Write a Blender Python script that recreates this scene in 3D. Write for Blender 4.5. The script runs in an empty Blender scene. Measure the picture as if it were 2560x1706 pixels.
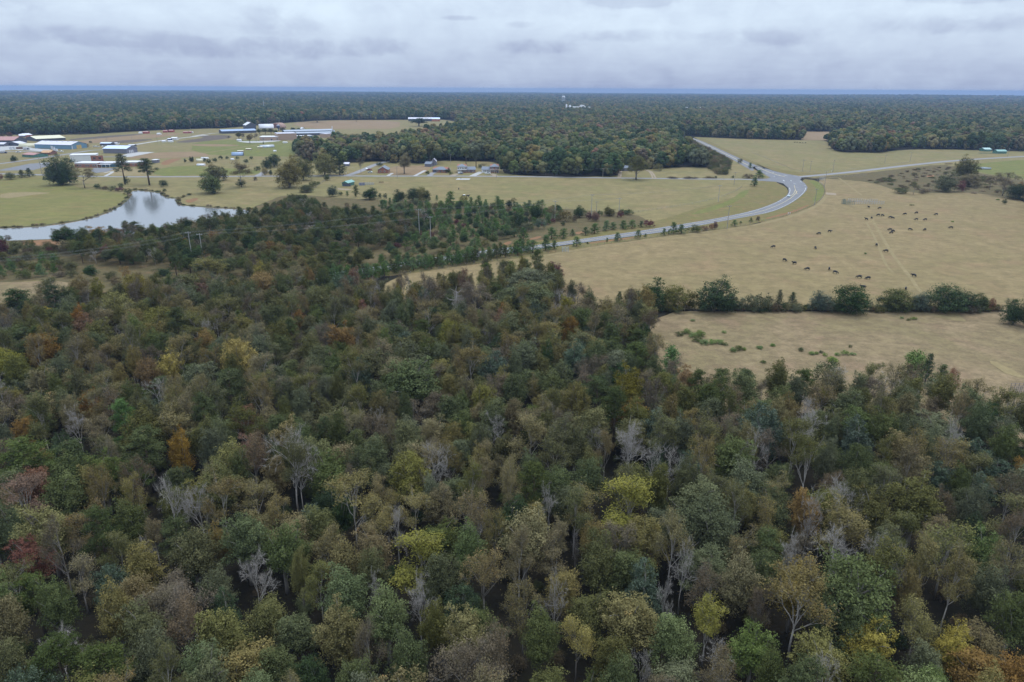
import bpy, bmesh, math, random
import numpy as np
from mathutils import Matrix, Vector, noise as mnoise

R = math.radians
scene = bpy.context.scene
COL = scene.collection
rnd = random.Random(11)
nrg = np.random.default_rng(7)

# ------------------------------------------------------------------ camera
CAM_H = 75.0
PITCH, ROLL = 20.29, 0.29
FPX = 2560 * 24 / 36
cam_data = bpy.data.cameras.new('camera')
cam_data.lens = 24; cam_data.sensor_width = 36
cam_data.clip_start = 0.5; cam_data.clip_end = 60000
cam = bpy.data.objects.new('camera', cam_data); COL.objects.link(cam)
CAM_R = Matrix.Rotation(R(90 - PITCH), 3, 'X') @ Matrix.Rotation(R(ROLL), 3, 'Z')
cam.matrix_world = Matrix.Translation((0, 0, CAM_H)) @ CAM_R.to_4x4()
scene.camera = cam

# ------------------------------------------------------------------ sky, sun, exposure
SUN_EL, SUN_AZ = 62.0, 35.0          # sun behind thin overcast
world = bpy.data.worlds.new('World'); scene.world = world
world.use_nodes = True
nt = world.node_tree; nt.nodes.clear()
def N(t, **kw):
    n = nt.nodes.new(t)
    for k, v in kw.items(): setattr(n, k, v)
    return n
def L(a, b): nt.links.new(a, b)
out = N('ShaderNodeOutputWorld'); bg = N('ShaderNodeBackground')
sky = N('ShaderNodeTexSky'); sky.sky_type = 'NISHITA'; sky.sun_disc = False
sky.sun_elevation = R(SUN_EL); sky.sun_rotation = R(SUN_AZ); sky.dust_density = 3.0; sky.air_density = 1.2
tc = N('ShaderNodeTexCoord')
sep = N('ShaderNodeSeparateXYZ'); L(tc.outputs['Generated'], sep.inputs[0])
def M(op, a, b=None, c=None, clamp=False):
    n = N('ShaderNodeMath', operation=op); n.use_clamp = clamp
    for i, v in enumerate((a, b, c)):
        if v is None: continue
        if isinstance(v, (int, float)): n.inputs[i].default_value = v
        else: L(v, n.inputs[i])
    return n.outputs[0]
zc = M('MAXIMUM', sep.outputs['Z'], 0.0)
zz = M('ADD', zc, 0.045)
px = M('DIVIDE', sep.outputs['X'], zz); py = M('DIVIDE', sep.outputs['Y'], zz)
comb = N('ShaderNodeCombineXYZ'); L(px, comb.inputs[0]); L(py, comb.inputs[1])
def wnoise(scale, detail, rough, loc, dist=0.0, src=None, sc=(1, 1, 1)):
    mp = N('ShaderNodeMapping'); mp.inputs['Location'].default_value = loc; mp.inputs['Scale'].default_value = sc
    L(src or comb.outputs[0], mp.inputs[0])
    n = N('ShaderNodeTexNoise'); n.inputs['Scale'].default_value = scale; n.inputs['Detail'].default_value = detail
    n.inputs['Roughness'].default_value = rough; n.inputs['Distortion'].default_value = dist
    L(mp.outputs[0], n.inputs['Vector']); return n.outputs['Fac']
n1 = wnoise(0.30, 6, 0.55, (3.1, 7.7, 0), 0.3)            # broad decks, seen as long streaks low down
n2 = wnoise(1.1, 6, 0.6, (11.3, 2.2, 0), 0.2)
az = M('ARCTAN2', sep.outputs['X'], sep.outputs['Y']); el = M('ARCSINE', sep.outputs['Z'])
ae = N('ShaderNodeCombineXYZ'); L(az, ae.inputs[0]); L(el, ae.inputs[1])
n3 = wnoise(24.0, 8, 0.58, (1.7, 0.35, 0.4), 0.3, ae.outputs[0], (1, 1.5, 1))      # heaped clouds standing near the horizon
n4 = wnoise(5.0, 5, 0.55, (4.2, 9.1, 2.0), 0.2, ae.outputs[0], (1, 3.0, 1))
def bank(a0, e0, wa, we):
    """soft elliptical bank of cloud at azimuth a0, elevation e0 (degrees)"""
    da = M('DIVIDE', M('SUBTRACT', az, R(a0)), R(wa)); de = M('DIVIDE', M('SUBTRACT', el, R(e0)), R(we))
    r2 = M('ADD', M('MULTIPLY', da, da), M('MULTIPLY', de, de))
    return M('MAXIMUM', M('SUBTRACT', 1.0, r2), 0.0)
bk = bank(-17.5, 4.2, 4.2, 1.6)
for b in ((-38, 4.9, 8, 1.6), (-29, 3.2, 8, 0.75), (-20, 2.6, 12, 0.9), (-11.0, 3.0, 5, 0.9), (8.9, 6.2, 4.6, 0.9), (8.9, 6.3, 4.0, 0.7), (30.5, 5.9, 5.0, 0.9), (31, 5.9, 4.0, 0.7), (30, 4.1, 6, 0.8), (18.5, 3.6, 5, 0.9), (9, 3.8, 6, 0.6), (2, 3.0, 4, 0.7), (-4, 5.0, 2, 0.25), (0.5, 4.6, 1.6, 0.35),
          (52, 5, 10, 1.6), (-58, 5, 12, 2), (75, 6, 12, 2), (-85, 6, 14, 2.4), (110, 7, 16, 3), (-120, 6, 16, 3), (150, 6, 16, 3), (-155, 6, 16, 3), (42, 3, 8, 0.9), (15, 9, 8, 1.6), (-12, 10, 9, 1.8), (-32, 9, 8, 1.6), (38, 10, 9, 1.8)):
    bk = M('ADD', bk, bank(*b))
edge = M('SUBTRACT', M('MULTIPLY', n3, 1.35), 0.28)
mass = N('ShaderNodeMapRange'); mass.interpolation_type = 'SMOOTHSTEP'
mass.inputs['From Min'].default_value = 0.10; mass.inputs['From Max'].default_value = 0.85
L(M('MULTIPLY', M('ADD', M('MINIMUM', bk, 1.0), 0.18), M('ADD', edge, M('MULTIPLY', bk, 0.25))), mass.inputs['Value'])
deck = N('ShaderNodeMapRange'); deck.inputs['From Min'].default_value = 0.30; deck.inputs['From Max'].default_value = 0.75
L(M('ADD', M('MULTIPLY', n4, 0.6), M('ADD', M('MULTIPLY', n1, 0.3), M('MULTIPLY', n2, 0.15))), deck.inputs['Value'])
lo = M('SUBTRACT', 1.0, M('DIVIDE', zc, 0.085), clamp=True)     # greyer towards the horizon
dark2 = M('ADD', M('ADD', M('ADD', M('MULTIPLY', mass.outputs[0], 0.27), M('MULTIPLY', M('SUBTRACT', n3, 0.5), 0.5)), M('MULTIPLY', deck.outputs[0], 0.34)), M('MULTIPLY', lo, 0.72), clamp=True)
mixc = N('ShaderNodeMix', data_type='RGBA'); L(dark2, mixc.inputs['Factor'])
mixc.inputs['A'].default_value = (0.76, 0.90, 1.05, 1); mixc.inputs['B'].default_value = (0.365, 0.435, 0.635, 1)
# an overcast sky is about three times as bright overhead as at the horizon
zen = M('ADD', 1.0, M('MULTIPLY', M('SMOOTH_MAX', M('SUBTRACT', zc, 0.16), 0.0, 0.1), 2.5))
cl = N('ShaderNodeVectorMath', operation='SCALE'); L(mixc.outputs['Result'], cl.inputs[0]); L(zen, cl.inputs['Scale'])
skys = N('ShaderNodeVectorMath', operation='SCALE'); L(sky.outputs[0], skys.inputs[0]); skys.inputs['Scale'].default_value = 0.10
mx = N('ShaderNodeMix', data_type='RGBA'); mx.inputs['Factor'].default_value = 0.96
L(skys.outputs[0], mx.inputs['A']); L(cl.outputs[0], mx.inputs['B'])
L(mx.outputs['Result'], bg.inputs['Color']); bg.inputs['Strength'].default_value = 1.0
L(bg.outputs[0], out.inputs['Surface'])

sun_d = bpy.data.lights.new('sun', 'SUN'); sun_d.energy = 1.5; sun_d.angle = R(14); sun_d.color = (1, 0.96, 0.9)
sun = bpy.data.objects.new('sun', sun_d); COL.objects.link(sun)
sun.rotation_euler = (R(90 - SUN_EL), 0, R(180 - SUN_AZ)); sun.location = (0, 0, 300)
vs = scene.view_settings
vs.view_transform = 'Standard'; vs.look = 'None'; vs.exposure = 0.0; vs.gamma = 1.0; vs.use_curve_mapping = False
scene.cycles.max_bounces = 4; scene.cycles.diffuse_bounces = 1; scene.cycles.glossy_bounces = 2
scene.cycles.transmission_bounces = 3; scene.cycles.volume_bounces = 0; scene.cycles.use_denoising = True

# ------------------------------------------------------------------ photograph pixel -> place on the ground
FR = {1: (0, 180, 4.519), 2: (480, 250, 4.519), 3: (960, 200, 4.519), 4: (1400, 200, 4.519),
      5: (1880, 200, 3.46), 6: (1880, 480, 3.46), 7: (0, 440, 3.46), 8: (640, 440, 3.46), 9: (1280, 440, 3.46),
      10: (0, 840, 1.811), 11: (1280, 840, 1.811),
      21: (0, 300, 7.84), 22: (200, 300, 7.84), 23: (540, 280, 7.84), 24: (1060, 380, 9.8), 25: (1380, 230, 9.8),
      26: (1850, 420, 7.84), 27: (2200, 340, 6.533), 28: (800, 400, 7.84), 0: (0, 0, 1)}
def ray(fr, x, y):
    a, b, s = FR[fr]
    v = CAM_R @ Vector(((a + x / s - 1280) / FPX, -(b + y / s - 853) / FPX, -1.0))
    return v
def P(fr, x, y, h=0.0):
    """place whose height-h point is seen at this pixel"""
    v = ray(fr, x, y)
    t = (CAM_H - h) / max(-v.z, 0.0035)
    return Vector((v.x * t, v.y * t, 0))
def height_at(base, fr, x, y):
    v = ray(fr, x, y)
    return CAM_H + v.z * math.hypot(base.x, base.y) / math.hypot(v.x, v.y)
def depth_of(p):
    return (CAM_R.transposed() @ (Vector((p.x, p.y, p.z - CAM_H)))).z * -1
def px_m(base, fr, npx):
    """metres across for npx zoom pixels at this place"""
    return npx / FR[fr][2] * depth_of(base) / FPX
def poly(*spec):
    """(frame, x, y[, x, y ...]) or (frame, 'h', height, x, y ...) groups"""
    o = []
    for s in spec:
        h = 0; k = 1
        if s[1] == 'h': h = s[2]; k = 3
        for i in range(k, len(s), 2): o.append(P(s[0], s[i], s[i + 1], h))
    return o

# ------------------------------------------------------------------ object helpers
def tag(o, label=None, cat=None, group=None, kind=None):
    if label: o['label'] = label
    if cat: o['category'] = cat
    if group: o['group'] = group
    if kind: o['kind'] = kind
    return o
def link(o, parent=None):
    COL.objects.link(o)
    if parent: o.parent = parent
    return o
def empty(name, loc=(0, 0, 0), rz=0, label=None, cat=None, group=None):
    o = bpy.data.objects.new(name, None); o.empty_display_size = 0.3
    o.location = loc; o.rotation_euler = (0, 0, rz)
    COL.objects.link(o); return tag(o, label, cat, group)
def mesh_from(name, v, f, mats=(), smooth=False):
    me = bpy.data.meshes.new(name); me.from_pydata([tuple(p) for p in v], [], f); me.update()
    for m in mats: me.materials.append(m)
    if smooth: me.polygons.foreach_set('use_smooth', [True] * len(me.polygons))
    return me
class MB:
    def __init__(s): s.v = []; s.f = []
    def box(s, x0, x1, y0, y1, z0, z1):
        b = len(s.v)
        s.v += [(x0, y0, z0), (x1, y0, z0), (x1, y1, z0), (x0, y1, z0), (x0, y0, z1), (x1, y0, z1), (x1, y1, z1), (x0, y1, z1)]
        s.f += [(b, b + 3, b + 2, b + 1), (b + 4, b + 5, b + 6, b + 7), (b, b + 1, b + 5, b + 4), (b + 1, b + 2, b + 6, b + 5), (b + 2, b + 3, b + 7, b + 6), (b + 3, b, b + 4, b + 7)]
        return s
    def prism(s, prof, a0, a1, axis='x'):
        """closed profile (u, z) extruded along x (u = y) or y (u = x)"""
        b = len(s.v); n = len(prof)
        for a in (a0, a1):
            for u, z in prof: s.v.append((a, u, z) if axis == 'x' else (u, a, z))
        s.f.append(tuple(b + i for i in range(n))); s.f.append(tuple(b + n + i for i in reversed(range(n))))
        for i in range(n):
            j = (i + 1) % n; s.f.append((b + i, b + n + i, b + n + j, b + j))
        return s
    def tube(s, pts, rad, n=6, cap=True):
        b = len(s.v); pts = [Vector(p) for p in pts]
        for i, p in enumerate(pts):
            d = (pts[min(i + 1, len(pts) - 1)] - pts[max(i - 1, 0)]).normalized()
            u = d.cross(Vector((0.31, 0.17, 0.93)) if abs(d.z) < 0.9 else Vector((1, 0, 0))).normalized(); w = d.cross(u)
            r = rad[i] if isinstance(rad, (list, tuple)) else rad
            for k in range(n):
                a = 2 * math.pi * k / n; s.v.append(tuple(p + u * (r * math.cos(a)) + w * (r * math.sin(a))))
        for i in range(len(pts) - 1):
            for k in range(n):
                k2 = (k + 1) % n; s.f.append((b + i * n + k, b + i * n + k2, b + (i + 1) * n + k2, b + (i + 1) * n + k))
        if cap:
            s.f.append(tuple(b + k for k in reversed(range(n)))); s.f.append(tuple(b + (len(pts) - 1) * n + k for k in range(n)))
        return s
    def lathe(s, prof, n=16, c=(0, 0)):
        b = len(s.v); m = len(prof)
        for r, z in prof:
            for k in range(n):
                a = 2 * math.pi * k / n; s.v.append((c[0] + r * math.cos(a), c[1] + r * math.sin(a), z))
        for i in range(m - 1):
            for k in range(n):
                k2 = (k + 1) % n; s.f.append((b + i * n + k, b + i * n + k2, b + (i + 1) * n + k2, b + (i + 1) * n + k))
        s.f.append(tuple(b + k for k in reversed(range(n)))); s.f.append(tuple(b + (m - 1) * n + k for k in range(n)))
        return s
    def mesh(s, name, mat, smooth=False):
        return mesh_from(name, s.v, s.f, [mat] if mat else [], smooth)
    def build(s, name, mat, parent=None, smooth=False, loc=(0, 0, 0)):
        o = bpy.data.objects.new(name, s.mesh(name, mat, smooth)); o.location = loc
        return link(o, parent)

# ------------------------------------------------------------------ materials
MATS = {}
def nodes_mat(name):
    m = bpy.data.materials.new(name); m.use_nodes = True
    t = m.node_tree; t.nodes.clear(); return m, t
def NN(t, ty, **kw):
    n = t.nodes.new(ty)
    for k, v in kw.items():
        if k in n.inputs.keys() if hasattr(n.inputs, 'keys') else False: n.inputs[k].default_value = v
        else: setattr(n, k, v)
    return n
ALB = 0.80
def rgba(c): return (c[0] * ALB, c[1] * ALB, c[2] * ALB, 1)
def plain(name, col, rough=0.7, metal=0.0, var=0.12, scale=0.8, streak=False, coat=0.0):
    """painted / metal / plaster surface with weathering in its colour"""
    if name in MATS: return MATS[name]
    m, t = nodes_mat(name); o = NN(t, 'ShaderNodeOutputMaterial'); b = NN(t, 'ShaderNodeBsdfPrincipled')
    b.inputs['Roughness'].default_value = rough; b.inputs['Metallic'].default_value = metal
    if coat: b.inputs['Coat Weight'].default_value = coat
    tcn = NN(t, 'ShaderNodeTexCoord'); mp = NN(t, 'ShaderNodeMapping')
    mp.inputs['Scale'].default_value = (1, 1, 0.25) if streak else (1, 1, 1)
    t.links.new(tcn.outputs['Object'], mp.inputs[0])
    n = NN(t, 'ShaderNodeTexNoise'); n.inputs['Scale'].default_value = scale; n.inputs['Detail'].default_value = 5
    t.links.new(mp.outputs[0], n.inputs['Vector'])
    r = NN(t, 'ShaderNodeMix', data_type='RGBA')
    r.inputs['A'].default_value = rgba([c * (1 - var * 1.5) for c in col]); r.inputs['B'].default_value = rgba([min(1, c * (1 + var * 1.5)) for c in col])
    t.links.new(n.outputs['Fac'], r.inputs['Factor']); t.links.new(r.outputs['Result'], b.inputs['Base Color'])
    t.links.new(b.outputs[0], o.inputs[0]); MATS[name] = m; return m
def grass(name, cols, s1=45, s2=9, s3=0.9, bump=0.5, seed=0.0, stretch=(1, 1)):
    """short grass: broad patches, blotches and fine tufts. cols = main, second, patch colour, dark tuft"""
    m, t = nodes_mat(name); o = NN(t, 'ShaderNodeOutputMaterial'); b = NN(t, 'ShaderNodeBsdfPrincipled')
    b.inputs['Roughness'].default_value = 0.95; b.inputs['Specular IOR Level'].default_value = 0.1
    g = NN(t, 'ShaderNodeNewGeometry')
    def nz(sc, det, off, ro=0.6, dist=0.0, st=(1, 1)):
        mp = NN(t, 'ShaderNodeMapping'); mp.inputs['Location'].default_value = (off + seed, off * 1.7 - seed, 0)
        mp.inputs['Scale'].default_value = (st[0], st[1], 1)
        t.links.new(g.outputs['Position'], mp.inputs[0])
        n = NN(t, 'ShaderNodeTexNoise'); n.inputs['Scale'].default_value = 1.0 / sc; n.inputs['Detail'].default_value = det
        n.inputs['Roughness'].default_value = ro; n.inputs['Distortion'].default_value = dist
        t.links.new(mp.outputs[0], n.inputs['Vector']); return n.outputs['Fac']
    def mr(v, a, c, lo=0.0, hi=1.0):
        n = NN(t, 'ShaderNodeMapRange'); n.inputs['From Min'].default_value = a; n.inputs['From Max'].default_value = c
        n.inputs['To Min'].default_value = lo; n.inputs['To Max'].default_value = hi
        t.links.new(v, n.inputs['Value']); return n.outputs[0]
    def mix(f, A, B):
        n = NN(t, 'ShaderNodeMix', data_type='RGBA'); t.links.new(f, n.inputs['Factor'])
        for k, v in (('A', A), ('B', B)):
            if isinstance(v, tuple): n.inputs[k].default_value = rgba(v)
            else: t.links.new(v, n.inputs[k])
        return n.outputs['Result']
    c = mix(mr(nz(s1, 5, 10.3, 0.62, 0.8, stretch), 0.40, 0.60), cols[0], cols[1])
    c = mix(mr(nz(s1 * 0.45, 5, 71.9, 0.6, 0.4), 0.52, 0.66, 0, 0.85), c, cols[2])
    c = mix(mr(nz(s2, 6, 33.1, 0.72, 0.0, stretch), 0.40, 0.66, 0, 0.9), c, cols[3])
    c = mix(mr(nz(s3 * 3.2, 4, 91.7, 0.7, 0.3, (0.6, 1.0)), 0.48, 0.64, 0, 0.7), c, cols[3])
    c = mix(mr(nz(s2 * 1.7, 6, 53.1, 0.7, 0.5), 0.56, 0.74, 0, 0.5), c, tuple(min(1, v * 1.25) for v in cols[0]))
    f3 = nz(s3, 3, 5.5, 0.7)
    c = mix(mr(f3, 0.42, 0.66, 0, 0.5), c, cols[3])
    t.links.new(c, b.inputs['Base Color'])
    bp = NN(t, 'ShaderNodeBump'); bp.inputs['Strength'].default_value = bump; bp.inputs['Distance'].default_value = 0.25
    t.links.new(f3, bp.inputs['Height']); t.links.new(bp.outputs[0], b.inputs['Normal'])
    t.links.new(b.outputs[0], o.inputs[0]); MATS[name] = m; return m
def leaf(name, a, b_, c=None, trans=0.10, hue=0.012, val=0.2, gloss=0.0):
    """foliage: colour varies leaf by leaf (mesh attribute) and tree by tree"""
    m, t = nodes_mat(name); o = NN(t, 'ShaderNodeOutputMaterial')
    at = NN(t, 'ShaderNodeAttribute'); at.attribute_name = 'tint'
    mixn = NN(t, 'ShaderNodeValToRGB'); e = mixn.color_ramp.elements
    e[0].position = 0.0; e[0].color = rgba(a); e[1].position = 1.0; e[1].color = rgba(b_)
    if c: k = e.new(0.86); k.color = rgba(b_); e[2].color = rgba(c)
    t.links.new(at.outputs['Fac'], mixn.inputs['Fac'])
    oi = NN(t, 'ShaderNodeObjectInfo'); hs = NN(t, 'ShaderNodeHueSaturation')
    def mr(lo, hi, mul):
        x = NN(t, 'ShaderNodeMath', operation='MULTIPLY'); t.links.new(oi.outputs['Random'], x.inputs[0]); x.inputs[1].default_value = mul
        y = NN(t, 'ShaderNodeMath', operation='FRACT'); t.links.new(x.outputs[0], y.inputs[0])
        z = NN(t, 'ShaderNodeMapRange'); z.inputs['To Min'].default_value = lo; z.inputs['To Max'].default_value = hi
        t.links.new(y.outputs[0], z.inputs['Value']); return z.outputs[0]
    t.links.new(mr(0.5 - hue, 0.5 + hue, 7.13), hs.inputs['Hue']); t.links.new(mr(1 - val, 1 + val, 13.7), hs.inputs['Value'])
    t.links.new(mr(0.82, 1.1, 29.3), hs.inputs['Saturation'])
    t.links.new(mixn.outputs[0], hs.inputs['Color'])
    d = NN(t, 'ShaderNodeBsdfDiffuse'); tr = NN(t, 'ShaderNodeBsdfTranslucent'); ms = NN(t, 'ShaderNodeMixShader'); ms.inputs[0].default_value = trans
    t.links.new(hs.outputs[0], d.inputs[0]); t.links.new(hs.outputs[0], tr.inputs[0])
    t.links.new(d.outputs[0], ms.inputs[1]); t.links.new(tr.outputs[0], ms.inputs[2])
    last = ms.outputs[0]
    if gloss:
        gl = NN(t, 'ShaderNodeBsdfGlossy'); gl.inputs['Roughness'].default_value = 0.45; gl.inputs['Color'].default_value = (.8, .85, .9, 1)
        m2 = NN(t, 'ShaderNodeMixShader'); m2.inputs[0].default_value = gloss
        t.links.new(last, m2.inputs[1]); t.links.new(gl.outputs[0], m2.inputs[2]); last = m2.outputs[0]
    t.links.new(last, o.inputs[0]); MATS[name] = m; return m

bark_grey = plain('bark grey', (0.20, 0.175, 0.15), 0.95, var=0.25, scale=3)
bark_pale = plain('bark pale', (0.33, 0.295, 0.262), 0.95, var=0.2, scale=3)
bark_pine = plain('bark pine', (0.13, 0.09, 0.065), 0.95, var=0.25, scale=3)
bark_dead = plain('dead wood', (0.24, 0.21, 0.19), 0.95, var=0.25, scale=3)

LEAF = {
 'olive':      leaf('leaf olive', (0.080, 0.080, 0.029), (0.157, 0.148, 0.056), (0.208, 0.158, 0.055)),
 'green':      leaf('leaf green', (0.064, 0.078, 0.028), (0.125, 0.139, 0.055), (0.171, 0.158, 0.060)),
 'bright':     leaf('leaf bright green', (0.075, 0.099, 0.031), (0.164, 0.194, 0.071)),
 'greygreen':  leaf('leaf grey green', (0.086, 0.093, 0.049), (0.158, 0.166, 0.087)),
 'dark':       leaf('leaf dark green', (0.031, 0.053, 0.024), (0.075, 0.102, 0.042), gloss=0.0),
 'bluegreen':  leaf('leaf blue green', (0.046, 0.067, 0.037), (0.099, 0.129, 0.072), gloss=0.02),
 'pine':       leaf('needles pine', (0.050, 0.066, 0.024), (0.104, 0.122, 0.044), (0.145, 0.122, 0.045), trans=0.15),
 'sapling':    leaf('needles young pine', (0.067, 0.116, 0.038), (0.146, 0.218, 0.073), trans=0.2),
 'brown':      leaf('leaf brown', (0.098, 0.074, 0.042), (0.185, 0.142, 0.086)),
 'olivebrown': leaf('leaf olive brown', (0.135, 0.113, 0.049), (0.231, 0.182, 0.080), (0.292, 0.182, 0.073)),
 'yellow':     leaf('leaf yellow', (0.217, 0.160, 0.030), (0.412, 0.303, 0.051), (0.183, 0.148, 0.035), hue=0.012),
 'yellowgreen': leaf('leaf yellow green', (0.128, 0.119, 0.031), (0.262, 0.225, 0.060), hue=0.012),
 'orange':     leaf('leaf orange', (0.172, 0.097, 0.035), (0.297, 0.172, 0.059), (0.160, 0.137, 0.046), hue=0.012),
 'red':        leaf('leaf red', (0.132, 0.046, 0.037), (0.217, 0.089, 0.066), hue=0.01),
 'rust':       leaf('leaf rust', (0.154, 0.080, 0.051), (0.251, 0.137, 0.086), hue=0.012),
 'maroon':     leaf('leaf dark red', (0.086, 0.031, 0.035), (0.148, 0.057, 0.056), hue=0.01),
 'weed':       leaf('leaf weed', (0.115, 0.172, 0.039), (0.194, 0.263, 0.074)),
 'dry':        leaf('dry stalks', (0.229, 0.172, 0.108), (0.378, 0.292, 0.189)),
}

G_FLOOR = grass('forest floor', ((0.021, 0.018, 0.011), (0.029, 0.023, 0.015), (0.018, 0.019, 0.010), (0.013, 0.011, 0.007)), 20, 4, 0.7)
G_MEADOW = grass('meadow grass', ((0.255, 0.197, 0.089), (0.199, 0.178, 0.068), (0.275, 0.186, 0.096), (0.155, 0.128, 0.056)), 70, 12, 1.3, seed=3)
G_PAST = grass('pasture grass', ((0.287, 0.209, 0.106), (0.239, 0.186, 0.086), (0.277, 0.178, 0.099), (0.166, 0.124, 0.061)), 55, 7, 1.0, seed=20)
G_NEAR = grass('near pasture grass', ((0.293, 0.211, 0.122), (0.230, 0.181, 0.089), (0.257, 0.168, 0.104), (0.149, 0.110, 0.061)), 34, 5, 0.9, seed=50, bump=0.8)
G_POND = grass('pond meadow grass', ((0.183, 0.171, 0.051), (0.213, 0.179, 0.066), (0.225, 0.156, 0.066), (0.136, 0.125, 0.042)), 42, 9, 1.2, seed=77, stretch=(0.5, 1.4))
G_SCRUB = grass('rough grass', ((0.149, 0.109, 0.053), (0.121, 0.100, 0.044), (0.186, 0.113, 0.059), (0.088, 0.071, 0.032)), 16, 4, 0.9, seed=110, bump=1.0)
G_VERGE = grass('verge grass', ((0.200, 0.153, 0.066), (0.166, 0.153, 0.048), (0.235, 0.146, 0.063), (0.140, 0.112, 0.045)), 14, 5, 1.0, seed=140)
G_LAWN = grass('green lawn', ((0.158, 0.168, 0.042), (0.187, 0.176, 0.054), (0.199, 0.153, 0.060), (0.116, 0.120, 0.036)), 45, 10, 1.2, seed=170)
G_HAY = grass('mown field', ((0.278, 0.185, 0.106), (0.247, 0.172, 0.092), (0.255, 0.150, 0.089), (0.197, 0.137, 0.077)), 90, 16, 1.5, seed=200)
G_HEATH = grass('dry purple weeds', ((0.149, 0.111, 0.089), (0.122, 0.098, 0.072), (0.171, 0.119, 0.093), (0.086, 0.068, 0.053)), 22, 6, 1.1, seed=230)
G_CLAY = grass('red clay', ((0.288, 0.139, 0.066), (0.240, 0.128, 0.066), (0.200, 0.128, 0.066), (0.184, 0.105, 0.056)), 12, 4, 0.8, seed=260)
G_DIRT = grass('pale dirt', ((0.357, 0.275, 0.204), (0.315, 0.246, 0.176), (0.281, 0.205, 0.144), (0.255, 0.205, 0.144)), 12, 4, 0.8, seed=290)
G_TRACK = grass('worn track', ((0.288, 0.220, 0.115), (0.266, 0.204, 0.102), (0.256, 0.193, 0.093), (0.207, 0.161, 0.081)), 12, 3, 0.8, seed=310)
G_ASPH = grass('weathered asphalt', ((0.214, 0.213, 0.224), (0.190, 0.189, 0.202), (0.237, 0.232, 0.239), (0.170, 0.167, 0.175)), 25, 3, 0.5, bump=0.1, seed=330)
G_CONC = grass('concrete', ((0.468, 0.450, 0.441), (0.423, 0.410, 0.401), (0.387, 0.360, 0.342), (0.360, 0.347, 0.333)), 20, 5, 0.8, bump=0.1, seed=350)
G_LANE = grass('lane asphalt', ((0.289, 0.276, 0.278), (0.264, 0.255, 0.261), (0.255, 0.238, 0.235), (0.230, 0.221, 0.226)), 20, 5, 0.8, bump=0.1, seed=351)

def distant_mat():
    m, t = nodes_mat('distant woodland'); o = NN(t, 'ShaderNodeOutputMaterial'); b = NN(t, 'ShaderNodeBsdfDiffuse')
    g = NN(t, 'ShaderNodeNewGeometry')
    n = NN(t, 'ShaderNodeTexNoise'); n.inputs['Scale'].default_value = 0.0016; n.inputs['Detail'].default_value = 9; n.inputs['Roughness'].default_value = 0.68
    t.links.new(g.outputs['Position'], n.inputs['Vector'])
    r = NN(t, 'ShaderNodeValToRGB'); e = r.color_ramp.elements
    e[0].position = 0.36; e[0].color = (0.020, 0.028, 0.016, 1); e[1].position = 0.62; e[1].color = (0.060, 0.060, 0.035, 1)
    k = e.new(0.50); k.color = (0.036, 0.044, 0.024, 1); k = e.new(0.70); k.color = (0.13, 0.12, 0.07, 1)
    t.links.new(n.outputs['Fac'], r.inputs[0]); t.links.new(r.outputs[0], b.inputs[0]); t.links.new(b.outputs[0], o.inputs[0]); return m
M_FAR = distant_mat()

# ------------------------------------------------------------------ the ground sheet, rising into low hills far out
def hills(x, y):
    d = math.hypot(x, y)
    k = min(max((d - 3000) / 6000, 0), 1)
    if k <= 0: return 0.0
    a = mnoise.noise(Vector((x * 0.00022, y * 0.00035, 3.3))) * 24 + mnoise.noise(Vector((x * 0.0006, y * 0.0009, 9.1))) * 9
    return k * (a + 4) * min(1, d / 9000)
FAR_R = 16000
def make_ground():
    rings = [0, 30, 60, 120, 250, 500, 900, 1500, 2200, 2800, 3300, 3800, 4300, 4800, 5400, 6000, 6700, 7500, 8300, 9200, 10200, 11300, 12500, 14000, FAR_R]
    n = 160; v = [(0, 0, 0)]; f = []
    for r in rings[1:]:
        for k in range(n):
            a = 2 * math.pi * k / n; x, y = r * math.cos(a), r * math.sin(a); v.append((x, y, hills(x, y)))
    for k in range(n): f.append((0, 1 + k, 1 + (k + 1) % n))
    for i in range(len(rings) - 2):
        for k in range(n):
            k2 = (k + 1) % n; f.append((1 + i * n + k, 1 + (i + 1) * n + k, 1 + (i + 1) * n + k2, 1 + i * n + k2))
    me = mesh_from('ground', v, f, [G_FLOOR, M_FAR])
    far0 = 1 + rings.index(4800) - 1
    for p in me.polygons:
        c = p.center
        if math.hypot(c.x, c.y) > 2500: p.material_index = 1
        p.use_smooth = True
    tag(link(bpy.data.objects.new('ground', me)), kind='structure')
make_ground()

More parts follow.
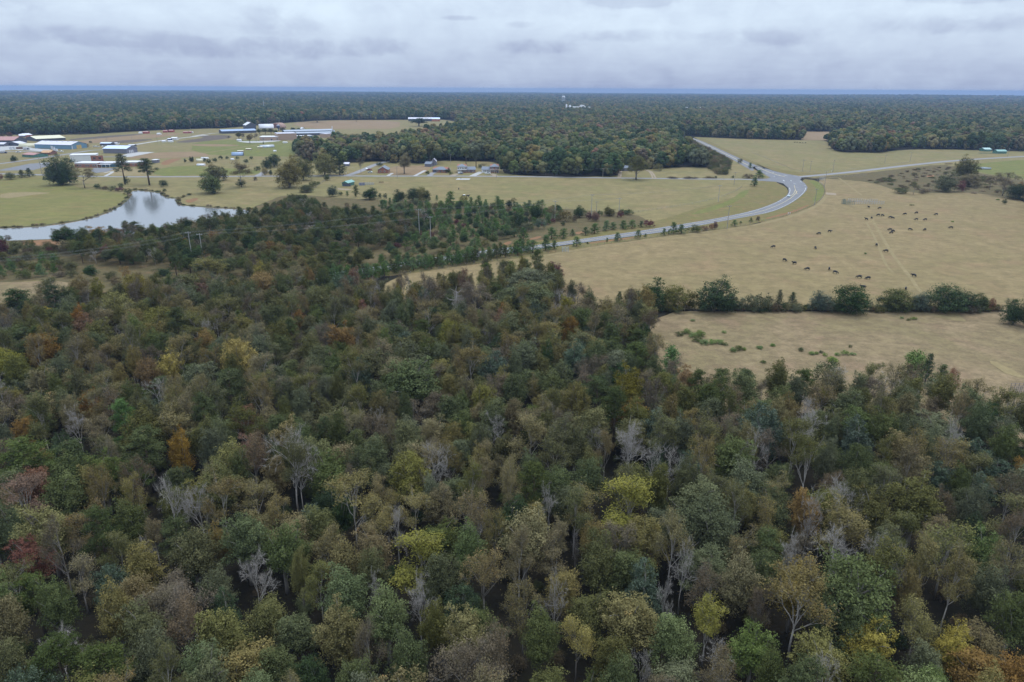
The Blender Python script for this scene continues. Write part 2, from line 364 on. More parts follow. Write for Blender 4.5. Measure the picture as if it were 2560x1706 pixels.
def in_poly(pts, pg):
    """vectorised point-in-polygon; pts (n,2)"""
    x, y = pts[:, 0], pts[:, 1]; r = np.zeros(len(pts), bool)
    q = np.array([(p.x, p.y) for p in pg]); j = len(q) - 1
    for i in range(len(q)):
        xi, yi = q[i]; xj, yj = q[j]
        c = ((yi > y) != (yj > y)) & (x < (xj - xi) * (y - yi) / ((yj - yi) if yj != yi else 1e-9) + xi)
        r ^= c; j = i
    return r
def smooth_poly(pg, it=2, closed=True):
    for _ in range(it):
        o = []; n = len(pg)
        for i in range(n if closed else n - 1):
            a, b = pg[i], pg[(i + 1) % n]
            o += [a * 0.75 + b * 0.25, a * 0.25 + b * 0.75]
        if not closed: o = [pg[0]] + o + [pg[-1]]
        pg = o
    return pg
def rough_poly(pg, seg, amp, seed):
    o = []; n = len(pg)
    for i in range(n):
        a, b = pg[i], pg[(i + 1) % n]; k = max(1, int((b - a).length / seg)); k = min(k, 200)
        d = (b - a); nn = Vector((-d.y, d.x, 0)); nn = nn.normalized() if nn.length > 0 else nn
        for j in range(k):
            p = a + d * (j / k); s = seg * 3
            w = mnoise.noise(Vector((p.x / s, p.y / s, seed))) + 0.6 * mnoise.noise(Vector((p.x / s * 3, p.y / s * 3, seed + 5)))
            o.append(p + nn * (amp * w))
    return o
def sheet(name, pg, z, mat, seg=4, amp=0.8, sm=2, seed=1.0):
    q = rough_poly(smooth_poly(pg, sm) if sm else pg, seg, amp, seed)
    me = mesh_from(name, [(p.x, p.y, z) for p in q], [tuple(range(len(q)))], [mat])
    if me.polygons[0].normal.z < 0: me.flip_normals()
    return tag(link(bpy.data.objects.new(name, me)), kind='structure')
def resample(pl, n):
    d = [0]
    for i in range(1, len(pl)): d.append(d[-1] + (pl[i] - pl[i - 1]).length)
    o = []; j = 0
    for k in range(n):
        s = d[-1] * k / (n - 1)
        while j < len(d) - 2 and d[j + 1] < s: j += 1
        u = (s - d[j]) / max(d[j + 1] - d[j], 1e-9); o.append(pl[j].lerp(pl[j + 1], min(max(u, 0), 1)))
    return o
def strip(name, A, B, z, mat, n=90, kind='structure', sm=2):
    A = resample(smooth_poly(A, sm, False), n); B = resample(smooth_poly(B, sm, False), n)
    v = [(p.x, p.y, z) for p in A] + [(p.x, p.y, z) for p in B]
    f = [(i, i + 1, n + i + 1, n + i) for i in range(n - 1)]
    me = mesh_from(name, v, f, [mat])
    if me.polygons[0].normal.z < 0: me.flip_normals()
    o = link(bpy.data.objects.new(name, me))
    if kind: tag(o, kind=kind)
    return A, B, o
def offset_line(C, off):
    o = []
    for i, p in enumerate(C):
        d = C[min(i + 1, len(C) - 1)] - C[max(i - 1, 0)]; nn = Vector((-d.y, d.x, 0)).normalized()
        o.append(p + nn * off)
    return o
def ribbon(name, C, w, z, mat, n=60, sm=2):
    C = resample(smooth_poly(C, sm, False), n)
    return strip(name, offset_line(C, w / 2), offset_line(C, -w / 2), z, mat, n, sm=0)

# open land ------------------------------------------------------------
A_MEADOW = poly((1, -600, 712, 0, 712, 900, 712, 1600, 668, 2350, 640), (2, 345, 322, 1100, 258, 1480, 230, 2350, 226), (3, 830, 450),
    (3, 'h', 14, 830, 490, 540, 545, 330, 590, 0, 640), (2, 'h', 14, 1700, 400, 1480, 460), (2, 1190, 560, 1190, 640, 1400, 720, 1720, 715, 2100, 690, 2350, 730),
    (3, 60, 920, 420, 950, 610, 915, 860, 915, 1300, 930, 1330, 1000, 1375, 1075), (4, 0, 1094, 640, 1094, 680, 1025, 900, 1015, 1040, 1010, 1250, 990, 1880, 992, 1915, 900, 1960, 895, 2350, 1090),
    (5, 170, 850, 300, 950, 200, 1050, 0, 1130), (9, 1750, 375, 1100, 480, 500, 565, 0, 640), (8, 1900, 665, 960, 800, 300, 880), (7, 2000, 870, 0, 940, -700, 960, -700, 60))
B_PAST = poly((9, 2353, 372, 1900, 452, 1000, 562, 0, 722), (8, 1800, 775, 1080, 885), (8, 'h', 12, 1080, 900, 1400, 880), (8, 'h', 8, 1800, 880),
    (9, 'h', 10, 0, 830, 470, 960), (9, 560, 1200), (9, 900, 1160, 1190, 1156), (6, 0, 1018, 1000, 1024, 2353, 1026, 3200, 1030, 3200, 620), (5, 2353, 1035, 2080, 995, 1800, 970, 1500, 985, 1250, 960, 1050, 890, 650, 850, 560, 868, 636, 930, 630, 1005, 560, 1080, 330, 1170, 0, 1250))
C_NEAR = poly((9, 1190, 1172), (6, 0, 1032, 1000, 1034, 2353, 1034, 3200, 1040, 3200, 1600), (11, 2800, 420), (11, 'h', 10, 2318, 330, 2250, 330, 2050, 240, 1800, 150, 1400, 180, 1000, 210, 800, 180, 650, 90), (9, 1200, 1560))
D_FIELD = poly((4, 1475, 645, 1600, 648), (5, -60, 512, 430, 522, 680, 527, 688, 605, 780, 625, 900, 630, 1100, 632, 1280, 607, 1600, 599, 2353, 620, 3200, 640, 3200, 620), (5, 3200, 1080, 2353, 1036, 650, 856, 400, 836, 230, 803, 0, 708))
HAYFIELD = poly((5, 413, 446, 940, 450, 720, 524, 430, 524))
SIDEYARD = poly((3, 0, 900, 100, 880, 420, 900, 420, 980, 0, 1080))
sheet('meadow', A_MEADOW, 0.02, G_MEADOW, 6, 1.0, 1, 2.0)
sheet('pasture', B_PAST, 0.03, G_PAST, 4, 0.6, 1, 3.0)
sheet('near_pasture', C_NEAR, 0.03, G_NEAR, 3, 0.8, 1, 4.0)
sheet('right_field', D_FIELD, 0.02, G_MEADOW, 6, 1.0, 1, 5.0)
sheet('far_field', HAYFIELD, 0.06, G_HAY, 10, 1.0, 0, 6.0)
sheet('left_field', poly((7, -500, 930, 0, 925, 600, 900, 560, 1010, 300, 1060, 0, 1120, -500, 1180)), 0.055, G_NEAR, 3, 0.5, 1, 7.0)
LEFTF = poly((7, -500, 925, 0, 922, 590, 900)) + poly((7, 'h', 9, 560, 1010, 300, 1040, 0, 1080, -500, 1110))
# rough scrub land between pasture and pond
S_SCRUB = poly((8, 470, 170, 620, 185, 900, 200, 1500, 238, 2353, 268), (9, 0, 252, 500, 292, 1050, 322, 1240, 420, 800, 480, 0, 630), (8, 2000, 700, 900, 830, 0, 905), (7, 2000, 890, 600, 885, 0, 930, -700, 950, -700, 560, 0, 560, 1000, 540, 1700, 320, 2150, 292), (8, 0, 262, 250, 160))
sheet('scrubland', S_SCRUB, 0.045, G_SCRUB, 3, 1.2, 1, 8.0)
sheet('scrubland', poly((7, 400, 880, 1300, 850, 2100, 860), (8, 0, 860, 700, 830, 1080, 800, 1120, 880, 700, 960, 0, 1000), (7, 1500, 1010, 620, 1010, 560, 960)), 0.043, G_SCRUB, 3, 1.5, 1, 81.0)
E_SCRUB = poly((5, 430, 852, 1000, 806, 1500, 742, 1740, 735, 1780, 800, 1950, 800, 2353, 880, 3100, 930, 3100, 1090, 2353, 1035, 2080, 995, 1800, 970, 1500, 985, 1250, 960, 1050, 890, 700, 856))
sheet('rough_pasture', E_SCRUB, 0.05, G_SCRUB, 3, 1.2, 1, 9.0)
sheet('pond_meadow', poly((1, -500, 1220, 0, 1215, 380, 1190, 560, 1195, 830, 1290, 1000, 1330, 1500, 1385), (7, 1150, 190, 900, 330, 500, 425, 0, 455, -600, 480)), 0.035, G_POND, 3, 0.5, 1, 10.0)
sheet('right_green', poly((5, 1750, 742, 2353, 690, 3100, 640, 3100, 920, 2353, 860, 1950, 800)), 0.055, G_LAWN, 5, 0.8, 1, 11.0)
sheet('green_paddock', poly((2, 0, 470, 560, 450, 1190, 470, 1190, 640, 980, 640, 700, 640, 0, 610)), 0.04, G_LAWN, 5, 1.2, 1, 12.0)
sheet('green_paddock', poly((1, 1800, 1080, 2350, 1050), (2, 60, 760, 780, 790, 750, 850, 0, 850), (1, 2300, 1170, 1700, 1180)), 0.04, G_LAWN, 4, 1.0, 1, 13.0)
sheet('dry_field', poly((1, 800, 800, 1200, 740, 1700, 705, 2100, 690, 1900, 730, 1500, 770, 900, 820)), 0.04, G_HAY, 6, 1.0, 1, 14.0)
sheet('dry_field', poly((1, 1440, 960, 1700, 915, 2100, 900, 2350, 920, 2350, 960, 1500, 985)), 0.045, G_HAY, 5, 1.0, 1, 15.0)
sheet('weedy_field', poly((1, 1980, 790, 2350, 740), (2, 0, 410, 400, 395, 480, 430, 0, 485), (1, 2000, 800)), 0.045, G_HEATH, 5, 1.0, 1, 16.0)
sheet('weedy_strip', poly((1, 780, 760, 1200, 722, 1600, 700, 1600, 712, 1200, 745, 800, 778)), 0.05, G_HEATH, 5, 1.0, 1, 17.0)
sheet('weedy_strip', poly((1, 1200, 790, 1500, 765, 1780, 760, 1500, 800, 1250, 810)), 0.05, G_HEATH, 5, 1.0, 1, 18.0)
sheet('dry_field', poly((2, 1100, 262, 1480, 236, 2350, 230, 2350, 330, 1850, 330, 1300, 330)), 0.04, G_HAY, 10, 1.0, 1, 19.0)
sheet('dry_strip', poly((2, 0, 500, 300, 500, 600, 515, 300, 530, 0, 520)), 0.06, G_HAY, 5, 1.0, 1, 20.0)
sheet('school_lawn', poly((1, 1100, 1150, 1300, 1090, 1600, 1090, 1700, 1130, 1560, 1170, 1150, 1170)), 0.05, G_TRACK, 3, 0.6, 1, 21.0)
sheet('yard', poly((3, 60, 975, 480, 965, 540, 990, 420, 1078, 0, 1080)), 0.05, G_HAY, 3, 0.6, 1, 22.0)
sheet('clay_bank', poly((1, 1800, 1040, 1900, 985, 2080, 975, 1960, 1020, 1880, 1060)), 0.06, G_CLAY, 2, 0.6, 1, 23.0)
sheet('clay_bank', poly((7, 1590, 215, 1700, 190, 1720, 205, 1640, 240)), 0.06, G_CLAY, 2, 0.5, 1, 24.0)
sheet('clay_shore', poly((7, 150, 580, 300, 560, 500, 548, 560, 590, 400, 610, 180, 600)), 0.06, G_CLAY, 2, 0.8, 1, 25.0)
for i, c in enumerate(((9, 140, 545, 240, 520, 260, 535, 160, 560), (9, 540, 490, 620, 478, 630, 500, 560, 510), (8, 2110, 600, 2200, 560, 2220, 580, 2140, 610),
                       (9, 640, 580, 1050, 530, 1060, 540, 650, 592), (26, 500, 985, 1040, 850, 1330, 725, 1350, 745, 1050, 880, 520, 1010))):
    sheet('clay_patch', poly(c), 0.07 + i * 0.001, G_CLAY, 2, 0.4, 1, 26.0 + i)
# curved road verges
sheet('verge', poly((5, 420, 858, 560, 868, 636, 930, 630, 1005, 560, 1080, 330, 1170, 0, 1250), (9, 1900, 452, 1000, 562, 0, 722), (8, 1800, 775, 1080, 885, 960, 850, 2000, 695), (9, 200, 642, 640, 578, 1100, 518, 1400, 478, 2076, 338), (5, 0, 1178, 280, 1104, 470, 964, 482, 930)), 0.06, G_VERGE, 3, 0.5, 1, 31.0)
sheet('verge', poly((9, 0, 622, 380, 585, 800, 522, 1400, 432, 1750, 377, 2076, 306), (5, 180, 1077, 280, 1022, 318, 975, 300, 930, 200, 882, 60, 874), (9, 2000, 160, 1700, 250, 1240, 400, 700, 500, 0, 590)), 0.06, G_VERGE, 3, 0.5, 1, 32.0)
sheet('verge', poly((4, 1600, 652, 1900, 800, 2350, 990), (5, 100, 740, 400, 810, 800, 800, 420, 832, 230, 806, 0, 710), (4, 2350, 1022, 1900, 832, 1560, 676)), 0.06, G_VERGE, 3, 0.5, 1, 33.0)
for c in ((5, 480, 870, 560, 872, 625, 930, 615, 1000, 560, 1060, 520, 1050, 560, 960, 540, 910), (9, 1500, 340, 1900, 210, 1990, 130, 2060, 120, 2000, 200, 1700, 320)):
    sheet('green_verge', poly(c), 0.075, G_LAWN, 3, 0.8, 1, 34.0)
# roads
RA = poly((4, 1450, 652, 1540, 692, 1700, 772, 1850, 850, 1950, 900, 2100, 990, 2200, 1050), (5, 0, 737, 60, 788, 130, 832, 170, 850))
RB = poly((4, 1480, 652, 1560, 674, 1700, 735, 1900, 830, 2100, 920, 2350, 1020), (5, 100, 760, 230, 803, 400, 832))
A1, B1, _ = strip('highway', RA, RB, 0.10, G_ASPH, 60)
sheet('junction', poly((5, 170, 842, 230, 803, 400, 832, 430, 852, 415, 862, 460, 900, 480, 930, 470, 962), (5, 318, 965, 312, 935, 270, 897, 200, 882, 60, 874, 0, 872, 0, 858, 60, 857, 130, 856)), 0.104, G_ASPH, 3, 0.05, 0, 40.0)
RC = poly((5, 312, 935, 320, 962, 306, 995, 270, 1025, 180, 1075, 0, 1137), (9, 1750, 375, 1400, 430, 1100, 480, 800, 520, 500, 563, 380, 580, 100, 614), (8, 2100, 627, 1900, 660, 1500, 712, 960, 800, 500, 850, 0, 930))
RD = poly((5, 478, 935, 468, 965, 400, 1030, 280, 1102, 150, 1150, 0, 1177), (9, 1800, 396, 1400, 475, 1100, 516, 900, 541, 640, 575, 400, 607, 200, 640), (8, 2000, 692, 1500, 752, 960, 842, 500, 900, 0, 985))
C1, D1, _ = strip('highway', RC, RD, 0.108, G_ASPH, 140)
lane_c = poly((5, 30, 866), (4, 2100, 1124, 1900, 1125, 1100, 1116, 500, 1108, 0, 1100), (3, 1500, 1093, 700, 1088, 0, 1089), (2, 1700, 860, 800, 863, 0, 870), (1, 1100, 1187, 500, 1166, 0, 1152, -700, 1130))
ribbon('country_lane', lane_c, 6.6, 0.095, G_LANE, 120)
ribbon('right_lane', poly((5, 380, 843, 800, 806, 1300, 746, 1760, 697, 2353, 662, 3100, 630)), 8.0, 0.095, G_LANE, 80)
ribbon('side_street', poly((2, 1740, 858, 1850, 830, 2090, 722, 2230, 690)), 7.0, 0.098, G_LANE, 30)
ribbon('farm_road', poly((2, 740, 860, 800, 832, 840, 800)), 6.0, 0.098, G_LANE, 16)
for i, c in enumerate(((1, 1480, 830, 1700, 795, 1900, 765, 2350, 715), (2, 0, 415, 200, 380, 340, 375), (1, 1480, 760, 1900, 742, 2350, 700), (1, -300, 1070, 0, 1040, 400, 985, 620, 950, 800, 925, 1000, 890, 1170, 880),
           (1, 1000, 960, 1300, 962, 1440, 955), (1, 1170, 1190, 1300, 1120, 1180, 1140), (2, 0, 620, 300, 580, 600, 530, 900, 490), (1, 600, 905, 300, 900, 0, 905, -300, 915))):
    ribbon('farm_road', poly(c), (7, 6, 6, 7, 6, 3, 3, 8)[i], 0.085 + i * 0.001, (G_CONC, G_CONC, G_TRACK, G_LANE, G_ASPH, G_CONC, G_TRACK, G_LANE)[i], 40)
sheet('parking_lot', poly((1, -300, 1150, 0, 1108, 330, 1040, 560, 1022, 560, 1062, 380, 1110, 0, 1118)), 0.09, G_ASPH, 5, 0.1, 0, 41.0)
sheet('parking_lot', poly((1, 1030, 1120, 1060, 1085, 1330, 1090, 1200, 1130, 1080, 1145)), 0.09, G_ASPH, 5, 0.1, 0, 42.0)
sheet('concrete_apron', poly((1, 1300, 968, 1440, 925, 1560, 905, 1750, 908, 1480, 962)), 0.092, G_CONC, 5, 0.1, 0, 43.0)
sheet('yard_gravel', poly((1, -200, 840, 220, 830, 420, 870, 600, 880, 560, 905, 200, 880, 0, 890, -200, 900)), 0.07, G_CONC, 3, 0.5, 1, 44.0)
sheet('yard_gravel', poly((2, 500, 465, 640, 470, 1000, 455, 1000, 468, 700, 490, 560, 480)), 0.07, G_CONC, 3, 0.5, 1, 45.0)
# driveways and tracks
for i, (c, w, m) in enumerate((((24, 690, 590, 800, 545, 860, 540), 5, G_DIRT), ((24, 1180, 600, 1300, 540, 1420, 490), 6, G_CONC), ((24, 130, 590, 190, 530, 260, 505), 5, G_LANE),
          ((28, 1850, 320, 1950, 270, 2060, 210), 3.4, G_CONC), ((24, 1750, 600, 1720, 560, 1640, 540), 5, G_DIRT), ((28, 1330, 315, 1420, 262), 3, G_CONC))):
    ribbon('driveway', poly(c), w, 0.10 + i * 0.001, m, 20)
for i, c in enumerate(((4, 655, 1112, 668, 1060, 682, 1030), (4, 680, 1112, 690, 1060, 692, 1030), (4, 1050, 1118, 1035, 1070, 1010, 1035, 960, 1020), (4, 1085, 1118, 1060, 1070, 1030, 1035, 980, 1018))):
    ribbon('wheel_track', poly(c), 1.6, 0.10 + i * 0.001, G_DIRT, 20)
for i, (c, w) in enumerate((((6, 985, 260, 1060, 390, 1120, 540, 1160, 640, 1220, 700), 1.2), ((6, 1040, 240, 1130, 400, 1200, 520, 1290, 640, 1400, 780, 1440, 860, 1640, 960, 1720, 1010), 1.6),
                ((5, 640, 1000, 600, 1060, 520, 1115, 330, 1190, 0, 1262), 3.0), ((9, 2050, 440, 1500, 510, 900, 590, 300, 690), 1.6), ((6, 1690, 1010, 1740, 1060, 1800, 1120), 4.0), ((5, 440, 850, 640, 852, 740, 840, 780, 870, 950, 1000), 1.6))):
    ribbon('cattle_path', poly(c), w, 0.08 + i * 0.001, G_TRACK, 50)
sheet('gravel_pad', poly((26, 1680, 485, 1880, 500, 1890, 540, 1690, 525)), 0.10, G_DIRT, 2, 0.2, 0, 46.0)
sheet('concrete_slab', poly((24, 820, 652, 1140, 655, 1110, 688, 775, 688)), 0.11, G_CONC, 3, 0.05, 0, 47.0)
sheet('bare_patch', poly((28, 330, 560, 620, 575, 600, 600, 340, 585)), 0.09, G_DIRT, 2, 0.5, 1, 48.0)
sheet('bare_patch', poly((7, 0, 150, 300, 140, 470, 150, 300, 165, 0, 205)), 0.09, G_TRACK, 2, 0.7, 1, 49.0)
sheet('bare_patch', poly((11, 2150, 100, 2318, 180, 2318, 200, 2200, 160)), 0.09, G_TRACK, 2, 0.7, 1, 50.0)
sheet('bare_patch', poly((6, 1540, 1075, 1650, 1060, 1800, 1110, 1790, 1122, 1640, 1090)), 0.092, G_TRACK, 1.5, 0.7, 1, 52.0)
sheet('bare_patch', poly((27, 770, 640, 900, 640, 860, 680, 760, 676)), 0.09, G_CLAY, 2, 0.7, 1, 51.0)
# far clearings seen as thin pale strips
CLEAR = []
for i, (c, m) in enumerate((((1, 930, 512, 1330, 512, 1330, 526, 1040, 534), G_HAY), ((1, 1990, 506, 2320, 504, 2320, 518, 2000, 518), G_HAY), ((2, -60, 186, 140, 188, 140, 202, -60, 202), G_HAY),
            ((3, 1700, 322, 1810, 326, 1800, 340, 1700, 336), G_TRACK), ((1, 1450, 338, 2350, 336, 2350, 343, 1450, 345), G_LAWN), ((4, 1700, 218, 2050, 232, 2050, 240, 1720, 238), G_LAWN), ((2, 715, 125, 790, 125, 790, 150, 715, 150), G_CONC),
            ((3, 100, 205, 900, 203, 900, 210, 100, 212), G_LAWN), ((3, 1150, 250, 1700, 262, 1700, 272, 1150, 258), G_LAWN), ((5, 300, 195, 1000, 205, 1000, 215, 300, 208), G_LAWN), ((5, 1500, 205, 2300, 190, 2300, 198, 1500, 214), G_LAWN), ((1, 300, 260, 1200, 262, 1200, 268, 300, 267), G_LAWN), ((5, 1500, 265, 1700, 268, 1700, 280, 1520, 278), G_HAY))):
    pg = poly(c); CLEAR.append(pg); sheet('clearing', pg, 0.12 + i * 0.01, m, 20, 2, 0, 60.0 + i)
# road paint
yel = plain('road paint yellow', (0.50, 0.38, 0.16), 0.6, var=0.25, scale=0.6); wht = plain('road paint white', (0.72, 0.72, 0.70), 0.6, var=0.2, scale=0.6)
mid1 = [(a * 0.52 + b * 0.48) for a, b in zip(C1, D1)]
for off in (0.16, -0.16):
    strip('centre_line', offset_line(mid1[6:], off + 0.09), offset_line(mid1[6:], off - 0.09), 0.116, yel, 200, sm=0)
strip('edge_line', [a.lerp(b, 0.07) for a, b in zip(C1, D1)], [a.lerp(b, 0.085) for a, b in zip(C1, D1)], 0.116, wht, 140, sm=0)
strip('edge_line', [a.lerp(b, 0.93) for a, b in zip(C1, D1)], [a.lerp(b, 0.915) for a, b in zip(C1, D1)], 0.116, wht, 140, sm=0)
m1 = [(a + b) * 0.5 for a, b in zip(A1, B1)]
strip('centre_line', offset_line(m1, 0.35), offset_line(m1, -0.35), 0.116, yel, 60, sm=0)
def dash(fr, x0, y0, x1, y1, w=0.5, m=None):
    a, b = P(fr, x0, y0), P(fr, x1, y1)
    ribbon('lane_marking', [a, b], w, 0.118, m or wht, 4, sm=0)
for d in ((26, 640, 163, 690, 168), (26, 750, 143, 790, 146), (26, 640, 90, 660, 96), (26, 510, 103, 545, 110), (26, 390, 55, 420, 62), (26, 860, 145, 930, 160), (26, 840, 240, 870, 262),
          (26, 1180, 275, 1210, 285), (26, 1250, 345, 1300, 352), (26, 1080, 378, 1140, 384), (26, 1050, 312, 1100, 318), (26, 990, 250, 1010, 262), (26, 1050, 160, 1120, 168)):
    dash(*d)
dash(26, 1060, 340, 1085, 430, 0.3, yel); dash(26, 1085, 430, 1120, 520, 0.3, yel); dash(26, 1085, 430, 1050, 510, 0.3, yel); dash(26, 1050, 510, 960, 580, 0.3, yel)

# pond ------------------------------------------------------------------
POND = poly((7, -700, 500, 0, 456, 250, 448, 500, 425, 750, 380, 900, 335, 1000, 285, 1090, 220, 1130, 165, 1145, 132, 1200, 128, 1300, 140, 1390, 152, 1420, 180, 1470, 200, 1555, 200, 1550, 245, 1600, 262, 1800, 278, 2000, 290, 2150, 296), (7, 2150, 330, 1900, 380, 1600, 440, 1400, 470, 1100, 520, 700, 545, 450, 548, 0, 565, -700, 590))
def water_mat():
    m, t = nodes_mat('pond water'); o = NN(t, 'ShaderNodeOutputMaterial'); b = NN(t, 'ShaderNodeBsdfPrincipled')
    b.inputs['Base Color'].default_value = (0.13, 0.135, 0.14, 1); b.inputs['Roughness'].default_value = 0.09; b.inputs['IOR'].default_value = 1.6
    b.inputs['Specular IOR Level'].default_value = 1.0
    g = NN(t, 'ShaderNodeNewGeometry'); mp = NN(t, 'ShaderNodeMapping'); mp.inputs['Scale'].default_value = (0.35, 1.1, 1); t.links.new(g.outputs['Position'], mp.inputs[0])
    n = NN(t, 'ShaderNodeTexNoise'); n.inputs['Scale'].default_value = 0.5; n.inputs['Detail'].default_value = 4; t.links.new(mp.outputs[0], n.inputs['Vector'])
    bp = NN(t, 'ShaderNodeBump'); bp.inputs['Strength'].default_value = 0.25; bp.inputs['Distance'].default_value = 0.12
    t.links.new(n.outputs['Fac'], bp.inputs['Height']); t.links.new(bp.outputs[0], b.inputs['Normal']); t.links.new(b.outputs[0], o.inputs[0]); return m
sheet('pond', POND, 0.11, water_mat(), 3, 0.25, 1, 70.0)
def berm(name, pts, w, h, mat):
    C = resample(smooth_poly(pts, 2, False), 120); v = []; f = []
    prof = ((-0.5, 0.02), (-0.25, 0.75), (0.1, 1.0), (0.5, 0.02))
    for i, p in enumerate(C):
        d = C[min(i + 1, 119)] - C[max(i - 1, 0)]; nn = Vector((-d.y, d.x, 0)).normalized()
        k = 0.7 + 0.5 * mnoise.noise(p * 0.12)
        for u, z in prof: q = p + nn * (u * w); v.append((q.x, q.y, max(0.02, z * h * k)))
    for i in range(119):
        for j in range(3): f.append((i * 4 + j, i * 4 + j + 1, i * 4 + 5 + j, i * 4 + 4 + j))
    o = link(bpy.data.objects.new(name, mesh_from(name, v, f, [mat], True))); return tag(o, kind='structure')
G_BANK = grass('bank grass', ((0.130, 0.105, 0.060), (0.105, 0.110, 0.050), (0.230, 0.150, 0.090), (0.08, 0.075, 0.04)), 6, 2, 0.5, seed=400, bump=1.0)
G_SHORE = grass('shore clay', ((0.300, 0.185, 0.115), (0.240, 0.170, 0.105), (0.200, 0.150, 0.085), (0.15, 0.12, 0.075)), 6, 2, 0.5, seed=420)
sb1 = poly((7, -600, 492, 0, 450, 250, 442, 500, 419, 750, 374, 900, 329, 1000, 280, 1090, 214, 1130, 160))
sb2 = poly((7, 1130, 126, 1200, 122, 1300, 132, 1395, 146, 1425, 175, 1475, 194, 1560, 194), (7, 1590, 180, 1640, 165))
sb3 = poly((7, 1545, 205, 1542, 245, 1600, 256, 1800, 271, 2000, 283, 2170, 290))
for s in (sb1, sb2, sb3): berm('pond_bank', s, 3.2, 0.7, G_BANK)
for s in (sb1, sb3): berm('pond_shore', [p * 0.994 for p in s], 1.6, 0.25, G_SHORE)

# ------------------------------------------------------------------ tree building
def quad_mesh(name, c, s, nrm, tint, aspect=1.5):
    """leaf-clump faces: centres c, half sizes s, facing nrm"""
    n = len(c)
    rv = nrg.normal(size=(n, 3)); u = np.cross(nrm, rv); u /= np.linalg.norm(u, axis=1, keepdims=True) + 1e-9
    w = np.cross(nrm, u); w /= np.linalg.norm(w, axis=1, keepdims=True) + 1e-9
    su = (s * aspect ** 0.5)[:, None]; sw = (s / aspect ** 0.5)[:, None]
    k = nrg.uniform(0.6, 1.1, (n, 4, 1))
    v = np.stack([c + u * su * k[:, 0], c + w * sw * k[:, 1], c - u * su * k[:, 2], c - w * sw * k[:, 3]], 1).reshape(-1, 3)
    me = bpy.data.meshes.new(name); me.vertices.add(4 * n); me.loops.add(4 * n); me.polygons.add(n)
    me.vertices.foreach_set('co', v.astype(np.float32).ravel()); me.loops.foreach_set('vertex_index', np.arange(4 * n, dtype=np.int32))
    me.polygons.foreach_set('loop_start', np.arange(0, 4 * n, 4, dtype=np.int32)); me.polygons.foreach_set('loop_total', np.full(n, 4, np.int32))
    me.update(calc_edges=True)
    a = me.attributes.new('tint', 'FLOAT', 'FACE'); a.data.foreach_set('value', np.clip(tint, 0, 1).astype(np.float32))
    me.materials.append(LEAF['olive'])
    return me
def puffs_to_leaves(pc, pr, nleaf, size, flat=1.0, up=0.5, shell=0.45, tuft=9, spread=0.30):
    """leaves gathered in small tufts spread through round boughs: pc (k,3) centres, pr (k,) radii"""
    k = len(pc); per = np.maximum(1, np.round(tuft * k * pr ** 2 / np.sum(pr ** 2)).astype(int))
    bi = np.repeat(np.arange(k), per); m = len(bi)
    d = nrg.normal(size=(m, 3)); d /= np.linalg.norm(d, axis=1, keepdims=True)
    rr = (shell + (1 - shell) * nrg.random(m) ** 0.7) * (1 + 0.16 * nrg.normal(size=m))
    tcn_ = pc[bi] + d * np.array([1, 1, flat]) * (pr[bi] * rr)[:, None]
    tt = nrg.normal(0.5, 0.10, k)[bi] + nrg.normal(0, 0.14, m)
    q = max(2, nleaf // m); idx = np.repeat(np.arange(m), q); n = len(idx)
    e = nrg.normal(size=(n, 3)); sg = (spread * pr[bi] * nrg.uniform(0.7, 1.3, m))[idx][:, None]
    c = tcn_[idx] + e * sg * np.array([1, 1, 0.75])
    nrm = d[idx] * 0.6 + nrg.normal(size=(n, 3)) * 0.5 + np.array([0, 0, up]); nrm /= np.linalg.norm(nrm, axis=1, keepdims=True)
    return c, size * nrg.uniform(0.6, 1.4, n), nrm, tt[idx] + nrg.normal(0, 0.06, n)
def limb(mb, a, b, r0, r1, bend=0.12, n=4, sides=5):
    a, b = np.array(a, float), np.array(b, float); L_ = np.linalg.norm(b - a)
    off = nrg.normal(size=3) * bend * L_; pts = []; rad = []
    for i in range(n + 1):
        u = i / n; pts.append(a + (b - a) * u + off * math.sin(math.pi * u) * 0.5 + np.array([0, 0, 0.08 * L_ * math.sin(math.pi * u)])); rad.append(r0 + (r1 - r0) * u)
    mb.tube(pts, rad, sides, cap=False)
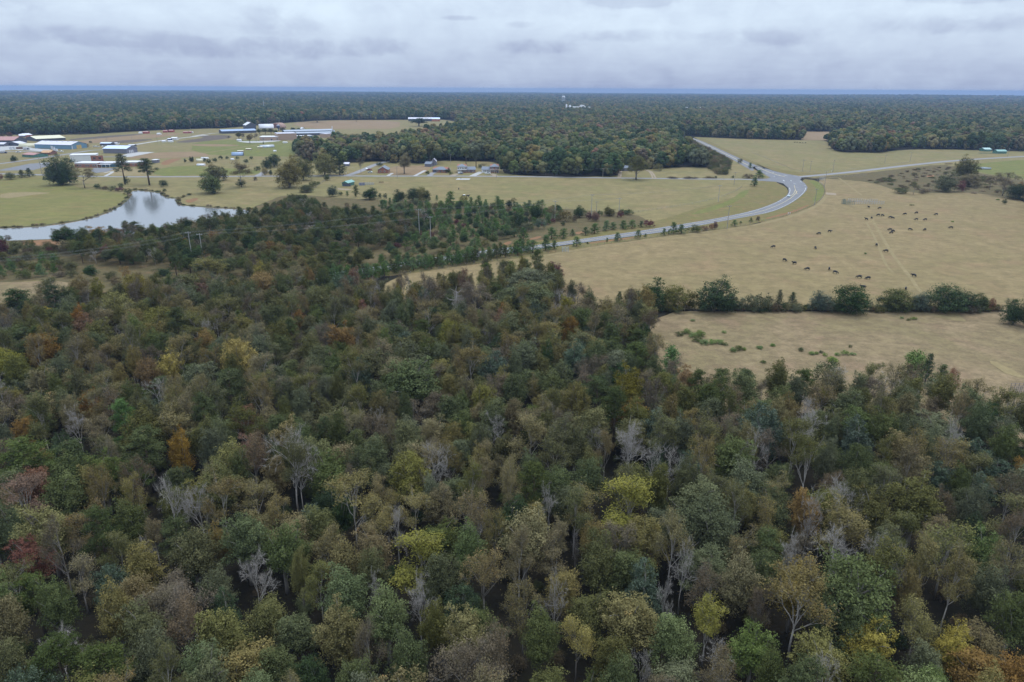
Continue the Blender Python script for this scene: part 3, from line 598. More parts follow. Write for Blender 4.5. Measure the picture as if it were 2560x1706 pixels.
def broad(h, w, base, npuff, pr, nleaf, size, top=0.85, inner=0.25, bark=True, flat=0.85, lean=0.0, irregular=0.12, leaders=1):
    cz = (base + h) / 2; rz = (h - base) / 2; pc = []; rr = []
    ga = 2.39996
    for j in range(leaders):
        if leaders == 1: ox = oy = 0.0; hj, wj, bj = h, w, base
        else:
            aj = j * 2.1 + nrg.normal(0, 0.4); oj = w * nrg.uniform(0.10, 0.26); ox, oy = math.cos(aj) * oj, math.sin(aj) * oj
            hj = h if j == 0 else h * nrg.uniform(0.68, 0.95); wj = w * nrg.uniform(0.48, 0.68); bj = base + nrg.uniform(0, 0.12) * h
        czj, rzj = (bj + hj) / 2, (hj - bj) / 2; nj = npuff // leaders
        for i in range(nj):
            f = (i + 0.5) / nj; z = 1 - 1.62 * f ** 0.9; z += nrg.normal(0, 0.07)
            z = max(-0.75, min(0.98, z)); rad = math.sqrt(max(0, 1 - z * z)); a = i * ga + nrg.normal(0, 0.35)
            p = pr * nrg.uniform(0.6, 1.4); k = nrg.uniform(0.78, 1.06) * (1 + nrg.normal(0, irregular))
            pc.append((ox + math.cos(a) * rad * (wj / 2 - p * 0.5) * k, oy + math.sin(a) * rad * (wj / 2 - p * 0.5) * k, czj + z * (rzj - p * 0.6) * (0.92 + 0.16 * nrg.random()))); rr.append(p)
    npuff = len(pc)
    for i in range(int(npuff * inner)):
        d = nrg.normal(size=3); d /= np.linalg.norm(d); q = nrg.random() ** 0.5 * 0.55
        pc.append((d[0] * q * w / 2, d[1] * q * w / 2, cz + d[2] * q * rz)); rr.append(pr * nrg.uniform(0.8, 1.2))
    pc = np.array(pc); rr = np.array(rr)
    c, s, nn, t = puffs_to_leaves(pc, rr, nleaf, size, flat)
    mb = None
    if bark:
        mb = MB(); r0 = 0.018 * h + 0.06; zt = cz + rz * 0.35
        mb.tube([(0, 0, -0.15), (0.02 * h * lean, 0, base * 0.6), (nrg.normal(0, 0.15), nrg.normal(0, 0.15), cz), (nrg.normal(0, 0.25), nrg.normal(0, 0.25), zt)], [r0 * 1.35, r0, r0 * 0.7, r0 * 0.3], 7)
        for i in range(min(npuff, 18)):
            q = pc[i * max(1, npuff // 18) % npuff]; z0 = min(q[2] - 0.5, nrg.uniform(base * 0.75, cz + rz * 0.1)); z0 = max(z0, base * 0.4)
            limb(mb, (0, 0, z0), q, r0 * 0.42, 0.03)
    return c, s, nn, t, mb
def fork(mb, tips, twigs, p, d, ln, r, lev, maxlev, spread, nch, up=0.25):
    q = p + d * ln; m = p + d * ln * 0.5 + nrg.normal(size=3) * ln * 0.05
    mb.tube([p, m, q], [r, r * 0.85, r * 0.68], 5 if lev < 2 else 3, cap=False)
    if lev >= maxlev:
        tips.append(q)
        for _ in range(12):
            e = d + nrg.normal(size=3) * 0.6 + np.array([0, 0, up]); e /= np.linalg.norm(e); s = p + (q - p) * nrg.uniform(0.25, 1.0)
            twigs.append((s, s + e * ln * nrg.uniform(0.5, 1.0)))
        return
    for i in range(nch if lev else nch + 2):
        u = nrg.uniform(0.45, 1.0) if i else 1.0
        e = d + nrg.normal(size=3) * spread + np.array([0, 0, up]); e /= np.linalg.norm(e)
        fork(mb, tips, twigs, p + (q - p) * u, e, ln * nrg.uniform(0.58, 0.8), r * 0.54, lev + 1, maxlev, spread, nch, up * 0.8)
def add_twigs(mb, twigs, w=0.022):
    for a, b in twigs:
        d = b - a; s = np.cross(d, nrg.normal(size=3)); s = s / (np.linalg.norm(s) + 1e-9) * w
        i = len(mb.v); mb.v += [tuple(a - s), tuple(a + s), tuple(b)]; mb.f.append((i, i + 1, i + 2))
def branchy(h, w, levels=3, nch=3, spread=0.42, leaves=0, size=0.2, pr=0.8, zmin=0.0, twigw=0.011, trunkfrac=0.34, thick=0.65):
    mb = MB(); tips = []; tw = []
    r0 = (0.014 * h + 0.04) * thick; zb = h * trunkfrac
    mb.tube([(0, 0, -0.15), (nrg.normal(0, .1), nrg.normal(0, .1), zb * 0.5), (0, 0, zb)], [r0 * 1.3, r0, r0 * 0.85], 7)
    sp = np.array([0, 0, zb])
    fork(mb, tips, tw, sp, np.array([0, 0, 1.0]), h * 0.27, r0 * 0.75, 0, levels, spread, nch, 0.2)
    for i in range(4):
        a = nrg.uniform(0, 6.28); d = np.array([math.cos(a) * 0.75, math.sin(a) * 0.75, 0.75]); d /= np.linalg.norm(d)
        fork(mb, tips, tw, np.array([0, 0, zb * nrg.uniform(0.85, 1.15)]), d, h * 0.2, r0 * 0.5, 1, levels, spread, nch)
    add_twigs(mb, tw, twigw)
    V = np.array(mb.v); T = np.array(tips)
    zt = np.max(T[:, 2]); rw = np.quantile(np.linalg.norm(T[:, :2], axis=1), 0.95)
    kx, kz = (w / 2) / rw, (h - 0.4) / zt
    mb.v = [(x * kx, y * kx, z * kz if z > 0 else z) for x, y, z in mb.v]; T = T * np.array([kx, kx, kz])
    c = None
    if leaves:
        T2 = T[T[:, 2] > zmin * h]
        c = puffs_to_leaves(T2, np.full(len(T2), pr) * nrg.uniform(0.6, 1.3, len(T2)), leaves, size, 0.9, 0.5, 0.1)
    return c, mb
def conifer(h, w, base, nb, pr, nleaf, size, power=0.6, flat=0.6):
    pc = []; rr = []; mb = MB(); r0 = 0.012 * h + 0.05
    mb.tube([(0, 0, -0.15), (0, 0, h * 0.5), (0, 0, h * 0.96)], [r0 * 1.3, r0 * 0.85, 0.03], 7)
    for i in range(nb):
        u = (i + 0.5) / nb; z = base + (h - base) * u; L_ = w / 2 * max(0.08, (1 - u) ** power) * nrg.uniform(0.7, 1.12)
        a = i * 2.4 + nrg.normal(0, 0.3)
        for k, fr in enumerate((1.0, 0.55)):
            if k and L_ < pr: continue
            x, y = math.cos(a) * L_ * fr, math.sin(a) * L_ * fr
            pc.append((x + nrg.normal(0, .15), y + nrg.normal(0, .15), min(h - 0.3, z + 0.12 * L_))); rr.append(pr * nrg.uniform(0.75, 1.25) * (0.8 if k else 1))
        limb(mb, (0, 0, z - 0.2 * L_), (math.cos(a) * L_, math.sin(a) * L_, z), 0.05 + 0.002 * h, 0.015, 0.04, 3, 4)
    pc.append((0, 0, h - pr * 0.5)); rr.append(pr * 0.8)
    c = puffs_to_leaves(np.array(pc), np.array(rr), nleaf, size, flat, 0.35, 0.2)
    return c, mb

PROTO = {}
def add_proto(kind, h, w, cdat, mb, bark, aspect=1.5):
    i = len(PROTO.setdefault(kind, []))
    crown = quad_mesh('crown', *cdat[:4], aspect) if cdat is not None else None
    trunk = mb.mesh('trunk', bark, True) if mb else None
    PROTO[kind].append(dict(h=h, w=w, crown=crown, trunk=trunk))
for i in range(6):
    d = broad(14, 8.0, (2.5, 2.0, 3.5, 2.8, 2.2, 3.0)[i], (46, 54, 40, 60, 50, 44)[i], (1.1, 0.95, 1.2, 0.9, 1.0, 1.05)[i], 17000, 0.112, inner=0.5, irregular=0.22, leaders=(4, 5, 3, 6, 4, 1)[i], flat=1.05); add_proto('oak', 14, 8.0, d[:4], d[4], bark_grey)
for i in range(3):
    d = broad(12, 8.0, 0.8, 64, 0.85, 16000, 0.115, inner=0.5, irregular=0.15, leaders=(1, 4, 3)[i]); add_proto('evergreen', 12, 8.0, d[:4], d[4], bark_grey, 1.8)
for i in range(4):
    d = broad(9, 8.0, -1.0, (60, 66, 54, 70)[i], (1.05, 0.95, 1.1, 0.9)[i], 13000, 0.12, irregular=0.2, leaders=(3, 4, 1, 5)[i], flat=1.0); add_proto('full', 9, 7.6, d[:4], d[4], bark_grey)
for i in range(4):
    c, mb = branchy(17, 6.4, 3, 3, 0.36, (8500, 9500, 7000, 9000)[i], 0.095, 1.0, (0.45, 0.4, 0.55, 0.35)[i]); add_proto('poplar', 17, 6.4, c, mb, bark_pale)
for i in range(3):
    c, mb = branchy(14, 7.0, 3, 3, 0.45, (6000, 4800, 7200)[i], 0.085, 1.0, 0.3); add_proto('thin', 14, 7.0, c, mb, bark_grey)
for i in range(4):
    c, mb = branchy(14, 6.4, 4, 3, (0.55, 0.48, 0.62, 0.52)[i], 0, twigw=0.012, thick=0.6); add_proto('bare', 14, 6.0, None, mb, bark_pale)
for i in range(4):
    c, mb = conifer(15, 6.2, (6.5, 5.5, 7.5, 5.0)[i], (24, 28, 20, 26)[i], 0.95, 11000, 0.10, 0.42, 0.62); add_proto('pine', 15, 6.2, c, mb, bark_pine, 3.0)
for i in range(3):
    c, mb = conifer(5, 3.0, 0.5, 18, 0.55, 2600, 0.09, 0.62, 0.8); add_proto('sapling', 5, 3.0, c, mb, bark_pine, 2.6)
for i in range(2):
    c, mb = conifer(8, 4.2, 0.5, 34, 0.62, 6500, 0.085, 0.8, 1.0); add_proto('cedar', 8, 4.2, c, mb, bark_grey, 1.8)
for i in range(4):
    d = broad(3.2, 4.0, -0.3, (12, 16, 10, 14)[i], (0.75, 0.6, 0.85, 0.7)[i], 3200, 0.085, bark=False, irregular=0.25); add_proto('shrub', 3.0, 4.0, d[:4], None, bark_grey)
def snag():
    mb = MB(); tips = []; tw = []
    mb.tube([(0, 0, -0.2), (0.1, 0, 5), (0.0, 0.1, 9.5), (0.2, 0, 12)], [0.42, 0.36, 0.3, 0.16], 7)
    for z, a, l in ((9.3, 3.0, 3.6), (11.4, 0.2, 2.2), (11.8, 1.6, 1.8), (10.6, -0.6, 1.9), (11.9, 2.4, 2.0), (7.5, 0.6, 1.2), (6.5, 3.4, 0.9)):
        d = np.array([math.cos(a), 0.35 * math.sin(a * 2), 0.45 if z > 11 else 0.12]); d /= np.linalg.norm(d)
        fork(mb, tips, tw, np.array([0.05, 0, z]), d, l * 0.6, 0.13, 1, 2, 0.5, 2, 0.1)
    add_twigs(mb, tw, 0.02); add_proto('snag', 12.6, 6.0, None, mb, bark_dead)
snag()

def place(kind, name, loc, w, h, leafm, label, cat, group, rz=None, var=None, bark=None):
    ps = PROTO[kind]; p = ps[rnd.randrange(len(ps)) if var is None else var % len(ps)]
    sx = w / p['w']; sz = h / p['h']; rz = rnd.uniform(0, 6.28) if rz is None else rz
    if p['trunk'] is None:
        o = bpy.data.objects.new(name, p['crown']); o.location = (loc[0], loc[1], 0); o.scale = (sx, sx, sz); o.rotation_euler = (0, 0, rz)
        o.material_slots[0].link = 'OBJECT'; o.material_slots[0].material = LEAF[leafm]; link(o); return tag(o, label, cat, group)
    e = empty(name, (loc[0], loc[1], 0), rz, label, cat, group); e.scale = (sx, sx, sz)
    t = bpy.data.objects.new('trunk', p['trunk']); link(t, e)
    if bark: t.material_slots[0].link = 'OBJECT'; t.material_slots[0].material = bark
    if p['crown']:
        c = bpy.data.objects.new('crown', p['crown']); link(c, e)
        c.material_slots[0].link = 'OBJECT'; c.material_slots[0].material = LEAF[leafm]
    return e

TW = {'olive': 'olive green', 'green': 'mid green', 'bright': 'fresh green', 'greygreen': 'grey green', 'dark': 'dark green', 'bluegreen': 'dark blue-green', 'pine': 'deep green', 'sapling': 'green',
      'brown': 'pinkish brown', 'olivebrown': 'olive brown', 'yellow': 'golden yellow', 'yellowgreen': 'yellow-green', 'orange': 'orange', 'red': 'red', 'rust': 'rust red', 'maroon': 'dark red', 'weed': 'bright green', 'dry': 'dry tan'}
KN = {'oak': ('broadleaf_tree', 'broadleaf tree'), 'full': ('bushy_tree', 'bushy tree'), 'evergreen': ('evergreen_tree', 'evergreen tree'), 'poplar': ('poplar_tree', 'poplar'), 'thin': ('thinning_tree', 'thinning tree'),
      'bare': ('bare_tree', 'bare tree'), 'pine': ('pine_tree', 'pine tree'), 'sapling': ('pine_sapling', 'sapling'), 'cedar': ('cedar_tree', 'cedar'), 'shrub': ('shrub', 'shrub'), 'snag': ('dead_snag', 'dead tree')}
DESC = {'oak': 'round-crowned broadleaf tree', 'full': 'bushy low-branched tree', 'evergreen': 'dense evergreen tree', 'poplar': 'tall pale-limbed poplar', 'thin': 'half-bare broadleaf tree', 'bare': 'leafless grey tree',
        'pine': 'pine tree', 'sapling': 'young bushy pine', 'cedar': 'pointed cedar', 'shrub': 'shrub', 'snag': 'broken dead tree'}
MARKS = [(P(f, x, y, h), t) for f, x, y, h, t in ((10, 1070, 20, 15, 'the bright golden tree above the pines'), (10, 700, 70, 14, 'the golden and orange pair'), (10, 975, 810, 12, 'the small lemon yellow tree'), (10, 80, 625, 16, 'the tall rust-red poplar'), (10, 110, 885, 12, 'the low red tree'),
    (10, 1310, 430, 18, 'the big spreading bare tree'), (11, 590, 410, 16, 'the twin white bare trees'), (11, 1300, 1035, 12, 'the round golden tree'), (11, 1580, 1010, 15, 'the widest dark green tree'), (11, 2200, 1420, 10, 'the orange-leaved trees'), (10, 1850, 100, 17, 'the tall fresh green tree'), (9, 150, 850, 14, 'the great grey-green oaks'),
    (8, 1650, 890, 16, 'the brown domed trees'), (8, 2200, 780, 10, 'the bright green cedars'), (10, 300, 470, 14, 'the pine stand'), (10, 1650, 1090, 14, 'the fresh green pair'), (7, 250, 970, 14, 'the dark pines by the small field'), (7, 1800, 690, 17, 'the tall yellow-topped poplar'), (11, 1140, 310, 15, 'the blue-green evergreens'), (11, 1000, 170, 12, 'the pines along the near pasture'),
    (8, 1730, 985, 13, 'the twisted dead snag'), (11, 1650, 1300, 11, 'the yellow thicket'), (11, 540, 620, 16, 'the yellow-tipped poplar'), (10, 450, 1420, 12, 'the low dark pines'), (9, 510, 1220, 12, 'the orange tree at the pasture corner'), (7, 2260, 830, 15, 'the tall orange tree'), (11, 2000, 200, 9, 'the cedars at the near pasture edge'), (10, 2240, 70, 14, 'the dark evergreen lumps'), (11, 200, 1050, 14, 'the white bare spire'), (11, 2100, 860, 13, 'the bright green crown among thin trees'))]
def near_mark(x, y):
    return 'near ' + min(MARKS, key=lambda m: (m[0].x - x) ** 2 + (m[0].y - y) ** 2)[1]
def sized(label, kind, h, w):
    a = {'oak': 12.5, 'evergreen': 11.5, 'pine': 13, 'poplar': 14.5, 'thin': 12.5, 'bare': 12.5, 'cedar': 9, 'full': 8, 'sapling': 4.6, 'shrub': 2.6}.get(kind, 10); r = h / a
    return ('tall ' if r > 1.08 and 'tall' not in label else 'small ' if r < 0.85 else '') + ('slender ' if w / h < 0.42 and kind != 'poplar' else 'broad ' if w / h > 0.68 and kind in ('oak', 'evergreen', 'thin', 'bare') else '') + label
COUNT = {}
def kindname(kind, leafm):
    if kind in ('oak', 'thin', 'full') and leafm in ('yellow', 'orange', 'red', 'rust', 'maroon', 'yellowgreen'): return ('autumn_tree', 'autumn tree')
    return KN[kind]
def put(kind, leafm, loc, w, h, where, group, label=None, **kw):
    nm, cat = kindname(kind, leafm); COUNT[nm] = COUNT.get(nm, 0) + 1
    if not label:
        sz = 'leafless grey tree' if kind == 'bare' else None
        where = near_mark(loc[0], loc[1]) if where == 'in the large wood' else where
        label = (f'{DESC[kind]} {where}' if kind in ('bare', 'snag') else f'{TW[leafm]} {DESC[kind]} {where}')
        label = sized(label, kind, h, w)
    return place(kind, nm, loc, w, h, leafm, label, cat, group, **kw)

TAKEN = []      # (x, y, r) of trees already standing
def tree_px(fr, xl, xr, yt, yb, kind, leafm, label=None, where='', group=None, grow=1.0, full=False, **kw):
    """tree from its outline in the photograph: left, right, top, foot"""
    if full and kind in ('oak', 'evergreen'): kind = 'full'
    b = P(fr, (xl + xr) / 2, yb); h = max(0.8, height_at(b, fr, (xl + xr) / 2, yt)); w = px_m(b, fr, xr - xl) * grow
    TAKEN.append((b.x, b.y, w * 0.32))
    return put(kind, leafm, b, w, h, where, group, label, **kw)
def tree_top(fr, x, yt, wpx, h, kind, leafm, label=None, where='in the wood', group=None, **kw):
    """tree in the wood from the pixel of its top, its width and its height in metres"""
    b = P(fr, x, yt, h); w = wpx / FR[fr][2] * depth_of(Vector((b.x, b.y, h * 0.7))) / FPX * 1.08
    TAKEN.append((b.x, b.y, w * 0.40))
    return put(kind, leafm, b, w, h, where, group, label, **kw)

# --- hedgerow between the two pastures
HG = 'trees of the hedgerow between the pastures'; hw = 'in the hedgerow between the two pastures'
for a in ((9, 640, 900, 1050, 1290, 'oak', 'olivebrown', 'broadleaf tree with reddish crown at the hedgerow end beside the wood'), (9, 940, 1190, 1050, 1255, 'oak', 'greygreen'), (9, 890, 965, 1000, 1110, 'cedar', 'dark'),
          (9, 940, 1120, 950, 1110, 'oak', 'olivebrown'), (9, 1090, 1340, 890, 1155, 'oak', 'dark'), (9, 1300, 1500, 945, 1160, 'oak', 'olive'), (9, 1490, 1620, 1000, 1155, 'shrub', 'olive'),
          (9, 1590, 1910, 880, 1180, 'evergreen', 'dark'), (9, 1840, 1960, 1010, 1165, 'oak', 'dark'), (9, 1960, 2120, 1030, 1162, 'shrub', 'greygreen'), (9, 2090, 2260, 1020, 1162, 'shrub', 'greygreen'), (9, 2255, 2345, 985, 1160, 'cedar', 'green'),
          (6, 290, 385, 865, 1005, 'cedar', 'dark', 'small dark evergreen standing alone between hedgerow clumps'), (6, 490, 700, 845, 1030, 'evergreen', 'bluegreen'), (6, 690, 985, 805, 1042, 'evergreen', 'dark'), (6, 950, 1030, 930, 1030, 'shrub', 'greygreen'),
          (6, 1100, 1370, 840, 1022, 'oak', 'green'), (6, 1355, 1520, 855, 1032, 'evergreen', 'bluegreen'), (6, 1510, 1810, 800, 1034, 'evergreen', 'dark'), (6, 1775, 1930, 860, 1032, 'evergreen', 'dark'), (6, 1915, 2045, 870, 1028, 'oak', 'green'),
          (6, 2030, 2100, 920, 1032, 'shrub', 'rust'), (6, 2150, 2260, 905, 1090, 'thin', 'greygreen'), (6, 2160, 2353, 930, 1150, 'evergreen', 'dark'), (6, 2290, 2450, 880, 1170, 'oak', 'green'), (6, 430, 500, 980, 1015, 'shrub', 'dark')):
    tree_px(*a[:7], label=a[7] if len(a) > 7 else None, where=hw, group=HG, full=True)
HEDGE, REEDS = [], []
hl = resample(poly((9, 1195, 1160, 1960, 1160), (6, 0, 1026, 2100, 1030)), 92)
for i, q in enumerate(hl):
    u = q + Vector((rnd.gauss(0, 0.8), rnd.gauss(0, 0.9), 0)); f_ = i / 91
    if 0.60 < f_ < 0.635 or rnd.random() < 0.12: continue
    HEDGE.append((u.x, u.y, rnd.uniform(2.6, 5.4), rnd.choice(('greygreen', 'olive', 'dark', 'green', 'brown', 'olive')), rnd.uniform(1.2, 3.4)))
# --- highway sides
VG = 'young trees along the highway'; vw = 'beside the curving highway'
for a in ((520, 595, 525, 610), (875, 945, 490, 562), (1060, 1120, 465, 540), (810, 835, 535, 572), (1140, 1170, 500, 530), (1290, 1340, 455, 515), (1340, 1370, 465, 508), (1360, 1430, 400, 503), (1420, 1505, 420, 500), (1895, 1950, 380, 435), (2050, 2080, 360, 402),
          (1965, 1990, 390, 412), (600, 670, 440, 515), (665, 760, 410, 500), (775, 850, 385, 475), (840, 905, 400, 465), (920, 1000, 385, 460), (1000, 1075, 380, 455), (1090, 1145, 390, 445), (290, 395, 445, 550), (395, 490, 455, 540),
          (45, 150, 450, 580), (120, 240, 555, 665), (240, 340, 520, 645), (330, 400, 560, 635), (0, 100, 560, 690), (500, 545, 460, 520), (640, 665, 570, 590)):
    tree_px(9, *a, 'sapling', 'sapling', where=vw, group=VG)
for a in ((1520, 1630, 425, 487, 'shrub', 'green'), (1630, 1700, 430, 472, 'shrub', 'rust'), (1700, 1740, 415, 465, 'shrub', 'rust'), (1735, 1780, 395, 462, 'shrub', 'maroon'), (1140, 1230, 380, 442, 'shrub', 'maroon'), (2110, 2145, 350, 390, 'shrub', 'brown'),
          (145, 275, 240, 385, 'evergreen', 'dark'), (525, 640, 250, 360, 'evergreen', 'dark'), (680, 755, 305, 390, 'oak', 'rust'), (790, 900, 265, 345, 'oak', 'olive'), (930, 1050, 288, 332, 'shrub', 'dark'), (190, 290, 365, 460, 'shrub', 'bluegreen'), (75, 185, 400, 480, 'shrub', 'greygreen'),
          (0, 100, 310, 465, 'oak', 'dark'), (230, 290, 205, 262, 'sapling', 'sapling'), (125, 180, 210, 262, 'sapling', 'sapling'), (25, 60, 225, 282, 'sapling', 'sapling'), (640, 690, 310, 390, 'shrub', 'maroon'), (730, 780, 300, 350, 'shrub', 'dark'), (905, 965, 300, 362, 'shrub', 'maroon'),
          (290, 400, 260, 390, 'thin', 'olivebrown'), (400, 520, 300, 395, 'shrub', 'olivebrown'), (520, 560, 340, 400, 'shrub', 'brown'), (420, 460, 395, 430, 'shrub', 'dark')):
    tree_px(9, *a, where='in the scrub by the highway poles', group='scrub by the highway poles', full=True)
# --- paddock edge with the green shed
PG = 'bushes along the paddock edge'
for a in ((610, 710, 85, 178, 'evergreen', 'bluegreen'), (835, 897, 80, 182, 'sapling', 'pine'), (910, 1060, 100, 203, 'evergreen', 'dark'), (1195, 1310, 115, 216, 'evergreen', 'dark'), (1300, 1420, 105, 224, 'evergreen', 'dark'), (1385, 1480, 92, 224, 'oak', 'yellowgreen'),
          (1440, 1512, 125, 222, 'evergreen', 'dark'), (1140, 1180, 190, 262, 'sapling', 'sapling'), (1185, 1310, 215, 308, 'oak', 'greygreen'), (1630, 1730, 135, 252, 'sapling', 'sapling'), (1755, 1830, 170, 235, 'shrub', 'yellowgreen'), (1900, 1955, 170, 236, 'sapling', 'sapling'),
          (2055, 2125, 175, 264, 'sapling', 'sapling'), (2205, 2255, 190, 272, 'thin', 'yellowgreen'), (775, 805, 130, 177, 'sapling', 'sapling'), (1550, 1580, 165, 215, 'sapling', 'sapling'), (715, 750, 135, 170, 'shrub', 'green'), (1060, 1090, 150, 195, 'shrub', 'green'), (1100, 1140, 150, 198, 'shrub', 'greygreen')):
    tree_px(8, *a, where='along the lower paddock edge', group=PG, full=True)
# --- trees by the pond and the lane
LG = 'trees between pond and lane'; lw = 'on the grass between pond and lane'
for a in ((95, 375, 815, 1055, 'oak', 'bright', 'fresh green spreading tree leaning over the pond bank'), (170, 410, 715, 910, 'oak', 'olive'), (430, 690, 680, 985, 'poplar', 'olivebrown', 'open-crowned tree with ivy round its foot by the lane'), (505, 600, 895, 985, 'shrub', 'dark'),
          (200, 280, 1000, 1062, 'shrub', 'dark'), (940, 1260, 620, 992, 'oak', 'olivebrown', 'large dome-shaped olive brown tree in front of the lane'), (1140, 1380, 630, 908, 'oak', 'olive'), (1360, 1640, 580, 855, 'oak', 'yellowgreen', 'big yellow-green tree beside the lane'), (1590, 1755, 640, 852, 'cedar', 'dark'),
          (790, 905, 650, 780, 'evergreen', 'dark'), (870, 1000, 610, 760, 'evergreen', 'dark'), (705, 770, 750, 802, 'shrub', 'dark'), (790, 870, 770, 852, 'shrub', 'olivebrown'), (870, 920, 795, 852, 'shrub', 'dark'), (1490, 1570, 845, 912, 'shrub', 'green'), (1320, 1420, 915, 992, 'shrub', 'green'), (1410, 1450, 920, 960, 'shrub', 'green'),
          (1220, 1370, 960, 1045, 'oak', 'green'), (1860, 1960, 650, 832, 'thin', 'brown'), (2085, 2160, 705, 748, 'shrub', 'dark'), (690, 740, 870, 912, 'shrub', 'brown')):
    tree_px(2, *a[:6], label=a[6] if len(a) > 6 else None, where=lw, group=LG, full=True)
fw = 'among the farm sheds'; FG = 'small trees among the farm sheds'
for a in ((305, 350, 630, 672), (380, 415, 635, 672), (235, 290, 655, 702), (120, 165, 655, 702), (165, 215, 665, 727), (650, 690, 635, 677), (495, 535, 640, 672), (580, 640, 670, 712), (0, 25, 640, 700)):
    tree_px(2, *a, 'shrub', 'dark', where=fw, group=FG)
for a in ((485, 580, 360, 442, 'oak', 'olive'), (545, 610, 375, 462, 'thin', 'brown'), (610, 700, 375, 490, 'oak', 'olivebrown'), (700, 760, 380, 472, 'thin', 'brown'), (725, 800, 325, 388, 'oak', 'green'), (790, 870, 320, 390, 'oak', 'green'), (860, 930, 322, 390, 'oak', 'green'), (920, 975, 330, 392, 'oak', 'green'),
          (1110, 1180, 310, 360, 'oak', 'dark'), (1180, 1240, 315, 358, 'oak', 'dark'), (390, 430, 405, 457, 'thin', 'olive'), (1830, 1885, 180, 252, 'oak', 'dark'), (990, 1060, 315, 362, 'oak', 'olive'), (800, 815, 470, 500, 'cedar', 'dark'), (1350, 1480, 160, 255, 'oak', 'olive')):
    tree_px(2, *a, where=fw, group=FG)
for a in ((540, 860, 920, 1275, 'evergreen', 'dark', 'massive dark evergreen beside the brick school'), (840, 1080, 1070, 1312, 'thin', 'olivebrown', 'brownish half-bare tree next to the massive dark evergreen'), (1330, 1500, 930, 1272, 'pine', 'greygreen', 'tall thin pine with open layered branches by the pond'),
          (1580, 1800, 980, 1282, 'pine', 'pine', 'tall dense dark pine by the pond head'), (560, 720, 1110, 1275, 'shrub', 'dark'), (700, 860, 1100, 1282, 'shrub', 'dark'), (600, 820, 1010, 1278, 'evergreen', 'dark'), (1405, 1465, 1180, 1272, 'shrub', 'dark', 'dark bush at the foot of the open pine'), (1800, 1900, 1225, 1302, 'shrub', 'dark', 'round clipped-looking bush by the pond head'), (0, 45, 1150, 1222, 'shrub', 'rust'), (45, 180, 1140, 1217, 'shrub', 'green'), (205, 300, 1105, 1197, 'cedar', 'green'), (290, 385, 1085, 1187, 'cedar', 'dark'),
          (125, 200, 940, 1012, 'oak', 'dark', 'small dark tree beside the school parking lot'), (1010, 1040, 780, 806, 'shrub', 'dark'), (1060, 1140, 1265, 1322, 'shrub', 'dark'), (1140, 1230, 1290, 1330, 'shrub', 'brown'), (1230, 1310, 1290, 1347, 'shrub', 'green'), (1310, 1400, 1300, 1352, 'shrub', 'maroon'), (1400, 1490, 1315, 1385, 'shrub', 'green'),
          (2080, 2110, 980, 1027, 'shrub', 'dark'), (2140, 2190, 955, 1017, 'oak', 'dark'), (300, 400, 650, 720, 'oak', 'olive'), (80, 140, 680, 730, 'oak', 'rust'), (0, 60, 690, 740, 'shrub', 'brown'), (430, 490, 905, 950, 'shrub', 'brown'), (940, 1010, 815, 850, 'shrub', 'brown'), (1340, 1400, 1255, 1320, 'shrub', 'green'), (1840, 1880, 1315, 1360, 'shrub', 'dark')):
    tree_px(1, *a[:6], label=a[6] if len(a) > 6 else None, where='on the grass around school and pond', group='trees around school and pond', full=True)
yw = 'in the yards of the brick houses'
for a in ((140, 320, 810, 1062, 'oak', 'olivebrown'), (515, 660, 785, 952, 'oak', 'dark'), (875, 980, 785, 962, 'pine', 'pine'), (980, 1100, 790, 988, 'pine', 'pine'), (430, 610, 705, 932, 'oak', 'olive'), (465, 520, 1030, 1067, 'shrub', 'dark'), (695, 755, 1005, 1052, 'shrub', 'dark'), (735, 775, 1035, 1072, 'shrub', 'green'),
          (1095, 1180, 940, 992, 'thin', 'olivebrown'), (1060, 1110, 955, 1000, 'shrub', 'greygreen'), (290, 500, 415, 525, 'oak', 'dark', 'dark spreading oak in front of the long open barn')):
    tree_px(3, *a[:6], label=a[6] if len(a) > 6 else None, where=yw, group='trees in the house yards')
for a in ((740, 975, 855, 1128, 'oak', 'olive', 'olive green roadside oak between the two wheel tracks'), (1055, 1165, 950, 1027, 'shrub', 'yellowgreen'), (2150, 2240, 1100, 1202, 'sapling', 'sapling'), (2190, 2300, 1020, 1112, 'sapling', 'sapling'), (2120, 2170, 935, 1002, 'sapling', 'sapling'), (2000, 2060, 890, 942, 'shrub', 'olive'),
          (1745, 1775, 1085, 1113, 'shrub', 'dark'), (1935, 1965, 1080, 1112, 'shrub', 'dark'), (1200, 1330, 1095, 1113, 'shrub', 'brown'), (2060, 2180, 1060, 1112, 'shrub', 'brown'), (1400, 1560, 1098, 1112, 'shrub', 'brown'), (1620, 1740, 1092, 1112, 'shrub', 'brown')):
    tree_px(4, *a[:6], label=a[6] if len(a) > 6 else None, where='beside the lane near the junction', group='plants by the lane near the junction')
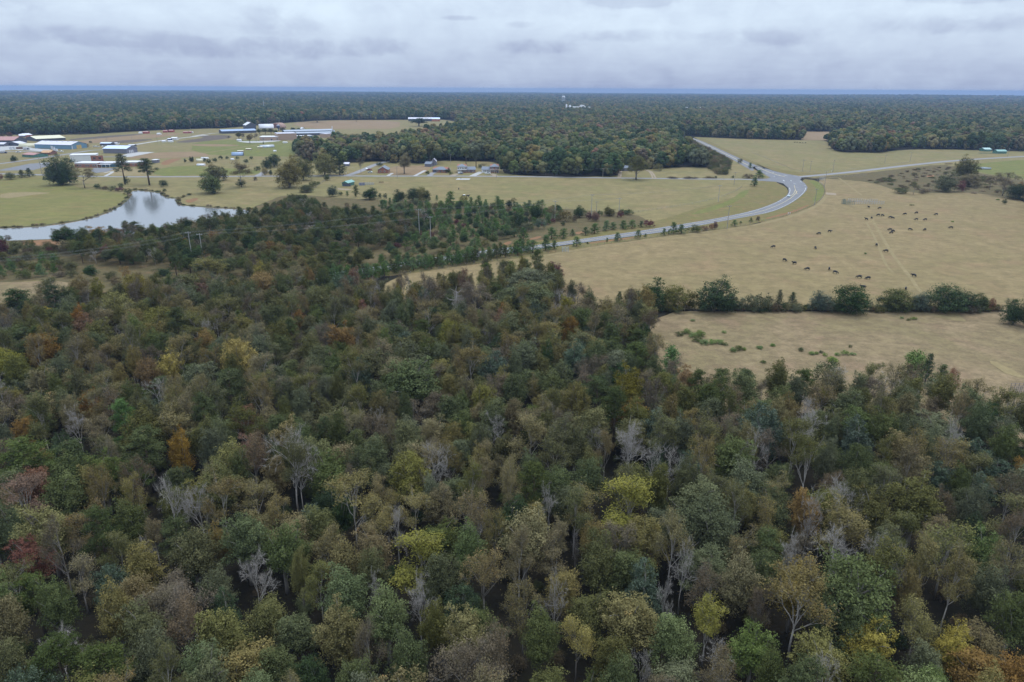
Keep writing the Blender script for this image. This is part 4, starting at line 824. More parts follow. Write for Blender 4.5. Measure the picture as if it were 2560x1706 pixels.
for a in ((1735, 1930, 655, 852, 'oak', 'olive', 'tall olive tree beside the grey farm pad'), (1560, 1750, 790, 967, 'oak', 'greygreen'), (1780, 1970, 810, 922, 'oak', 'olivebrown'), (1760, 1830, 870, 967, 'shrub', 'red'), (2010, 2100, 830, 952, 'thin', 'brown'), (2060, 2270, 800, 1002, 'thin', 'brown'), (2200, 2420, 900, 1032, 'evergreen', 'dark'), (2280, 2353, 880, 952, 'oak', 'orange'),
          (2165, 2200, 1030, 1077, 'shrub', 'dark', 'small dark bush alone on the pasture'), (1350, 1440, 880, 992, 'thin', 'olive'), (1140, 1230, 845, 882, 'shrub', 'green'), (1230, 1350, 930, 982, 'shrub', 'green'), (1440, 1520, 940, 985, 'shrub', 'brown'), (1650, 1700, 900, 970, 'shrub', 'dark'), (1960, 2020, 830, 880, 'shrub', 'green')):
    tree_px(5, *a[:6], label=a[6] if len(a) > 6 else None, where='in the rough pasture by the right-hand lane', group='trees of the rough pasture', full=True)

# --- the big wood in front: trees that can be told apart in the photograph
WG = 'trees of the large wood'
for a in ((10, 1070, 20, 145, 15, 'oak', 'yellow'), (10, 740, 45, 110, 15, 'oak', 'yellow'), (10, 660, 100, 95, 13, 'oak', 'orange'), (10, 975, 810, 95, 12, 'oak', 'yellow'), (10, 80, 625, 165, 16, 'poplar', 'rust'), (10, 110, 885, 170, 12, 'oak', 'red'), (10, 1310, 430, 210, 18, 'bare', 'olive'),
          (10, 1330, 425, 120, 18.5, 'poplar', 'olive'), (10, 750, 630, 110, 15, 'bare', 'olive'), (10, 880, 655, 130, 15, 'bare', 'olive'), (10, 985, 620, 140, 16, 'poplar', 'olivebrown'), (10, 640, 890, 90, 12, 'bare', 'olive'), (10, 1890, 1065, 150, 14, 'bare', 'olive'), (10, 1690, 1050, 90, 12, 'bare', 'olive'), (10, 1790, 735, 100, 14, 'bare', 'olive'),
          (10, 1850, 100, 260, 17, 'oak', 'bright'), (10, 1090, 790, 220, 14, 'oak', 'green'), (10, 1260, 850, 220, 13, 'oak', 'green'), (10, 850, 870, 220, 13, 'oak', 'olive'), (10, 1560, 1045, 230, 14, 'oak', 'bright'), (10, 1740, 1140, 210, 13, 'oak', 'bright'), (10, 1660, 1290, 135, 13, 'thin', 'brown'), (10, 490, 1035, 150, 12, 'evergreen', 'bluegreen'),
          (10, 960, 200, 110, 16, 'poplar', 'olive'), (10, 850, 230, 105, 16, 'poplar', 'olivebrown'), (10, 1090, 270, 125, 16, 'poplar', 'olive'), (10, 780, 300, 140, 15, 'poplar', 'olivebrown'), (10, 1340, 930, 100, 13, 'oak', 'yellowgreen'), (10, 1030, 160, 170, 15, 'pine', 'pine'), (10, 640, 420, 170, 14, 'pine', 'pine'), (10, 90, 470, 230, 14, 'pine', 'pine'), (10, 310, 480, 170, 14, 'pine', 'pine'),
          (10, 540, 290, 110, 14, 'pine', 'sapling'), (10, 240, 1380, 210, 12, 'pine', 'pine'), (10, 450, 1420, 250, 12, 'pine', 'pine'), (10, 1900, 870, 230, 14, 'poplar', 'yellowgreen'), (10, 600, 560, 130, 14, 'thin', 'brown'), (10, 1620, 90, 110, 14, 'evergreen', 'bluegreen'), (10, 1850, 20, 200, 14, 'evergreen', 'greygreen'), (10, 2120, 160, 110, 14, 'oak', 'olivebrown'), (10, 2240, 70, 130, 14, 'evergreen', 'bluegreen'),
          (11, 540, 370, 140, 17, 'bare', 'olive'), (11, 640, 455, 110, 16, 'bare', 'olive'), (11, 170, 655, 100, 14, 'bare', 'olive'), (11, 540, 620, 240, 16, 'poplar', 'yellowgreen'), (11, 1510, 730, 230, 15, 'poplar', 'olivebrown'), (11, 1470, 880, 200, 14, 'bare', 'olive'), (11, 1300, 1035, 180, 12, 'oak', 'yellow'), (11, 1580, 1010, 320, 15, 'evergreen', 'green'), (11, 1500, 1150, 240, 12, 'oak', 'green'),
          (11, 1430, 1330, 240, 11, 'oak', 'yellowgreen'), (11, 1640, 1280, 210, 11, 'oak', 'yellow'), (11, 2020, 1310, 180, 11, 'oak', 'yellow'), (11, 1860, 1210, 200, 12, 'thin', 'yellowgreen'), (11, 2150, 1410, 280, 10, 'oak', 'orange'), (11, 2300, 1440, 200, 10, 'oak', 'orange'), (11, 1140, 310, 180, 15, 'evergreen', 'bluegreen'), (11, 1590, 370, 160, 14, 'evergreen', 'bluegreen'), (11, 540, 115, 140, 16, 'oak', 'yellowgreen'),
          (11, 1110, 1320, 210, 10, 'oak', 'bright'), (11, 540, 1130, 280, 13, 'oak', 'olivebrown'), (11, 920, 1035, 180, 13, 'thin', 'brown'), (11, 900, 1180, 160, 12, 'poplar', 'yellowgreen'), (11, 300, 1280, 160, 11, 'thin', 'yellow'), (11, 200, 1050, 120, 14, 'bare', 'olive'), (11, 740, 800, 150, 15, 'poplar', 'olivebrown'), (11, 790, 910, 150, 14, 'bare', 'olive'), (11, 1280, 870, 130, 14, 'bare', 'olive'), (11, 1380, 665, 110, 15, 'bare', 'olive'),
          (11, 1660, 860, 130, 14, 'bare', 'olive'), (11, 1760, 905, 100, 14, 'bare', 'olive'), (11, 590, 1430, 100, 10, 'bare', 'olive'), (11, 930, 1360, 160, 11, 'bare', 'olive'), (11, 700, 1080, 90, 13, 'bare', 'olive'), (11, 340, 130, 90, 14, 'poplar', 'brown'), (11, 240, 350, 140, 16, 'poplar', 'olive'), (11, 290, 345, 140, 16, 'oak', 'olive'), (11, 690, 320, 150, 16, 'poplar', 'olive'), (11, 1010, 450, 220, 15, 'oak', 'green'), (11, 850, 640, 250, 15, 'oak', 'greygreen'), (11, 900, 740, 260, 14, 'oak', 'greygreen'),
          (11, 1860, 640, 240, 14, 'oak', 'olive'), (11, 2000, 850, 260, 14, 'thin', 'olive'), (11, 2180, 860, 170, 13, 'oak', 'bright'), (11, 1960, 340, 240, 13, 'oak', 'greygreen'), (11, 1830, 110, 80, 11, 'thin', 'brown'), (11, 1500, 125, 100, 9, 'bare', 'olive'), (11, 2010, 150, 70, 9, 'thin', 'rust'), (11, 1900, 80, 60, 9, 'cedar', 'dark'), (11, 1960, 130, 90, 8, 'cedar', 'green'), (11, 730, 55, 110, 12, 'sapling', 'sapling'), (11, 1060, 150, 110, 12, 'pine', 'pine'),
          (11, 1330, 155, 120, 12, 'pine', 'pine'), (11, 850, 155, 100, 12, 'pine', 'pine'), (11, 950, 150, 110, 12, 'pine', 'pine'), (11, 1700, 170, 140, 8, 'bare', 'olive'), (11, 1440, 110, 110, 8, 'shrub', 'green'), (11, 1840, 75, 110, 7, 'shrub', 'weed'),
          (8, 1450, 870, 300, 17, 'thin', 'brown'), (8, 1900, 900, 280, 16, 'thin', 'brown'), (8, 1790, 800, 110, 17, 'thin', 'rust'), (8, 920, 1075, 140, 13, 'cedar', 'rust'), (8, 2130, 1100, 140, 12, 'cedar', 'orange'), (8, 740, 830, 200, 14, 'evergreen', 'bluegreen'), (8, 340, 1075, 150, 13, 'oak', 'orange'), (8, 830, 775, 120, 14, 'oak', 'rust'),
          (8, 1030, 870, 120, 14, 'bare', 'olive'), (8, 2000, 780, 170, 10, 'cedar', 'bright'), (8, 2200, 740, 190, 10, 'cedar', 'bright'), (8, 2330, 720, 170, 10, 'cedar', 'bright'), (8, 2120, 860, 190, 10, 'cedar', 'bright'), (8, 2280, 840, 180, 10, 'cedar', 'bright'), (8, 1820, 900, 150, 9, 'cedar', 'bright'), (8, 1700, 850, 150, 9, 'cedar', 'green'), (8, 2300, 930, 330, 15, 'oak', 'greygreen'),
          (9, 100, 790, 350, 14, 'oak', 'greygreen'), (9, 280, 820, 300, 13, 'oak', 'greygreen'), (9, 120, 930, 380, 15, 'oak', 'greygreen'), (9, 380, 740, 160, 10, 'oak', 'maroon'), (9, 420, 1000, 240, 12, 'bare', 'brown'), (9, 500, 1040, 180, 11, 'thin', 'brown'), (9, 510, 1220, 150, 12, 'oak', 'orange'), (9, 860, 1210, 130, 9, 'cedar', 'bright'), (9, 760, 1200, 120, 9, 'cedar', 'green'), (9, 100, 730, 160, 9, 'cedar', 'bright'), (9, 550, 1380, 250, 15, 'evergreen', 'bluegreen'), (9, 290, 1400, 130, 14, 'evergreen', 'dark'),
          (9, 1060, 1250, 180, 10, 'oak', 'olive'), (9, 1100, 1330, 190, 11, 'pine', 'pine'), (9, 1080, 1440, 260, 12, 'pine', 'pine'), (9, 860, 1430, 220, 12, 'pine', 'pine'), (9, 1390, 1475, 120, 10, 'sapling', 'sapling'),
          (7, 1800, 690, 300, 17, 'poplar', 'yellowgreen'), (7, 990, 1010, 230, 14, 'oak', 'yellowgreen'), (7, 1150, 850, 210, 15, 'oak', 'yellowgreen'), (7, 2240, 725, 160, 13, 'oak', 'yellowgreen'), (7, 2260, 830, 260, 15, 'oak', 'orange'), (7, 130, 990, 280, 13, 'pine', 'dark'), (7, 440, 945, 170, 15, 'pine', 'dark'), (7, 330, 945, 120, 13, 'poplar', 'olivebrown'), (7, 640, 840, 150, 13, 'oak', 'olivebrown'), (7, 880, 1100, 150, 12, 'bare', 'olive'), (7, 1450, 900, 260, 13, 'thin', 'brown'), (7, 1290, 1200, 230, 15, 'oak', 'olivebrown'), (7, 1060, 770, 90, 9, 'thin', 'orange')):
    kind, lm = a[5], a[6]
    tree_top(*a[:7], where='in the large wood', group=WG)
SN = tree_top(8, 1730, 985, 150, 13.5, 'snag', 'olive', 'twisted grey dead snag rising above cedars near the pasture', group=None, rz=0.2, bark=bark_dead)
tree_top(11, 293, 865, 30, 12, 'bare', 'olive', 'thin pale dead trunk among poplars in the wood', group=None, bark=bark_dead)

# --- fill the wood
F1 = poly((7, 'h', 11, -900, 1040, 0, 1080, 300, 1040, 560, 985, 900, 930), (7, 'h', 13, 1150, 850, 1700, 760, 2200, 780), (8, 'h', 12, 0, 780, 600, 800), (8, 'h', 10, 900, 890, 1100, 930, 1400, 900, 1750, 850, 2100, 800), (9, 'h', 9, 100, 745, 400, 800, 430, 960), (9, 560, 1210), (9, 620, 1290, 900, 1290, 1180, 1260, 1190, 1560),
    (11, 'h', 9, 650, 90, 780, 170, 900, 190, 1400, 175, 1800, 140, 2050, 230, 2318, 320, 2700, 470)) + [P(11, 2750, 1700), P(0, 2750, 2700), P(0, -200, 2700), P(10, -500, 1500), P(7, -900, 1500)]
def darts(pg, spacing, n_try, seed, taken=(), rad=None):
    g = np.random.default_rng(seed); q = np.array([(p.x, p.y) for p in pg]); lo, hi = q.min(0), q.max(0)
    c = g.uniform(lo, hi, (n_try, 2)); c = c[in_poly(c, pg)]
    grid = {}; outp = []
    cs = spacing
    for x, y, r in taken:
        grid.setdefault((int(x // cs), int(y // cs)), []).append((x, y, r))
    for x, y in c:
        sp = spacing if rad is None else rad(x, y)
        i, j = int(x // cs), int(y // cs); ok = True
        for di in (-1, 0, 1):
            for dj in (-1, 0, 1):
                for e in grid.get((i + di, j + dj), ()):
                    dd = (sp * 0.5 + e[2]); 
                    if (e[0] - x) ** 2 + (e[1] - y) ** 2 < dd * dd: ok = False; break
                if not ok: break
            if not ok: break
        if ok: outp.append((x, y)); grid.setdefault((i, j), []).append((x, y, sp * 0.5))
    return outp
def fld(x, y, s, z): return mnoise.noise(Vector((x / s, y / s, z)))
def pick(tbl, u):
    s = sum(w for _, w in tbl); u *= s
    for k, w in tbl:
        u -= w
        if u <= 0: return k
    return tbl[-1][0]
def visible(x, y, h, mx=60):
    v = CAM_R.transposed() @ Vector((x, y, h - CAM_H))
    if v.z > -1: return False
    u, w = 1280 + v.x / -v.z * FPX, 853 - v.y / -v.z * FPX
    return -120 < u < 2680 and w < 1706 + mx
n_fill = 0
REST = []
for x, y in darts(F1, 4.2, 40000, 5, TAKEN):
    if not visible(x, y, 14, 120): continue
    a, b, c = fld(x, y, 38, 1.1), fld(x, y, 22, 7.3), fld(x, y, 60, 4.4); u = rnd.random()
    edge = y > 150 and x > 20
    pinew = 2.6 if a > 0.18 else (0.35 if not edge else 1.6)
    tbl = [(('oak', 'olive'), 2.4), (('oak', 'greygreen'), 1.5 + 1.5 * max(0, b)), (('oak', 'green'), 2.0 + max(0, -c)), (('oak', 'olivebrown'), 1.5), (('oak', 'bright'), 0.6),
           (('evergreen', 'bluegreen'), 0.35 + (0.8 if edge else 0)), (('evergreen', 'dark'), 0.35), (('pine', 'pine'), pinew), (('poplar', 'olive'), 1.0 + 1.6 * max(0, c)), (('poplar', 'olivebrown'), 0.9 + 1.2 * max(0, c)),
           (('thin', 'brown'), 0.9 + max(0, c)), (('thin', 'olivebrown'), 1.3), (('bare', 'olive'), 0.35 + 0.5 * max(0, c)), (('oak', 'yellowgreen'), 0.45), (('oak', 'orange'), 0.09), (('oak', 'rust'), 0.08), (('oak', 'yellow'), 0.05)]
    kind, lm = pick(tbl, u)
    hh = {'oak': 13.2, 'evergreen': 11.5, 'pine': 13.5, 'poplar': 15, 'thin': 13.5, 'bare': 14}[kind] * rnd.uniform(0.68, 1.16)
    ww = {'oak': 6.3, 'evergreen': 5.6, 'pine': 6.2, 'poplar': 5.4, 'thin': 6.0, 'bare': 5.2}[kind] * rnd.choice((rnd.uniform(0.6, 1.0), rnd.uniform(0.8, 1.15), rnd.uniform(0.9, 1.5)))
    nm = kindname(kind, lm)[0]
    if COUNT.get(nm, 0) >= 298: REST.append((x, y, kind, lm, ww, hh)); continue
    put(kind, lm, (x, y), ww, hh, 'in the large wood', WG); n_fill += 1
# --- scrub belts between pond, paddock and highway
def scatter(pg, spacing, seed, tbl, where, group, ntry=6000):
    for x, y in darts(pg, spacing, ntry, seed, TAKEN):
        if not visible(x, y, 5, 0): continue
        kind, lm, w0, w1, h0, h1 = pick(tbl, rnd.random()); w, h = rnd.uniform(w0, w1), rnd.uniform(h0, h1)
        nm = kindname(kind, lm)[0]
        if COUNT.get(nm, 0) >= 298: REST.append((x, y, kind, lm, w, h)); continue
        put(kind, lm, (x, y), w, h, where, group)
F2A = poly((7, 'h', 8, 480, 470, 850, 450, 1150, 420, 1400, 395, 1800, 320, 2150, 300, 2353, 240), (8, 'h', 8, 0, 280, 300, 150, 480, 190, 650, 270, 1000, 265, 1200, 310), (8, 1500, 400, 1350, 560, 1100, 640, 600, 690, 0, 720), (7, 1700, 830, 1100, 790, 700, 760, 520, 640))
scatter(F2A, 4.1, 21, [(('oak', 'olive', 5, 7.5, 7, 11.5), 2), (('oak', 'green', 5, 8, 7, 11.5), 2.4), (('oak', 'dark', 5, 7.5, 7, 10.5), 1.2), (('pine', 'pine', 4, 6, 8, 11), 1.6), (('sapling', 'sapling', 3.5, 5.5, 5, 8), 1.3), (('thin', 'brown', 5, 7, 7, 11), 1.2), (('oak', 'olivebrown', 5, 7, 7, 10), 1.3), (('oak', 'rust', 4, 6, 6, 9), 0.22), (('oak', 'orange', 4, 6, 6, 9), 0.18), (('bare', 'olive', 4, 6, 7, 10), 0.35)], 'in the thicket between pond and highway', 'trees of the thicket by the pond')
F2B = poly((8, 1050, 265, 1300, 260, 1700, 255, 2353, 285), (9, 0, 270, 420, 310, 420, 390, 0, 540), (8, 2100, 560, 1900, 600, 1300, 660, 1150, 640, 1350, 480))
scatter(F2B, 4.6, 22, [(('sapling', 'sapling', 3.2, 5.0, 3.4, 6.5), 5), (('shrub', 'green', 3, 5, 2, 3.6), 1), (('oak', 'dark', 4, 6, 4.5, 7), 0.9), (('shrub', 'maroon', 2.5, 4, 2, 3.2), 0.45), (('shrub', 'brown', 2.5, 4, 1.8, 3), 0.9), (('oak', 'greygreen', 4, 6, 4.5, 7), 0.5)], 'in the young pine scrub above the highway', 'young pine scrub')
F2C = poly((8, 1090, 880, 700, 935, 560, 925, 560, 905, 960, 848, 1500, 758, 2000, 700, 2353, 645, 2353, 672, 2000, 742, 1500, 810))
scatter(F2C, 2.9, 23, [(('sapling', 'sapling', 3.0, 4.6, 4.4, 7), 4), (('sapling', 'pine', 3.0, 4.4, 4.4, 7), 1.8), (('shrub', 'olive', 3, 4.5, 2.2, 3.5), 0.8)], 'in the pine row below the highway', 'pine row along the highway', 5000)
F2D = poly((8, 1000, 800, 1500, 700, 1900, 650, 2050, 600, 1900, 610, 1300, 680, 1000, 740, 600, 760, 600, 850))
scatter(F2D, 5.5, 24, [(('shrub', 'olive', 3, 5, 2.2, 3.6), 2), (('oak', 'green', 5, 7, 5, 7.5), 1), (('oak', 'dark', 5, 7, 5, 7.5), 1), (('shrub', 'rust', 2.5, 4, 1.8, 3), 0.7), (('sapling', 'sapling', 2.8, 4, 3, 5.5), 1.6)], 'in the scrub above the highway', 'scrub above the highway')
F2E = poly((8, 900, 830, 300, 880, 0, 900), (7, 2000, 890, 1500, 880, 1500, 830, 2200, 770), (8, 0, 720, 600, 700, 950, 740))
scatter(F2E, 5.4, 27, [(('oak', 'olive', 5, 7, 6, 9), 2), (('oak', 'green', 5, 7, 6, 9), 1.3), (('pine', 'pine', 4, 6, 7, 10), 1), (('thin', 'brown', 5, 7, 6, 9), 0.9), (('oak', 'olivebrown', 5, 7, 6, 9), 1), (('oak', 'yellowgreen', 4, 6, 6, 9), 0.2)], 'where the wood meets the highway scrub', 'wood edge by the highway')
F2F = poly((7, -400, 600, 0, 590, 480, 620, 520, 760, 700, 830, 500, 880, 0, 900, -400, 930))
scatter(F2F, 4.8, 25, [(('shrub', 'olive', 4, 6, 2.6, 4.2), 2.4), (('shrub', 'green', 4, 6, 2.6, 4.2), 2), (('oak', 'olive', 5, 7, 4.5, 7), 1.2), (('shrub', 'brown', 3, 5, 2, 3.2), 1.2), (('thin', 'brown', 4, 6, 4, 6.5), 0.7), (('shrub', 'maroon', 3, 4, 2, 4), 0.25), (('sapling', 'sapling', 3, 4.5, 4, 6), 0.8)], 'in the bushes below the pond', 'bushes below the pond')
F2G = poly((7, 600, 860, 1100, 860, 1700, 880, 1600, 930, 1100, 940, 700, 960))
scatter(F2G, 7.5, 26, [(('shrub', 'brown', 3, 5, 2, 3.5), 2), (('shrub', 'olive', 3, 5, 2, 3.5), 1.5), (('oak', 'dark', 5, 7, 4.5, 7), 0.7)], 'in the gap between thicket and wood', 'bushes in the gap')
for a in ((490, 745, 455, 640, 'oak', 'dark'), (750, 990, 420, 610, 'oak', 'orange'), (985, 1110, 450, 590, 'thin', 'rust'), (1110, 1260, 395, 580, 'pine', 'pine'), (0, 95, 555, 690, 'shrub', 'maroon')):
    tree_px(7, *a, where='on the near shore of the pond', group='trees on the near pond shore')
for k_, sb in enumerate((sb1, sb2, sb3)):
    for q in resample(smooth_poly(sb, 2, False), (60, 34, 36)[k_]):
        if rnd.random() < 0.3: continue
        REEDS.append((q.x + rnd.gauss(0, 0.6), q.y + rnd.gauss(0, 0.6), rnd.uniform(1.6, 3.6), rnd.choice(('brown', 'olivebrown', 'dry', 'olive', 'dark')), rnd.uniform(0.6, 1.7)))
# low growth on the rough ground and weed patches in the near pasture
E1 = poly((5, 1000, 880, 1500, 760, 1740, 760, 2300, 900, 2300, 1000, 1500, 975))
scatter(E1, 9, 31, [(('shrub', 'brown', 3, 6, 1, 2), 2), (('shrub', 'green', 3, 6, 0.9, 1.8), 1.5), (('shrub', 'dry', 3, 6, 0.8, 1.5), 2)], 'in the rough pasture by the right-hand lane', 'trees of the rough pasture', 1500)
k = 0
for fr, x, y, w, h in ((9, 1450, 1380, 70, 30), (9, 1510, 1360, 80, 35), (9, 1560, 1395, 70, 40), (9, 1630, 1385, 90, 45), (9, 1600, 1430, 80, 35), (9, 1660, 1455, 80, 35), (9, 1740, 1450, 70, 35), (9, 1800, 1450, 60, 35), (9, 1840, 1465, 50, 22), (9, 1560, 1258, 35, 16), (9, 1835, 1360, 35, 12), (9, 1910, 1520, 60, 35), (9, 1960, 1510, 70, 40), (9, 2010, 1510, 40, 25), (9, 2250, 1472, 40, 14), (9, 2140, 1492, 50, 14),
             (6, 425, 1378, 50, 30), (6, 520, 1408, 60, 25), (6, 560, 1405, 40, 22), (6, 630, 1420, 40, 24), (6, 600, 1395, 40, 15), (6, 735, 1416, 45, 22), (6, 805, 1410, 60, 40), (6, 870, 1412, 45, 20), (6, 850, 1345, 30, 18), (6, 690, 1470, 90, 40), (6, 1295, 1098, 30, 16), (6, 1395, 1104, 45, 22), (6, 1350, 1115, 30, 14), (6, 175, 1336, 40, 12), (6, 70, 1358, 50, 12), (6, 1395, 1450, 110, 60), (6, 100, 1480, 50, 16), (6, 1735, 262, 25, 10), (6, 980, 540, 22, 8), (6, 2125, 72, 30, 12), (6, 1380, 118, 35, 8)):
    tree_px(fr, x - w / 2, x + w / 2, y - h, y, 'shrub', 'weed' if (k % 4) else 'green', label='low bright green weed clump on the dry pasture grass', group='weed clumps on the pastures', grow=1.1); k += 1
print('TREES', COUNT, 'fill', n_fill, 'rest', len(REST))

# ------------------------------------------------------------------ far woods: one mass, instanced trees
FARC = bpy.data.collections.new('far tree kinds')
def far_proto(name, kind, lm, h, w):
    """far tree: lumpy solid boughs with leaf clumps standing off them"""
    pc = []; rr = []; base = h * (0.22 if kind == 'pine' else 0.05); n = 15
    for i in range(n):
        f = (i + 0.5) / n; a = i * 2.39996 + nrg.normal(0, 0.3)
        if kind == 'pine': z = base + (h - base) * f; rad = w * 0.40 * (1 - f) ** 0.5; p = w * 0.15
        else: zz_ = 1 - 1.75 * f; z = (base + h) / 2 + zz_ * (h - base) * 0.40; rad = math.sqrt(max(0, 1 - zz_ * zz_)) * w * 0.34; p = w * 0.20
        k = nrg.uniform(0.75, 1.15); pc.append((math.cos(a) * rad * k, math.sin(a) * rad * k, z + nrg.normal(0, 0.3))); rr.append(p * nrg.uniform(0.75, 1.25))
    c, sz, nn, t = puffs_to_leaves(np.array(pc), np.array(rr) * 1.12, 520, 0.34 if kind != 'thin' else 0.26, 0.9, 0.6, 0.75, 14, 0.25)
    me = quad_mesh(name, c, sz, nn, t, 1.5)
    bm = bmesh.new(); bm.from_mesh(me); lay = bm.faces.layers.float.get('tint')
    for (x, y, z), p in zip(pc, rr):
        tv = nrg.normal(0.5, 0.16); k0 = len(bm.faces)
        r_ = bmesh.ops.create_icosphere(bm, subdivisions=2, radius=p * (0.95 if kind != 'thin' else 0.75), matrix=Matrix.Translation((x, y, z)))
        for v in r_['verts']:
            d = v.co - Vector((x, y, z)); v.co = Vector((x, y, z)) + d * (1 + 0.35 * mnoise.noise(v.co * 1.3)) * (1 if d.z > 0 else 0.9)
        bm.faces.ensure_lookup_table()
        for fc in bm.faces[k0:]: fc[lay] = min(1, max(0, tv + nrg.normal(0, 0.14)))
    bm.to_mesh(me); bm.free(); me.materials.clear(); me.materials.append(LEAF[lm])
    FARC.objects.link(bpy.data.objects.new(name, me))
FK = [('oak', 'olive'), ('oak', 'green'), ('oak', 'dark'), ('oak', 'olivebrown'), ('oak', 'greygreen'), ('thin', 'brown'), ('pine', 'pine'), ('pine', 'dark'), ('oak', 'dark'), ('oak', 'yellowgreen'), ('oak', 'orange'), ('oak', 'rust')]
for i, (kd, lm) in enumerate(FK): far_proto('k%02d' % i, kd, lm, 14.5, 11.5 if kd != 'pine' else 8.5)
def instancer(name, pts, idx, rot, scl, label, coll, cat='woodland'):
    me = bpy.data.meshes.new(name); me.vertices.add(len(pts)); me.vertices.foreach_set('co', np.asarray(pts, np.float32).ravel())
    a = me.attributes.new('kind_index', 'INT', 'POINT'); a.data.foreach_set('value', np.asarray(idx, np.int32))
    a = me.attributes.new('turn', 'FLOAT_VECTOR', 'POINT'); a.data.foreach_set('vector', np.stack([np.zeros(len(pts)), np.zeros(len(pts)), rot], 1).astype(np.float32).ravel())
    a = me.attributes.new('size', 'FLOAT_VECTOR', 'POINT'); a.data.foreach_set('vector', np.asarray(scl, np.float32).ravel())
    me.update()
    o = link(bpy.data.objects.new(name, me)); tag(o, label, cat, kind='stuff')
    g = bpy.data.node_groups.new(name, 'GeometryNodeTree')
    g.interface.new_socket('Geometry', in_out='INPUT', socket_type='NodeSocketGeometry'); g.interface.new_socket('Geometry', in_out='OUTPUT', socket_type='NodeSocketGeometry')
    gi = g.nodes.new('NodeGroupInput'); go = g.nodes.new('NodeGroupOutput'); ip = g.nodes.new('GeometryNodeInstanceOnPoints'); ci = g.nodes.new('GeometryNodeCollectionInfo')
    ci.inputs['Collection'].default_value = coll; ci.inputs['Separate Children'].default_value = True; ci.inputs['Reset Children'].default_value = True
    ip.inputs['Pick Instance'].default_value = True
    def na(nm, dt):
        n = g.nodes.new('GeometryNodeInputNamedAttribute'); n.data_type = dt; n.inputs['Name'].default_value = nm; return n.outputs['Attribute']
    g.links.new(gi.outputs[0], ip.inputs['Points']); g.links.new(ci.outputs[0], ip.inputs['Instance'])
    g.links.new(na('kind_index', 'INT'), ip.inputs['Instance Index']); g.links.new(na('size', 'FLOAT_VECTOR'), ip.inputs['Scale'])
    e2r = g.nodes.new('FunctionNodeEulerToRotation'); g.links.new(na('turn', 'FLOAT_VECTOR'), e2r.inputs[0]); g.links.new(e2r.outputs[0], ip.inputs['Rotation'])
    g.links.new(ip.outputs[0], go.inputs[0])
    md = o.modifiers.new('instances', 'NODES'); md.node_group = g
    return o
OPEN = [A_MEADOW, B_PAST, C_NEAR, D_FIELD, HAYFIELD, E_SCRUB, S_SCRUB, LEFTF] + CLEAR
OPEN.append(list(C1) + [p for p in reversed(D1)])
OPEN += [poly((5, -100, 700, 400, 800, 700, 800, 700, 900, 660, 1000, 560, 1100, 300, 1190, 0, 1260), (9, 1900, 460, 1000, 570, 0, 730), (9, 0, 580, 700, 480, 1240, 380, 1800, 200, 2050, 80)),
         poly((4, 1900, 820, 2350, 1000, 2353, 1130, 1900, 1120))]
OPEN.append(poly((4, 1440, 646, 1540, 692, 1700, 772, 1850, 850, 1950, 900, 1925, 930)) + poly((4, 'h', 14, 1905, 905)) + poly((4, 'h', 18, 1800, 850, 1700, 790, 1550, 706, 1430, 660, 1300, 620)))
FLANK = OPEN[-1]
sheet('scrubland', FLANK, 0.025, G_SCRUB, 5, 1.5, 0, 80.0)
FAR_CLEAR = []      # (x, y, r) round far buildings, filled in before the woods are planted

# ------------------------------------------------------------------ buildings
M_ = plain
brick = M_('red brick', (0.30, 0.125, 0.085), 0.9, var=0.2, scale=1.5); brick_d = M_('dark red brick', (0.22, 0.10, 0.08), 0.9, var=0.2, scale=1.5)
tanbrick = M_('tan brick', (0.42, 0.29, 0.21), 0.9, var=0.12); cream = M_('cream metal', (0.62, 0.57, 0.40), 0.5, var=0.1, streak=True)
roofw = M_('white roof', (0.64, 0.63, 0.66), 0.6, var=0.08); roofl = M_('lilac grey roof', (0.56, 0.54, 0.61), 0.5, var=0.08); roofg = M_('grey blue roof', (0.30, 0.335, 0.40), 0.5, var=0.1); rooflb = M_('pale blue roof', (0.55, 0.63, 0.80), 0.5, var=0.08)
bluew = M_('blue metal siding', (0.15, 0.27, 0.38), 0.5, var=0.1, streak=True); bluer = M_('blue roof metal', (0.25, 0.34, 0.50), 0.45, var=0.1); greyw = M_('grey metal siding', (0.16, 0.155, 0.19), 0.6, var=0.1, streak=True)
redr = M_('red roof', (0.36, 0.17, 0.15), 0.6, var=0.12); redw = M_('red barn paint', (0.36, 0.07, 0.06), 0.7, var=0.15); darkw = M_('dark siding', (0.075, 0.08, 0.11), 0.7, var=0.15); brownr = M_('brown roof', (0.34, 0.21, 0.16), 0.8, var=0.15)
orw = M_('orange roof', (0.48, 0.27, 0.13), 0.7, var=0.12); greenw = M_('green metal', (0.075, 0.20, 0.16), 0.5, var=0.15); greenr = M_('green roof', (0.16, 0.33, 0.29), 0.5, var=0.12); shing = M_('blue grey shingles', (0.17, 0.19, 0.23), 0.9, var=0.2, scale=2)
whitew = M_('white siding', (0.70, 0.69, 0.67), 0.6, var=0.08); glass = M_('window glass', (0.05, 0.06, 0.075), 0.12, var=0.2); yeld = M_('yellow door', (0.58, 0.38, 0.10), 0.6, var=0.1); steel = M_('galvanised steel', (0.45, 0.48, 0.52), 0.45, 0.3, var=0.12, streak=True)
black = M_('black rubber', (0.02, 0.02, 0.022), 0.8, var=0.1); navy = M_('navy paint', (0.035, 0.05, 0.12), 0.4, var=0.1); tealw = M_('teal wall', (0.06, 0.15, 0.22), 0.7, var=0.1); woodp = M_('weathered wood', (0.25, 0.21, 0.18), 0.9, var=0.25, scale=4); rustm = M_('rusty metal', (0.17, 0.09, 0.06), 0.8, var=0.3, scale=2)
def basis(pL, pR):
    d = pR - pL; return math.atan2(d.y, d.x), d.length
